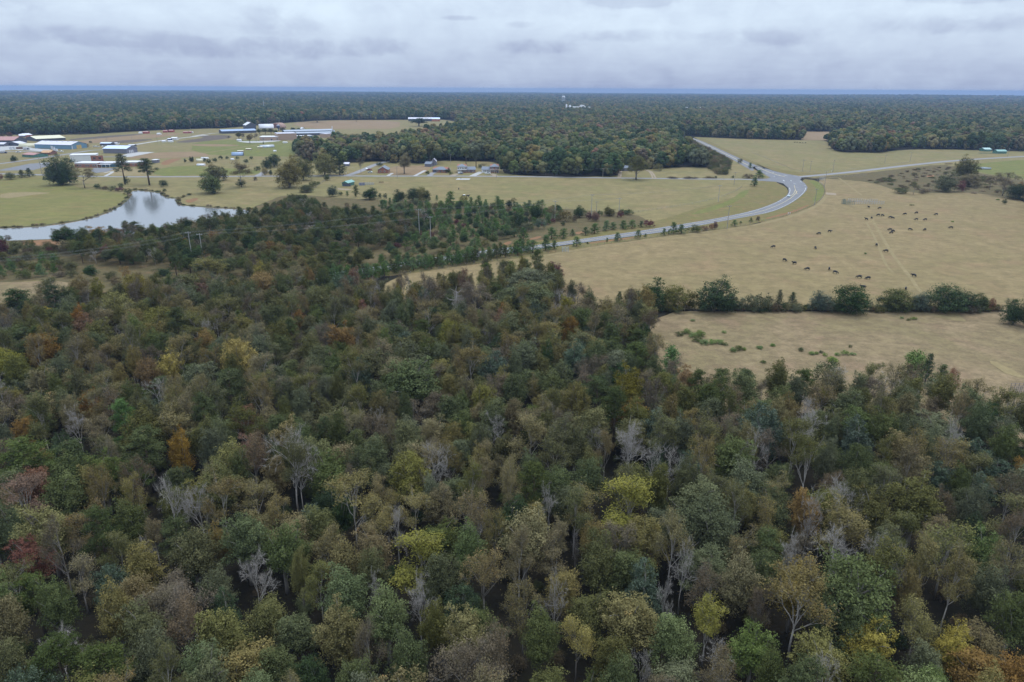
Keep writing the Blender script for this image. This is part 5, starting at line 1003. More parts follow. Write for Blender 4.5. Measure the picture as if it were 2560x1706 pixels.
def win(root, x, z, w, h, y=-0.06, frame=whitew, mull=True):
    f = MB().box(x, x + w, y, y + 0.1, z, z + h).build('window', frame, root)
    MB().box(x + 0.1, x + w / 2 - 0.05, y - 0.03, y + 0.02, z + 0.1, z + h - 0.1).build('pane', glass, f)
    if mull: MB().box(x + w / 2 + 0.05, x + w - 0.1, y - 0.03, y + 0.02, z + 0.1, z + h - 0.1).build('pane', glass, f)
def side_win(root, X, y, z, w, h, frame=whitew):
    f = MB().box(X - 0.04, X + 0.06, y, y + w, z, z + h).build('window', frame, root)
    MB().box(X + 0.03, X + 0.09, y + 0.1, y + w - 0.1, z + 0.1, z + h - 0.1).build('pane', glass, f)
def gable(name, label, cat, pL, pR, depth, eave, ridge, wm, rm, ax='x', over=0.5, wins=(), doors=(), ends=(), vents=0, group=None, hip=False):
    rz, ln = basis(pL, pR); r = empty(name, pL, rz, label, cat, group); d2 = depth / 2
    if ax == 'x': MB().prism([(0, 0), (depth, 0), (depth, eave), (d2, ridge - 0.05), (0, eave)], 0, ln).build('wall', wm, r)
    else: MB().prism([(0, 0), (ln, 0), (ln, eave), (ln / 2, ridge - 0.05), (0, eave)], 0, depth, 'y').build('wall', wm, r)
    half, run, along = (d2, depth, ln) if ax == 'x' else (ln / 2, ln, depth)
    sl = (ridge - eave) / half; t = 0.18; e = eave - over * sl
    hp = min(half, along * 0.45) if hip else 0
    mb = MB()
    for side in (0, 1):
        b = len(mb.v); u0, u1 = (-over, half) if side == 0 else (run + over, half)
        pts = [(-over, u0, e + 0.03), (along + over, u0, e + 0.03), (along + over - (hp + over if hip else 0), u1, ridge + 0.03), (-over + (hp + over if hip else 0), u1, ridge + 0.03)]
        for zt in (0, t):
            for a, u, z in pts: mb.v.append((a, u, z + zt) if ax == 'x' else (u, a, z + zt))
        mb.f += [(b, b + 1, b + 2, b + 3), (b + 4, b + 7, b + 6, b + 5), (b, b + 4, b + 5, b + 1), (b + 1, b + 5, b + 6, b + 2), (b + 2, b + 6, b + 7, b + 3), (b + 3, b + 7, b + 4, b)]
    if hip:
        for a0, a1 in ((-over, hp), (along + over, along - hp)):
            b = len(mb.v)
            for a, u, z in ((a0, -over, e + 0.04), (a0, run + over, e + 0.04), (a1, half, ridge + 0.04)): mb.v.append((a, u, z + t) if ax == 'x' else (u, a, z + t))
            mb.f.append((b, b + 1, b + 2))
    ro = mb.build('roof', rm, r)
    for k in range(vents):
        x = ln * (k + 0.7) / (vents + 0.4); v = MB().box(x, x + 1.6, d2 - 1.8, d2 - 0.6, ridge - 0.9, ridge + 0.5).build('roof_vent', roofw, ro)
    for x, z, w, h in wins: win(r, x, z, w, h)
    for x, w, h, m in doors: MB().box(x, x + w, -0.08, 0.05, 0, h).build('door', m, r)
    for y, w, z, h, m in ends: MB().box(ln - 0.05, ln + 0.08, y, y + w, z, z + h).build('door', m, r)
    return r
def flat(name, label, cat, pL, pR, depth, h, wm, rm, wins=(), doors=(), par=0.4, over=0.3, band=None, group=None, side_wins=()):
    rz, ln = basis(pL, pR); r = empty(name, pL, rz, label, cat, group)
    MB().box(0, ln, 0, depth, 0, h).build('wall', wm, r)
    MB().box(-over, ln + over, -over, depth + over, h + 0.004, h + par).build('roof', rm, r)
    if band: MB().box(-0.05, ln + 0.05, -0.05, 0.1, h - 0.9, h - 0.02).build('fascia', band, r)
    for x, z, w, hh in wins: win(r, x, z, w, hh)
    for x, w, hh, m in doors: MB().box(x, x + w, -0.08, 0.05, 0, hh).build('door', m, r)
    for y, z, w, hh in side_wins: side_win(r, ln, y, z, w, hh)
    return r
def quonset(name, label, cat, pL, pR, depth, m, em, group=None, hk=0.5):
    rz, ln = basis(pL, pR); r = empty(name, pL, rz, label, cat, group)
    prof = [(depth / 2 - depth / 2 * math.cos(a), depth * hk * math.sin(a)) for a in np.linspace(0, math.pi, 13)]
    MB().prism(prof, 0, ln).build('shell', m, r, True)
    for X in (0, ln): MB().prism([(depth / 2 + (u - depth / 2) * 0.9, z * 0.9) for u, z in prof], X - 0.04, X + 0.04).build('end_wall', em, r)
    for k in range(1, int(ln // 3)): MB().prism([(depth / 2 + (u - depth / 2) * 1.01, z * 1.01) for u, z in prof], k * 3 - 0.06, k * 3 + 0.06).build('rib', m, r)
    return r
def shed(label, fr, x0, x1, yb, yt, depth, wm, rm, name='shed', cat='shed', group=None, y1=None, doors=()):
    a, b = P(fr, x0, yb), P(fr, x1, yb if y1 is None else y1); h = max(1.6, height_at(a, fr, x0, yt))
    return gable(name, label, cat, a, b, depth, h * 0.72, h, wm, rm, over=0.3, group=group, doors=doors)
WF = lambda fr, x0, y0, x1, y1: (P(fr, x0, y0), P(fr, x1, y1))
# left: warehouses and school
p = WF(21, 690, 560, 1400, 578); gable('warehouse', 'long blue metal warehouse with pale ridge roof and yellow doors', 'warehouse', *p, 26, 5.2, 8.6, bluew, roofl, doors=((24, 3.2, 3.6, roofw), (28, 2.2, 2.6, roofw)), ends=((9, 3.6, 0, 4.4, yeld), (13.2, 3.6, 0, 4.4, yeld), (1.2, 1.2, 0, 4.6, roofw)), vents=6)
p = WF(22, 462, 655, 920, 662); gable('warehouse', 'dark grey metal warehouse with pale blue roof beside the concrete apron', 'warehouse', *p, 21, 5.4, 8.2, greyw, rooflb, ends=((5, 1.6, 0.3, 3.2, roofw), (8, 1.6, 0.3, 3.2, roofw), (11, 1.6, 0.3, 3.2, roofw)), doors=((20, 1.6, 2.4, greyw),))
p = WF(21, 720, 425, 1290, 398); gable('barn', 'wide low barn with cream roof behind the blue warehouse', 'barn', *p, 42, 3.4, 6.4, darkw, cream)
p = WF(21, -260, 470, 280, 470); gable('barn', 'dark barn with faded red roof at the yard corner', 'barn', *p, 30, 4.6, 8.6, darkw, redr)
p = WF(21, 130, 510, 380, 512); gable('machine_shed', 'open machine shed with grey gable roof', 'shed', *p, 14, 3.0, 5.2, darkw, roofl, ax='y')
p = WF(21, -150, 520, 80, 522); gable('machine_shed', 'small grey shed below the red roofed barn', 'shed', *p, 12, 2.8, 4.6, greyw, roofl)
p = WF(21, 365, 540, 690, 540); quonset('polytunnel', 'pale cream round-roofed tunnel left of the blue warehouse', 'tunnel', *p, 9.5, cream, cream)
p = WF(21, 440, 727, 665, 742); gable('cottage', 'low dark green building with red roof and five pale windows', 'building', *p, 16, 2.8, 4.2, greenw, redr, wins=[(1.6 + 2.2 * k, 1.1, 1.2, 0.9) for k in range(5)])
p = WF(21, 800, 690, 985, 690); gable('cottage', 'small building with orange roof beside the red roofed one', 'building', *p, 14, 2.6, 4.6, brick_d, orw)
p = WF(21, 380, 345, 500, 342); gable('shed', 'white roofed shed against the far left wood', 'shed', *p, 12, 2.6, 4.4, greyw, roofw)
p = WF(21, 500, 340, 640, 330); gable('shed', 'red walled shed against the far left wood', 'shed', *p, 14, 3.0, 5.0, redw, roofw)
p = WF(21, 1390, 830, 1900, 815); flat('school', 'taller white school hall with brick end wall', 'school', *p, 18, 6.8, whitew, roofw, doors=((19, 11.5, 6.0, brick),), wins=[(21, 2.2, 2.4, 2.2), (26, 2.2, 2.4, 2.2)], band=whitew)
p = WF(21, 1475, 935, 1915, 937); flat('school', 'single-storey red brick school block with white roof band', 'school', *p, 15, 4.2, brick, roofw, wins=[(2.0, 1.1, 1.8, 1.6), (4.6, 1.1, 1.8, 1.6), (10.2, 1.1, 1.8, 1.6), (12.4, 1.1, 1.8, 1.6), (17.2, 1.1, 1.8, 1.6), (19.4, 1.1, 1.8, 1.6)], band=roofw)
p = WF(22, 350, 925, 780, 925); flat('school', 'low school wing with teal wall and white canopy', 'school', *p, 13, 3.8, tealw, roofw, wins=[(3, 1.2, 2.0, 1.4), (8, 1.2, 2.0, 1.4), (18, 1.2, 2.0, 1.4)], band=roofw)
p = WF(22, 800, 918, 1230, 912); flat('school', 'white-roofed brick school wing beside the dense pine', 'school', *p, 14, 4.0, brick, roofw, wins=[(2, 1.2, 1.6, 1.4), (6, 1.2, 1.6, 1.4), (11, 1.2, 1.6, 1.4), (16, 1.2, 1.6, 1.4)], band=roofw)
def canopy(fr, x0, x1, yb, label):
    a, b = P(fr, x0, yb), P(fr, x1, yb); rz, ln = basis(a, b); r = empty('canopy', a, rz, label, 'canopy')
    MB().box(-0.3, ln + 0.3, -0.3, 3.4, 2.9, 3.2).build('roof', roofw, r)
    for k in range(4): MB().box(k * (ln - 0.3) / 3, k * (ln - 0.3) / 3 + 0.3, 0, 0.3, 0, 2.9).build('post', whitew, r)
canopy(22, 345, 590, 937, 'white flat canopy on posts along the school wing')
p = WF(22, 1410, 850, 1500, 850); flat('shed', 'small grey building with white roof behind the dense pine', 'shed', *p, 8, 3.0, greyw, roofw)
# red sheds by the far field
RG = 'red sheds along the far field edge'
for fr, x0, x1, yb, yt in ((22, 1230, 1330, 272, 228), (22, 1625, 1705, 250, 205), (22, 1740, 1820, 245, 198), (22, 2020, 2110, 265, 232), (22, 2110, 2180, 262, 230)):
    shed('red shed standing by the far field edge', fr, x0, x1, yb, yt, 9, redw, redr, group=RG)
shed('low white shed beside the red far sheds', 22, 1150, 1225, 272, 240, 7, whitew, roofw); shed('white tank shelter on the far field', 22, 1505, 1570, 295, 262, 7, whitew, roofw); shed('small white shed at the end of the red row', 22, 2175, 2205, 260, 232, 6, whitew, roofw)
shed('white workshop beside the concrete farm road', 22, 1790, 1895, 395, 345, 10, whitew, roofw); shed('navy shed beside the white workshop', 22, 1715, 1775, 405, 365, 7, navy, roofl); shed('low white trailer shed in front of the navy shed', 22, 1605, 1670, 440, 410, 6, whitew, roofw); shed('low white trailer shed under the white workshop', 22, 1720, 1810, 440, 410, 6, whitew, roofw)
shed('long open implement shed behind the grey warehouse', 22, 395, 600, 505, 447, 12, darkw, rooflb); shed('pale low shed beside the implement shed', 22, 600, 715, 490, 452, 10, whitew, roofl); shed('small dark shed with white roof behind the grey warehouse', 22, 945, 1060, 525, 488, 8, darkw, roofw)
# middle farm complex
p = WF(23, 120, 430, 790, 410); gable('livestock_barn', 'long open barn with light blue roof', 'barn', *p, 22, 4.0, 6.2, darkw, bluer)
p = WF(23, 600, 345, 790, 340); gable('barn', 'dark gabled barn with white roof behind the blue roofed barn', 'barn', *p, 24, 7.5, 12.5, darkw, roofw, ax='y')
p = WF(23, 860, 335, 1140, 330); quonset('arena', 'white round-roofed hall behind the row of green trees', 'hall', *p, 26, roofw, whitew, hk=0.32)
p = WF(23, 1270, 320, 1380, 312); quonset('arena', 'reddish round-roofed hall behind the dark water tower', 'hall', *p, 24, brownr, brick_d, hk=0.4)
p = WF(23, 1220, 560, 1590, 550); flat('school', 'tall tan brick block of the farm school', 'school', *p, 28, 9.5, tanbrick, roofl, wins=[(30, 3, 2.5, 2)])
p = WF(23, 860, 565, 1225, 562); flat('school', 'low tan brick wing with pale roof', 'school', *p, 26, 5.0, tanbrick, roofw, doors=((16, 2, 2.6, darkw),), wins=[(4, 1.4, 2, 1.8), (24, 1.4, 2, 1.8)])
p = WF(23, 1525, 540, 1900, 525); flat('school', 'low glazed wing with white roof beside the tan brick block', 'school', *p, 14, 4.4, tealw, roofw, wins=[(3 + 5 * k, 1.0, 3.0, 2.0) for k in range(7)])
p = WF(23, 1590, 470, 2260, 455); gable('livestock_barn', 'very long grey-blue barn in front of the steel silos', 'barn', *p, 18, 3.6, 5.4, darkw, roofg)
p = WF(23, 1350, 430, 2300, 405); gable('livestock_barn', 'long grey-blue barn behind the very long one', 'barn', *p, 20, 3.6, 5.6, darkw, roofg)
p = WF(23, 2170, 510, 2290, 500); flat('shed', 'tan block at the end of the long barns', 'shed', *p, 14, 5.5, tanbrick, roofl)
p = WF(23, 1690, 385, 1745, 383); gable('shed', 'small white gabled shed above the long barns', 'shed', *p, 8, 4.6, 7.0, whitew, roofw, ax='y')
def silo(fr, x, yb, yt, wpx, label, mat=steel, group=None, cone=0.18, hid=0.0, cat='silo'):
    b = P(fr, x, yb, hid); h = height_at(b, fr, x, yt); r_ = px_m(b, fr, wpx) / 2
    r = empty('silo', b, 0, label, cat, group)
    MB().lathe([(r_, 0), (r_, h * (1 - cone))], 18).build('body', mat, r, True)
    MB().lathe([(r_ * 1.03, h * (1 - cone)), (r_ * 0.25, h * 0.99), (r_ * 0.2, h)], 18).build('cap', mat, r, True)
    for k in range(1, 6): MB().lathe([(r_ * 1.02, h * (1 - cone) * k / 6 - 0.12), (r_ * 1.02, h * (1 - cone) * k / 6 + 0.12)], 18).build('hoop', mat, r, True)
    return r
silo(23, 2262, 420, 365, 26, 'grey steel silo at the end of the long barns', group='grey steel silos'); silo(23, 2315, 425, 355, 36, 'grey steel silo at the end of the long barns', group='grey steel silos')
silo(23, 2285, 430, 280, 12, 'thin tall elevator leg between the steel silos', cone=0.05, cat='elevator')
def dark_tower():
    b = P(23, 1228, 372); h = height_at(b, 23, 1228, 252); k = h
    r = empty('water_tower', b, 0, 'dark blue water tank on a single stem among the farm trees', 'water tower')
    w = px_m(b, 23, 64) / 2
    MB().lathe([(w * 0.45, 0), (w * 0.3, k * 0.1), (w * 0.3, k * 0.35)], 14).build('stem', navy, r, True)
    MB().lathe([(w * 0.3, k * 0.33), (w * 0.85, k * 0.5), (w, k * 0.62), (w, k * 0.88)], 18).build('tank', navy, r, True)
    MB().lathe([(w * 1.02, k * 0.87), (w * 0.7, k * 0.96), (w * 0.15, k)], 18).build('lid', roofl, r, True)
dark_tower()
HGp = 'small huts on the green paddock'
for fr, x0, x1, yb, yt, wm, rm, lb in ((23, 410, 490, 575, 540, whitew, roofw, 'small white hut beside the trees of the green paddock'), (23, 1310, 1390, 615, 590, whitew, roofw, 'low white hut alone at the top of the green paddock'), (23, 420, 530, 785, 760, tanbrick, cream, 'tan roofed low hut on the green paddock'), (23, 585, 685, 745, 720, tanbrick, cream, 'pale tan low hut nearer the long tunnel'), (23, 810, 905, 710, 685, tanbrick, cream, 'cream low hut against the end of the long tunnel')):
    shed(lb, fr, x0, x1, yb, yt, 5, wm, rm, name='hut', cat='hut', group=HGp)
p = WF(23, 880, 708, 1150, 695); quonset('polytunnel', 'long pale steel tunnel house on the green paddock', 'tunnel', *p, 7.5, steel, greenw, hk=0.45)
p = WF(23, 305, 865, 530, 862); quonset('polytunnel', 'blue round-roofed tunnel house on the green paddock', 'tunnel', *p, 8, bluer, darkw, hk=0.5)
for fr, x0, x1, y, lb in ((23, 1120, 1175, 780, 'white dome hutch alone on the green paddock'), (23, 285, 345, 945, 'white dome hutch in front of the blue tunnel'), (2, 60, 140, 745, 'white dome hutch by the left dirt yard'), (2, 100, 180, 668, 'white dome hutch behind the dark bushes'), (1, 2220, 2310, 1060, 'white dome hutch on the lower green paddock')):
    a, b = WF(fr, x0, y, x1, y); quonset('hutch', lb, 'hutch', a, b, 3.6, roofw, whitew, hk=0.5)
p = WF(2, 45, 695, 125, 695); quonset('polytunnel', 'small cream tunnel by the dirt yard', 'tunnel', *p, 5, cream, cream)
# green field shelter and blue feeder in the paddock
a, b = WF(28, 435, 515, 550, 520); gable('field_shelter', 'open green metal field shelter in the paddock', 'shelter', a, b, 11, 2.6, 3.9, greenw, greenr, ax='y', doors=((0.6, 7.0, 2.3, darkw),))
def rack(fr, x0, x1, yb, yt, label, mat, n=6, name='corral_pen', cat='pen', d=3.0, rails=4, group=None):
    a, b = P(fr, x0, yb), P(fr, x1, yb); h = max(1.2, height_at(a, fr, x0, yt)); rz, ln = basis(a, b); r = empty(name, a, rz, label, cat, group)
    pm = MB().box(-0.06, 0.06, -0.06, 0.06, 0, h).mesh('post', mat)
    for k in range(n):
        for yy in (0, d):
            o = bpy.data.objects.new('post', pm); o.location = (ln * k / (n - 1), yy, 0); link(o, r)
    for j in range(rails):
        for yy in (0, d): MB().box(0, ln, yy - 0.035, yy + 0.035, h * (j + 0.6) / rails - 0.05, h * (j + 0.6) / rails + 0.05).build('rail', mat, r)
    return r
bl = M_('blue enamel', (0.04, 0.09, 0.30), 0.5, var=0.15); gp = M_('green panel paint', (0.10, 0.17, 0.15), 0.6, var=0.2)
rack(28, 765, 870, 505, 450, 'blue steel cattle feeder next to the green shelter', bl, 7, 'cattle_feeder', 'feeder', 2.4, 5)
rack(28, 875, 1050, 495, 450, 'thin grey pen panels beside the blue feeder', steel, 6)
rack(28, 1155, 1240, 455, 438, 'low rusty hay rack on the paddock', rustm, 4, 'hay_rack', 'rack', 1.0, 2)
rack(26, 2020, 2060, 715, 610, 'tall dark green chute at the end of the corral', gp, 3, 'cattle_chute', 'chute', 1.5, 8)
rack(26, 2065, 2240, 730, 650, 'green steel corral pen on the pasture', gp, 6, d=6)
rack(6, 890, 1010, 105, 75, 'long grey corral panels on the pasture', steel, 7, d=10); rack(6, 1015, 1140, 108, 78, 'grey corral panels with dark trough', steel, 7, d=9)
rack(9, 435, 488, 660, 615, 'small metal gate frame by the highway fence', steel, 3, 'gate_frame', 'gate', 1.5, 3)
rack(6, 2225, 2278, 1140, 1092, 'wooden gate frame under the hedgerow trees', woodp, 3, 'gate_frame', 'gate', 0.6, 3)
rack(11, 2275, 2330, 270, 225, 'pale wooden cattle chute at the near pasture edge', woodp, 4, 'cattle_chute', 'chute', 2.0, 5)
rack(26, 1560, 1660, 250, 170, 'grey pole frame beside the junction fence', steel, 4, 'gate_frame', 'gate', 1.5, 3)
# brick houses
def house_windows(r, xs, z, w=1.3, h=1.4):
    for x in xs: win(r, x, z, w, h)
p = WF(24, 205, 505, 560, 515); ln = (p[1] - p[0]).length
r = gable('brick_house', 'single-storey brick house with grey-blue hip roof', 'house', *p, 11, 2.7, 4.8, brick, shing, hip=True, wins=[(ln * 0.30, 0.9, 1.8, 1.3), (ln * 0.72, 0.9, 1.8, 1.3)], doors=((ln * 0.54, 1.0, 2.1, darkw), (ln * 0.04, 3.6, 2.3, darkw)))
p = WF(24, 820, 515, 1040, 515); ln = (p[1] - p[0]).length
r = gable('brick_house', 'two-storey brick house with white garage and grey roof', 'house', *p, 11, 5.6, 7.4, brick, shing, hip=True, wins=[(ln * k, 3.6, 1.2, 1.3) for k in (0.06, 0.28, 0.48, 0.66, 0.84)] + [(ln * 0.48, 0.8, 1.2, 1.4), (ln * 0.66, 0.8, 1.2, 1.4), (ln * 0.84, 0.8, 1.2, 1.4)], doors=((ln * 0.03, 3.6, 2.4, whitew),))
MB().box(-0.3, ln + 0.3, -1.4, 0.0, 2.7, 3.0).build('porch_roof', whitew, r)
MB().box(ln * 0.02, ln * 0.98, -0.04, 0.0, 3.1, 5.5).build('siding', whitew, r)
p = WF(24, 1045, 512, 1260, 510); ln = (p[1] - p[0]).length
r = gable('brick_house', 'low brick wing house right of the white garage', 'house', *p, 11, 2.8, 4.9, brick, shing, wins=[(ln * 0.08, 0.8, 1.2, 1.5), (ln * 0.24, 0.8, 1.2, 1.5), (ln * 0.62, 0.8, 1.2, 1.5), (ln * 0.78, 0.8, 1.2, 1.5)], doors=((ln * 0.44, 1.1, 2.1, darkw),))
p = WF(24, 1415, 508, 1620, 512); ln = (p[1] - p[0]).length
r = gable('brick_house', 'low house with grey roof and white porch beside the parked pickup', 'house', *p, 11, 2.8, 4.9, whitew, shing, wins=[(ln * k, 0.8, 1.2, 1.4) for k in (0.2, 0.4, 0.62, 0.8)])
p = WF(24, 1625, 515, 1835, 515); ln = (p[1] - p[0]).length
r = gable('brick_house', 'two-storey brick house nearest the dark lane-side trees', 'house', *p, 11, 5.6, 7.6, brick, shing, hip=True, wins=[(ln * k, 3.7, 1.2, 1.3) for k in (0.08, 0.24, 0.56, 0.72, 0.86)] + [(ln * k, 0.8, 1.1, 1.4) for k in (0.08, 0.26, 0.5, 0.66)], doors=((ln * 0.8, 1.1, 2.1, darkw),))
MB().box(-0.3, ln + 0.3, -1.5, 0.0, 2.7, 3.0).build('porch_roof', whitew, r)
for k in range(3): MB().box(ln * k / 2 - (0.2 if k else 0), ln * k / 2 + (0 if k else 0.2), -1.4, -1.2, 0, 2.7).build('porch_post', whitew, r)
p = WF(28, 1135, 262, 1330, 262); ln = (p[1] - p[0]).length
r = gable('brick_house', 'small gabled brick house beside the side street', 'house', *p, 15, 3.0, 5.6, brick, shing, ax='y', wins=[(ln * 0.2, 1.0, 1.3, 1.4), (ln * 0.62, 1.0, 1.3, 1.4)])
for y in (3, 9): side_win(r, ln, y, 1.0, 1.3, 1.4)
p = WF(28, 470, 125, 565, 125); gable('shed', 'low grey roofed outbuilding behind the side street', 'shed', *p, 7, 2.2, 3.4, greyw, roofl)
p = WF(24, 20, 365, 170, 370); gable('old_house', 'grey weathered house under the yard trees', 'house', *p, 9, 2.8, 4.6, greyw, shing)
p = WF(24, 190, 330, 300, 330); gable('old_house', 'pale two-gabled old house behind the yards', 'house', *p, 9, 4.0, 6.6, greyw, roofl, ax='y', wins=[(2, 1, 1, 1.3), (5, 1, 1, 1.3)])
p = WF(4, 720, 1030, 900, 1030); gable('cottage', 'grey cottage hidden behind the roadside oak', 'house', *p, 10, 2.8, 4.8, greyw, shing)
# barn on the far field, right shelters
p = WF(3, 275, 468, 545, 468); gable('livestock_barn', 'long open pole barn with pale roof on the far field', 'barn', *p, 24, 5.5, 8.4, darkw, roofl)
p = WF(3, 540, 470, 632, 470); gable('barn', 'orange-red end barn with blue gable on the far field', 'barn', *p, 24, 5.5, 8.4, M_('orange siding', (0.42, 0.15, 0.07), 0.7), rooflb, ends=((1, 22, 0, 5, bluew),))
p = WF(27, 1705, 255, 1815, 255); gable('field_shelter', 'pale teal roofed shelter at the right wood edge', 'shelter', *p, 10, 2.6, 4.2, greenw, M_('teal roof', (0.36, 0.52, 0.50), 0.5))
p = WF(27, 1915, 290, 2065, 290); gable('field_shelter', 'dark green shelter near the right wood edge', 'shelter', *p, 9, 2.8, 4.4, greenw, greenr)
rack(27, 1630, 2050, 295, 275, 'dark pen fence around the green shelters', gp, 16, d=3, rails=3)
rack(27, 1070, 1180, 470, 445, 'dark trough rack under the tall olive tree', rustm, 5, 'hay_rack', 'rack', 1.5, 3)
r = empty('tank', P(27, 1690, 540), 0, 'round grey manure tank on the green field', 'tank'); rt = px_m(P(27, 1690, 540), 27, 210) / 2
MB().lathe([(rt, 0), (rt, 1.3), (rt * 0.96, 1.3), (rt * 0.95, 0.9)], 30).build('wall', M_('dull tank steel', (0.22, 0.25, 0.28), 0.6, var=0.2), r, True)
# far factory, water tower and pale buildings standing above the woods
FG2 = 'white silos of the far factory'
silo(25, 352, 440, 300, 40, 'tall white silo of the far factory', roofw, FG2, 0.03, hid=9); silo(25, 436, 435, 322, 48, 'tall white silo of the far factory', roofw, FG2, 0.03, hid=9)
def far_block(fr, x0, x1, yb, yt, depth, label, wm=whitew, rm=roofw, hid=9, nw=0, name='factory'):
    a, b = P(fr, x0, yb, hid), P(fr, x1, yb, hid); h = height_at(a, fr, x0, yt); ln = (b - a).length
    FAR_CLEAR.append(((a.x + b.x) / 2, (a.y + b.y) / 2 + depth * 0.4, max(ln * 0.62, depth)))
    return flat(name, label, 'factory', a, b, depth, h, wm, rm, wins=[(ln * (k + 0.3) / nw, h * 0.72, ln * 0.4 / nw, h * 0.1) for k in range(nw)], par=0.6)
FAR_CLEAR.append((P(25, 395, 440, 9).x, P(25, 395, 440, 9).y, 55))
far_block(25, 470, 940, 440, 372, 40, 'long white factory hall beyond the middle wood', nw=8); far_block(25, 735, 795, 438, 330, 30, 'white roof tower of the far factory'); far_block(25, 1075, 1165, 412, 378, 30, 'small white outlying factory block')
far_block(4, 1470, 1650, 340, 316, 60, 'wide white building low in the far right woods', name='far_hall'); far_block(2, 1685, 1800, 60, 44, 50, 'white building far away in the left woods', name='far_hall'); far_block(2, 720, 790, 150, 122, 40, 'pale stone building far away in the left woods', tanbrick, name='far_hall')
def white_tower():
    b = P(25, 278, 240, 14); h = height_at(b, 25, 278, 97); w = px_m(b, 25, 76) / 2
    FAR_CLEAR.append((b.x, b.y, 25))
    r = empty('water_tower', b, 0, 'white water tower on legs far beyond the wood', 'water tower')
    MB().lathe([(w * 0.3, h * 0.70), (w * 0.9, h * 0.76), (w, h * 0.80), (w, h * 0.92), (w * 0.75, h * 0.975), (w * 0.1, h)], 20).build('tank', roofw, r, True)
    for k in range(6):
        a = k * math.pi / 3; MB().tube([(math.cos(a) * w * 1.05, math.sin(a) * w * 1.05, 0), (math.cos(a) * w * 0.9, math.sin(a) * w * 0.9, h * 0.80)], 0.75, 6).build('leg', roofw, r)
    MB().tube([(0, 0, 0), (0, 0, h * 0.74)], 1.1, 8).build('riser', roofw, r)
white_tower()
def mast(fr, x, yb, yt, hid, label):
    b = P(fr, x, yb, hid); h = height_at(b, fr, x, yt); r = empty('radio_mast', b, 0, label, 'mast'); b.z = 0
    w = 1.4
    for k in range(3):
        a = k * 2.1; MB().tube([(math.cos(a) * w, math.sin(a) * w, 0), (math.cos(a) * w * 0.5, math.sin(a) * w * 0.5, h)], 0.3, 4).build('leg', steel, r)
    for j in range(1, 8): MB().box(-w * 0.9, w * 0.9, -0.15, 0.15, h * j / 8 - 0.15, h * j / 8 + 0.15).build('brace', steel, r)
mast(2, 815, 95, 10, 10, 'grey lattice mast rising from the far left woods')

# ------------------------------------------------------------------ vehicles
def car(fr, x, y, heading, label, paint, kind='car', L_=4.5, W_=1.85):
    b = P(fr, x, y); r = empty({'car': 'car', 'truck': 'pickup_truck', 'box': 'box_truck'}[kind], (b.x, b.y, 0.11), heading, label, 'car' if kind == 'car' else 'truck')
    w = W_ / 2
    if kind == 'car':
        body = [(-2.2, 0.35), (2.2, 0.35), (2.25, 0.7), (1.9, 0.85), (1.0, 0.95), (-1.5, 0.98), (-2.2, 0.92)]; cab = [(1.0, 0.93), (0.35, 1.42), (-1.0, 1.45), (-1.75, 0.95)]
    elif kind == 'truck':
        body = [(-2.7, 0.45), (2.7, 0.45), (2.75, 0.9), (2.5, 1.08), (1.4, 1.15), (-2.7, 1.15)]; cab = [(1.4, 1.13), (0.8, 1.85), (-0.6, 1.88), (-0.8, 1.13)]
    else:
        body = [(-3.4, 0.6), (3.4, 0.6), (3.4, 1.2), (2.4, 1.3), (-3.4, 1.2)]; cab = [(3.3, 1.18), (2.9, 2.1), (1.7, 2.15), (1.7, 1.2)]
    k = L_ / 4.5 if kind == 'car' else 1.0
    MB().prism([(-0, 0)] and [(px_ * k, z) for px_, z in body], -w, w, 'y').build('body', paint, r)
    cb = MB().prism([(px_ * k, z) for px_, z in cab], -w * 0.86, w * 0.86, 'y').build('cabin', paint, r)
    for s in (-1, 1): MB().prism([(px_ * k * 0.93, 0.06 + z * 0.96) for px_, z in cab], s * w * 0.86 - 0.01, s * w * 0.86 + 0.01, 'y').build('side_window', glass, cb)
    (x0, z0), (x1, z1) = cab[0], cab[1]
    mbw = MB(); mbw.v = [(x0 * k + 0.02, -w * 0.78, z0 + 0.04), (x0 * k + 0.02, w * 0.78, z0 + 0.04), (x1 * k + 0.03, w * 0.78, z1 - 0.04), (x1 * k + 0.03, -w * 0.78, z1 - 0.04)]; mbw.f = [(0, 1, 2, 3)]; mbw.build('windscreen', glass, cb)
    if kind == 'box': MB().box(-3.4, 1.6, -w, w, 1.2, 3.4).build('cargo_box', roofw, r)
    ax = 1.4 * k if kind == 'car' else (1.75 if kind == 'truck' else 2.3)
    for sx in (-1, 1):
        for s in (-1, 1):
            t = MB().tube([(0, -0.11, 0), (0, 0.11, 0)], 0.34, 14).build('wheel', black, r, loc=(sx * ax, s * (w - 0.08), 0.34)); MB().tube([(0, -0.125, 0), (0, 0.125, 0)], 0.19, 10).build('hub', steel, t)
    fx = body[2][0] * k
    for s in (-1, 1): MB().box(fx - 0.12, fx - 0.02, s * w * 0.75 - 0.15, s * w * 0.75 + 0.15, 0.68, 0.84).build('headlight', roofw, r)
    return r
pt = lambda n, c: M_(n, c, 0.3, 0.0, 0.04, coat=0.4)
car(26, 955, 572, R(68), 'teal silver car driving round the highway curve', pt('teal silver paint', (0.30, 0.38, 0.42)))
car(24, 1560, 545, R(5), 'white pickup parked in front of the low house', pt('white paint', (0.75, 0.75, 0.75)), 'truck'); car(24, 870, 540, R(80), 'silver car parked before the white garage', pt('silver paint', (0.35, 0.37, 0.40))); car(24, 930, 542, R(85), 'dark grey car parked beside the silver car', pt('dark grey paint', (0.10, 0.11, 0.13)))
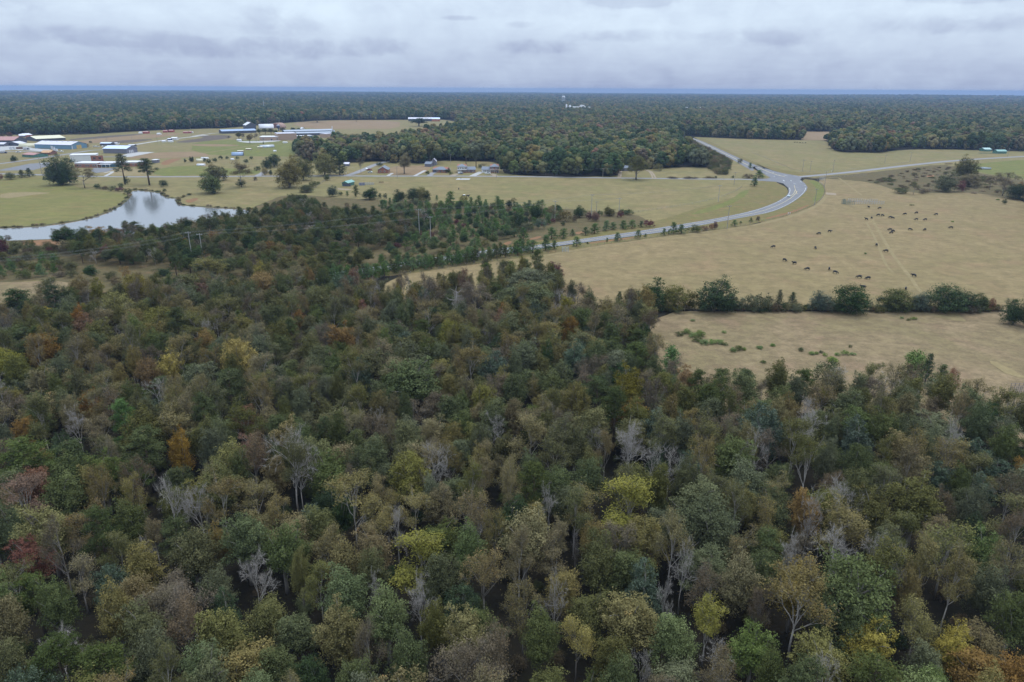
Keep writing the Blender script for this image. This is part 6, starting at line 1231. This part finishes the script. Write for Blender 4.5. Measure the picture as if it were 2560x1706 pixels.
car(28, 970, 212, R(175), 'dark red pickup parked by the gabled brick house', pt('dark red paint', (0.25, 0.03, 0.04)), 'truck'); car(28, 985, 255, R(170), 'pale silver car parked by the gabled brick house', pt('pale silver paint', (0.55, 0.58, 0.58))); car(28, 915, 190, R(100), 'white van parked behind the dark red pickup', pt('white paint', (0.75, 0.75, 0.75)))
car(21, 1075, 628, R(180), 'white box truck on the yard road below the blue warehouse', pt('white paint', (0.75, 0.75, 0.75)), 'box', W_=2.4); car(21, 1195, 630, R(178), 'white pickup behind the box truck', pt('white paint', (0.75, 0.75, 0.75)), 'truck'); car(21, 360, 645, R(5), 'white pickup on the yard gravel', pt('white paint', (0.75, 0.75, 0.75)), 'truck')
car(21, 75, 660, R(10), 'navy box truck at the left yard', navy, 'box', W_=2.4); car(21, 520, 590, R(2), 'dark box truck left of the blue warehouse', darkw, 'box', W_=2.4); car(21, 250, 580, R(4), 'white box truck beside the red trailer', pt('white paint', (0.75, 0.75, 0.75)), 'box', W_=2.4); car(21, 860, 880, R(90), 'white van in the school parking lot', pt('white paint', (0.75, 0.75, 0.75)), 'truck')
for i, (x, y) in enumerate(((1860, 530), (1920, 532), (2030, 528), (1660, 540))): car(21, x, y, R(15 + 25 * i), 'white car parked between the two warehouses', pt('white paint', (0.75, 0.75, 0.75)))['group'] = 'white cars between the warehouses'
p = WF(21, 320, 575, 465, 575); flat('freight_trailer', 'rusty red freight trailer left of the blue warehouse', 'trailer', *p, 3, 2.4, rustm, rustm, par=0.1, over=0.02)

# ------------------------------------------------------------------ poles, wires and fences
pole_m = M_('pole wood', (0.30, 0.27, 0.25), 0.9, var=0.2, scale=2); wire_m = M_('wire', (0.22, 0.22, 0.22), 0.6, 0.0, var=0.05); pale_p = M_('pale pole', (0.36, 0.345, 0.33), 0.8, var=0.15)
def pole(fr, x, yt, yb, label, group, arms=1, mat=pole_m, h=None, rz=0.0, r_=0.17, base=None):
    b = base if base is not None else P(fr, x, yb); hh = h or max(6, min(20, height_at(b, fr, x, yt)))
    r = empty('utility_pole', b, rz, label, 'utility pole', group)
    MB().tube([(0, 0, -0.2), (0, 0, hh)], [r_ * 1.15, r_ * 0.75], 8).build('pole', mat, r)
    for k in range(arms):
        z = hh - 0.5 - 1.2 * k; am = MB().box(-1.3, 1.3, -0.28, -0.14, z - 0.09, z + 0.09).build('crossarm', mat, r)
        for s in (-1.15, 0.0, 1.15): MB().tube([(s, -0.21, z + 0.09), (s, -0.21, z + 0.34)], 0.06, 6).build('insulator', steel, am)
    return b, hh
def wire(a, b, za, zb, off, sag, label, group, rad=0.013):
    d = b - a; nn = Vector((-d.y, d.x, 0)).normalized() * off; pts = []
    for i in range(17):
        u = i / 16; p = a.lerp(b, u) + nn; pts.append((p.x, p.y, za + (zb - za) * u - sag * 4 * u * (1 - u)))
    o = MB().tube(pts, rad, 4).build('overhead_wire', wire_m); tag(o, label, 'wire', group)
def line(spec, label, wlabel, group, arms=1, offs=(-1.1, 0.0, 1.1), mat=pole_m, rad=0.013):
    ps = []
    for s in spec: ps.append(pole(s[0], s[1], s[2], s[3], label, group, arms, mat, h=s[4] if len(s) > 4 else None))
    for (a, ha), (b, hb) in zip(ps, ps[1:]):
        for o in offs: wire(a, b, ha - 0.15, hb - 0.15, o, 0.012 * (b - a).length, wlabel, group + ' wires', rad)
    return ps
l1 = line([(9, 1783, 80, 225), (9, 685, 160, 350), (8, 1415, 378, 530, 15), (7, 1672, 605, 770, 15)], 'tall grey pole of the upper power line crossing the scrub', 'thin wire of the upper power line over the thicket', 'upper power line', mat=pale_p, rad=0.013)
l2 = line([(9, 923, 190, 350), (9, 370, 215, 390), (8, 1512, 420, 545, 12), (7, 1765, 603, 765, 14)], 'grey pole of the lower power line crossing the scrub', 'thin wire of the lower power line over the thicket', 'lower power line', mat=pale_p, rad=0.013)
for (pp, lb, wl, gr) in ((l1, 'tall grey pole of the upper power line crossing the scrub', 'thin wire of the upper power line over the thicket', 'upper power line'), (l2, 'grey pole of the lower power line crossing the scrub', 'thin wire of the lower power line over the thicket', 'lower power line')):
    (a, ha), (b, hb) = pp[-1], pp[-2]
    q = P(7, -250, 720 if pp is l1 else 745, 14); e = pole(7, 0, 0, 0, lb, gr, mat=pale_p, h=14.0, base=q)
    for o in (-1.1, 0, 1.1): wire(a, q, ha - 0.15, 13.85, o, 2.0, wl, gr + ' wires', 0.013)
line([(4, 2200, 1050, 1200), (4, 1965, 1040, 1190), (4, 483, 1000, 1105), (24, 1780, 430, 640), (28, 1515, 130, 365), (28, 205, 130, 305)], 'wooden pole of the lane power line', 'thin wire strung along the country lane', 'lane power line', offs=(-0.8, 0.8))
line([(5, 540, 940, 1085), (5, 625, 790, 930), (5, 697, 690, 800), (5, 1147, 645, 722), (5, 1367, 625, 706), (5, 2210, 590, 665)], 'wooden pole of the right-hand lane power line', 'thin wire along the right-hand lane', 'right lane power line', offs=(-0.8, 0.8))
line([(9, 1860, 255, 458), (5, 540, 940, 1087)], 'leaning wooden pole beside the highway verge', 'thin wire beside the highway verge', 'verge power line', offs=(0.0,))
for i, (fr, x, yt, yb, lb) in enumerate(((9, 730, 220, 312, 'pale double pole with transformer in the scrub'), (21, 835, 640, 1100, 'thin dark pole in front of the school parking lot'), (2, 1, 1, 1, None), (22, 1045, 330, 520, 'thin pole behind the grey warehouse'), (22, 1525, 290, 440, 'thin pole beside the concrete farm road'), (22, 530, 360, 450, 'thin pole beside the implement shed'), (22, 2190, 160, 330, 'thin pole near the far red sheds'),
        (24, 650, 60, 285, 'white pole behind the brick houses'), (24, 755, 30, 190, 'pale pole in the yard behind the brick houses'), (5, 435, 690, 795, 'thin pole inside the junction field fence'), (5, 500, 700, 800, 'second thin pole inside the junction field fence'), (27, 2310, 150, 235, 'pole at the right wood edge'), (1, 0, 1000, 1092, 'thin pole at the left parking lot edge'))):
    if lb: pole(fr, x, yt, yb, lb, None, arms=1 if 'double' in lb or 'white' in lb else 1)
def fence(pts, label, spacing=5.0, h=1.25, wires=3, sm=1, post=woodp, r_=0.07):
    C = smooth_poly(pts, sm, False) if sm else pts; ln = sum((b - a).length for a, b in zip(C, C[1:])); n = max(2, int(ln / spacing)); Q = resample(C, n)
    r = empty('wire_fence', Q[0], 0, label, 'fence'); pm = MB().tube([(0, 0, -0.1), (0, 0, h)], r_, 6).mesh('post', post)
    for q in Q:
        o = bpy.data.objects.new('post', pm); o.location = q - Q[0]; o.rotation_euler = (rnd.gauss(0, 0.03), rnd.gauss(0, 0.03), 0); link(o, r)
    for k in range(wires): MB().tube([(q.x - Q[0].x, q.y - Q[0].y, h * (k + 0.7) / wires) for q in Q], 0.018, 3).build('wire', wire_m, r)
fence(poly((9, 1050, 322, 1300, 285, 1600, 240, 1800, 190, 1950, 130, 1990, 95)), 'post and wire fence curving inside the highway bend', 4.5)
fence(poly((9, 1050, 322, 500, 292, 0, 252), (8, 2353, 268, 1500, 238, 900, 200)), 'old wire fence along the lower paddock edge', 7)
fence(poly((5, 560, 868, 630, 930, 628, 1000, 560, 1080, 330, 1172, 0, 1250), (9, 1900, 452, 1000, 562, 0, 722), (8, 1800, 775, 1080, 885)), 'long wire fence between highway verge and pasture', 4.5)
fence(poly((5, 0, 632, 200, 712, 400, 800, 640, 800, 1100, 755, 1400, 708)), 'wire fence around the field beyond the junction', 6)
fence(poly((5, 560, 868, 640, 852, 1000, 825)), 'short wire fence beside the right-hand lane', 5)
fence(poly((9, 1190, 1170), (6, 0, 1030, 1000, 1032, 2353, 1032, 2900, 1032)), 'wire fence running through the hedgerow', 4.0)
fence(poly((2, 1380, 1000, 1480, 930, 1570, 880)), 'wire fence from the dome tree to the lane', 4.0)
fence(poly((4, 1640, 652, 2350, 664), (5, 60, 512, 430, 520)), 'dark fence under the far dark trees', 8, 1.4)
fence(poly((4, 1090, 1108, 1600, 1110, 2180, 1112)), 'wire fence along the upper lane edge', 6)
for fr, x, y, lb in ((26, 940, 930, 'white marker post on the red verge'), (26, 975, 928, 'short white marker post on the red verge'), (26, 1795, 95, 'white sign post at the right-hand lane'), (26, 720, 205, 'grey sign post at the junction'), (24, 905, 688, 'dark post on the concrete slab'), (28, 460, 322, 'dark mailbox post by the lane'), (28, 515, 275, 'white round sign by the lane')):
    b = P(fr, x, y); mt = roofw if 'white' in lb else (steel if 'grey' in lb else darkw); r = empty('sign_post' if 'sign' in lb else 'marker_post', b, 0, lb, 'post')
    MB().tube([(0, 0, -0.1), (0, 0, 1.9)], 0.07, 8).build('post', mt, r); MB().box(-0.3, 0.3, -0.1, -0.072, 1.2, 1.85).build('plate', mt, r)

# ------------------------------------------------------------------ cattle
def cow_mesh(name, pose):
    v = []; e = []; rad = []
    def nd(p, r, par=None):
        v.append(p); rad.append(r); i = len(v) - 1
        if par is not None: e.append((par, i))
        return i
    belly = nd((-0.1, 0, 0.98), (0.37, 0.42)); hip = nd((-0.72, 0, 1.05), (0.33, 0.34), belly); sh = nd((0.5, 0, 1.03), (0.32, 0.38), belly)
    if pose == 'graze': nk = nd((0.88, 0, 0.86), (0.17, 0.23), sh); hd = nd((1.12, 0, 0.5), (0.13, 0.15), nk); mz = nd((1.24, 0, 0.16), (0.09, 0.1), hd)
    elif pose == 'stand': nk = nd((0.86, 0, 1.22), (0.17, 0.23), sh); hd = nd((1.15, 0, 1.42), (0.13, 0.15), nk); mz = nd((1.45, 0, 1.28), (0.09, 0.1), hd)
    else: nk = nd((0.84, 0.14, 1.1), (0.17, 0.22), sh); hd = nd((1.02, 0.4, 1.1), (0.13, 0.14), nk); mz = nd((1.08, 0.68, 0.95), (0.09, 0.1), hd)
    for s in (-1, 1): nd(tuple(np.array(v[hd]) + np.array([-0.06, s * 0.24, 0.08])), (0.04, 0.06), hd)
    t1 = nd((-1.02, 0, 1.12), (0.06, 0.06), hip); t2 = nd((-1.12, 0, 0.75), (0.035, 0.035), t1); nd((-1.13, 0, 0.35), (0.05, 0.05), t2)
    for s in (-1, 1):
        st = 0.1 * s
        a = nd((-0.68, s * 0.2, 0.68), (0.15, 0.17), hip); b = nd((-0.84 + st, s * 0.2, 0.42), (0.075, 0.085), a); c = nd((-0.76 + st, s * 0.2, 0.06), (0.065, 0.07), b)
        a = nd((0.5, s * 0.2, 0.62), (0.12, 0.14), sh); b = nd((0.5 - st, s * 0.2, 0.34), (0.07, 0.08), a); c = nd((0.5 - st, s * 0.2, 0.06), (0.065, 0.07), b)
    me = bpy.data.meshes.new(name); me.from_pydata(v, e, []); o = bpy.data.objects.new(name, me); COL.objects.link(o)
    o.modifiers.new('s', 'SKIN'); sv = me.skin_vertices[0].data
    for i, r in enumerate(rad): sv[i].radius = r
    sv[0].use_root = True
    o.modifiers.new('d', 'SUBSURF').levels = 1
    dg = bpy.context.evaluated_depsgraph_get(); m2 = bpy.data.meshes.new_from_object(o.evaluated_get(dg)); bpy.data.objects.remove(o)
    m2.name = 'cow'; m2.polygons.foreach_set('use_smooth', [True] * len(m2.polygons)); return m2
hide_k = M_('black hide', (0.010, 0.009, 0.009), 0.75, var=0.3, scale=3)
def pied():
    m, t = nodes_mat('black and white hide'); o = NN(t, 'ShaderNodeOutputMaterial'); b = NN(t, 'ShaderNodeBsdfPrincipled'); b.inputs['Roughness'].default_value = 0.75
    tcn = NN(t, 'ShaderNodeTexCoord'); sx = NN(t, 'ShaderNodeSeparateXYZ'); t.links.new(tcn.outputs['Object'], sx.inputs[0])
    n = NN(t, 'ShaderNodeTexNoise'); n.inputs['Scale'].default_value = 1.6; t.links.new(tcn.outputs['Object'], n.inputs['Vector'])
    a = NN(t, 'ShaderNodeMath', operation='MULTIPLY_ADD'); t.links.new(n.outputs['Fac'], a.inputs[0]); a.inputs[1].default_value = 0.7; t.links.new(sx.outputs['Z'], a.inputs[2])
    g = NN(t, 'ShaderNodeMath', operation='GREATER_THAN'); t.links.new(a.outputs[0], g.inputs[0]); g.inputs[1].default_value = 1.38
    mxx = NN(t, 'ShaderNodeMix', data_type='RGBA'); mxx.inputs['A'].default_value = (0.012, 0.011, 0.011, 1); mxx.inputs['B'].default_value = (0.72, 0.70, 0.67, 1)
    t.links.new(g.outputs[0], mxx.inputs['Factor']); t.links.new(mxx.outputs['Result'], b.inputs['Base Color']); t.links.new(b.outputs[0], o.inputs[0]); return m
COW = {k: cow_mesh('cow', k) for k in ('graze', 'stand', 'turn')}
for m in COW.values(): m.materials.append(hide_k)
def cow(fr, x, y, deg, pose, label, group, s=1.06, mat=None):
    b = P(fr, x, y); o = bpy.data.objects.new('cow', COW[pose]); o.location = (b.x, b.y, 0.03); o.rotation_euler = (0, 0, R(deg)); o.scale = (s, s, s)
    if mat: o.material_slots[0].link = 'OBJECT'; o.material_slots[0].material = mat
    link(o); tag(o, label, 'cow', group)
CG = 'black cattle on the large pasture'
far_l = 'black cow grazing near the metal corral'; mid_l = 'black cow grazing in the open middle of the pasture'; low_l = 'black cow grazing on the pasture between highway and hedgerow'; hed_l = 'black cow close behind the hedgerow trees'
for x, y, dg, ps, lb in ((1008, 140, 95, 'turn', far_l), (1102, 150, 175, 'graze', far_l), (1090, 209, 185, 'graze', far_l), (1127, 213, 10, 'graze', far_l), (1194, 229, 170, 'graze', far_l), (1214, 235, 0, 'graze', far_l), (987, 246, 120, 'stand', far_l), (1033, 234, 80, 'graze', far_l),
        (1320, 201, 170, 'graze', mid_l), (1420, 190, 185, 'graze', mid_l), (1590, 204, 170, 'graze', mid_l), (1418, 248, 165, 'graze', mid_l), (1495, 249, 180, 'graze', mid_l), (1190, 337, 165, 'graze', mid_l), (1218, 349, 20, 'graze', mid_l), (1203, 363, 190, 'graze', mid_l), (1367, 335, -25, 'graze', mid_l), (1492, 337, 200, 'graze', mid_l), (1718, 319, 150, 'graze', mid_l),
        (576, 371, 170, 'graze', low_l), (672, 353, -40, 'turn', low_l), (182, 486, 180, 'graze', low_l), (547, 496, 265, 'graze', low_l), (1075, 469, 80, 'graze', low_l), (1155, 522, 150, 'graze', low_l), (282, 602, -60, 'graze', low_l), (364, 629, 190, 'stand', low_l), (475, 679, 160, 'graze', low_l), (666, 677, 70, 'graze', low_l), (720, 709, -35, 'graze', low_l), (924, 748, 160, 'graze', low_l), (1000, 759, 182, 'graze', low_l), (1396, 737, 120, 'turn', low_l), (957, 838, 170, 'stand', low_l),
        (1327, 852, 60, 'graze', hed_l), (1112, 944, 182, 'graze', hed_l), (1092, 956, 205, 'stand', hed_l), (1093, 1013, 165, 'graze', hed_l)):
    cow(6, x, y, dg, ps, lb, CG)
for x, y, dg in ((370, 545, 180), (390, 545, 10), (415, 549, 170), (437, 551, 0), (462, 550, 175)): cow(5, x, y, dg, 'graze', 'black cow in the far group below the dark trees', 'far group of cattle')
cow(24, 975, 1105, 185, 'graze', 'black and white cow grazing on the paddock', None, 1.25, pied()); cow(24, 1075, 1118, 5, 'stand', 'black cow standing beside the black and white cow', None, 1.3); cow(24, 853, 928, 88, 'stand', 'lone black cow seen end-on in the paddock', None, 1.0)

# ------------------------------------------------------------------ plant the far woods
def plant_far():
    g = np.random.default_rng(99); P_, I_, S_ = [], [], []
    bands = [(430, 1000, 7.8, 1.08), (1000, 2000, 8.8, 1.08), (2000, 3200, 11.5, 1.2), (3200, 5200, 18.0, 1.5), (5200, 9000, 40.0, 2.3)]
    hwy = np.array([(p.x, p.y) for p in m1]); half = R(41)
    for r0, r1, sp, sc in bands:
        n = int(half * (r1 * r1 - r0 * r0) / (sp * sp) * 0.98)
        a = g.uniform(-half, half, n); d = np.sqrt(g.uniform(r0 * r0, r1 * r1, n)); pts = np.stack([d * np.sin(a), d * np.cos(a)], 1)
        ok = np.ones(n, bool)
        for pg in OPEN: ok &= ~in_poly(pts, pg)
        for x, y, r in FAR_CLEAR: ok &= (pts[:, 0] - x) ** 2 + (pts[:, 1] - y) ** 2 > r * r
        if r0 < 2000:
            dm = np.min(np.hypot(pts[:, None, 0] - hwy[None, ::3, 0], pts[:, None, 1] - hwy[None, ::3, 1]), 1); ok &= dm > 26
        pts = pts[ok]; n = len(pts); h = np.array([hills(x, y) for x, y in pts])
        w = np.array([[mnoise.noise(Vector((x / 210, y / 300, 1.3))), mnoise.noise(Vector((x / 130, y / 260, 8.3)))] for x, y in pts])
        u = g.random(n); base = np.array([2.6, 2.2, 1.6, 1.3, 1.5, 0.9, 0.9, 0.6, 0.8, 0.16, 0.05, 0.06]); W = np.tile(base, (n, 1))
        W[:, 6] += np.clip(w[:, 0] - 0.08, 0, 1) * 14; W[:, 7] += np.clip(w[:, 0] - 0.08, 0, 1) * 10; W[:, 5] += np.clip(w[:, 1] - 0.12, 0, 1) * 9; W[:, 3] += np.clip(w[:, 1], 0, 1) * 5; W[:, 2] += np.clip(-w[:, 1] - 0.1, 0, 1) * 8
        dk = np.clip((-pts[:, 0] - 150) / 400, 0, 1) * np.clip((np.hypot(pts[:, 0], pts[:, 1]) - 1100) / 300, 0, 1); W[:, 2] += dk * 5; W[:, 8] += dk * 5; W[:, 7] += dk * 2
        W = np.cumsum(W, 1); W /= W[:, -1:]; I = (u[:, None] > W).sum(1)
        s = g.uniform(0.62, 1.28, n) * sc; S = np.stack([s, s, s * g.uniform(0.85, 1.2, n) / max(1, sc ** 0.75)], 1)
        P_.append(np.column_stack([pts, h])); I_.append(I); S_.append(S)
    Pp = np.concatenate(P_); print('far trees', len(Pp))
    instancer('woodland', Pp, np.concatenate(I_), g.uniform(0, 6.28, len(Pp)), np.concatenate(S_), 'mixed green and brown woodland stretching to the horizon', FARC)
plant_far()
def brush(name, items, label, cat):
    if not items: return
    BC = bpy.data.collections.new(name + ' kinds'); lms = sorted({i[3] for i in items}); n = len(PROTO['shrub'])
    for j, lm in enumerate(lms):
        me = PROTO['shrub'][j % n]['crown'].copy(); me.materials.clear(); me.materials.append(LEAF[lm]); BC.objects.link(bpy.data.objects.new('b%02d' % j, me))
    instancer(name, [(i[0], i[1], 0) for i in items], [lms.index(i[3]) for i in items], nrg.uniform(0, 6.28, len(items)), [(i[2] / 4.0, i[2] / 4.0, i[4] / 3.0) for i in items], label, BC, cat)
brush('hedge_brush', HEDGE, 'tangled low brush along the hedgerow fence', 'brush')
brush('pond_reeds', REEDS, 'brown reedy fringe along the pond banks', 'reeds')
brush('roadside_brush', [(x, y, rnd.uniform(4, 8), rnd.choice(('brown', 'olive', 'olivebrown', 'green')), rnd.uniform(2, 4.5)) for x, y in darts(FLANK, 5.0, 4000, 41) if min((p.x - x) ** 2 + (p.y - y) ** 2 for p in m1) > 169], 'low brown brush between the middle wood and the highway', 'brush')
# trees of the near wood past the first few hundred of a kind, and its undergrowth
if REST:
    RC_ = bpy.data.collections.new('wood tree kinds'); keys = sorted({(k, l) for _, _, k, l, _, _ in REST}); names = {}
    for i, (k, l) in enumerate(keys):
        p = PROTO[k][0]; me = p['crown'].copy() if p['crown'] else p['trunk']
        if p['crown']: me.materials.clear(); me.materials.append(LEAF[l])
        RC_.objects.link(bpy.data.objects.new('r%02d' % i, me)); names[(k, l)] = (i, p['w'], p['h'])
    pt3 = [(x, y, 0) for x, y, *_ in REST]; ix = [names[(k, l)][0] for _, _, k, l, _, _ in REST]
    sc = [(w / names[(k, l)][1], w / names[(k, l)][1], h / names[(k, l)][2]) for _, _, k, l, w, h in REST]
    instancer('wood_interior', pt3, ix, nrg.uniform(0, 6.28, len(pt3)), sc, 'remaining trees and bushes inside the woods and scrub', RC_)
UC = bpy.data.collections.new('undergrowth kinds')
for i, lm in enumerate(('olive', 'dark', 'brown', 'green')):
    me = PROTO['shrub'][i]['crown'].copy(); me.materials.clear(); me.materials.append(LEAF[lm]); UC.objects.link(bpy.data.objects.new('u%02d' % i, me))
up = [(x, y, 0) for x, y in darts(F1, 5.5, 9000, 77) if visible(x, y, 3, 200)]
s_ = nrg.uniform(0.4, 0.9, len(up)); instancer('undergrowth', up, nrg.integers(0, 4, len(up)), nrg.uniform(0, 6.28, len(up)), np.stack([s_, s_, s_ * nrg.uniform(0.7, 1.3, len(up))], 1), 'low undergrowth between the trunks of the large wood', UC, 'undergrowth')

# ------------------------------------------------------------------ haze: the air itself
hm, ht = nodes_mat('haze air'); ho = NN(ht, 'ShaderNodeOutputMaterial'); hv = NN(ht, 'ShaderNodeVolumePrincipled')
hv.inputs['Color'].default_value = (0.30, 0.42, 0.65, 1); hv.inputs['Density'].default_value = 0.000095; hv.inputs['Anisotropy'].default_value = 0.1
ht.links.new(hv.outputs[0], ho.inputs['Volume'])
hz = MB().box(-16500, 16500, -16500, 16500, -40, 82).build('haze', hm); tag(hz, kind='stuff')
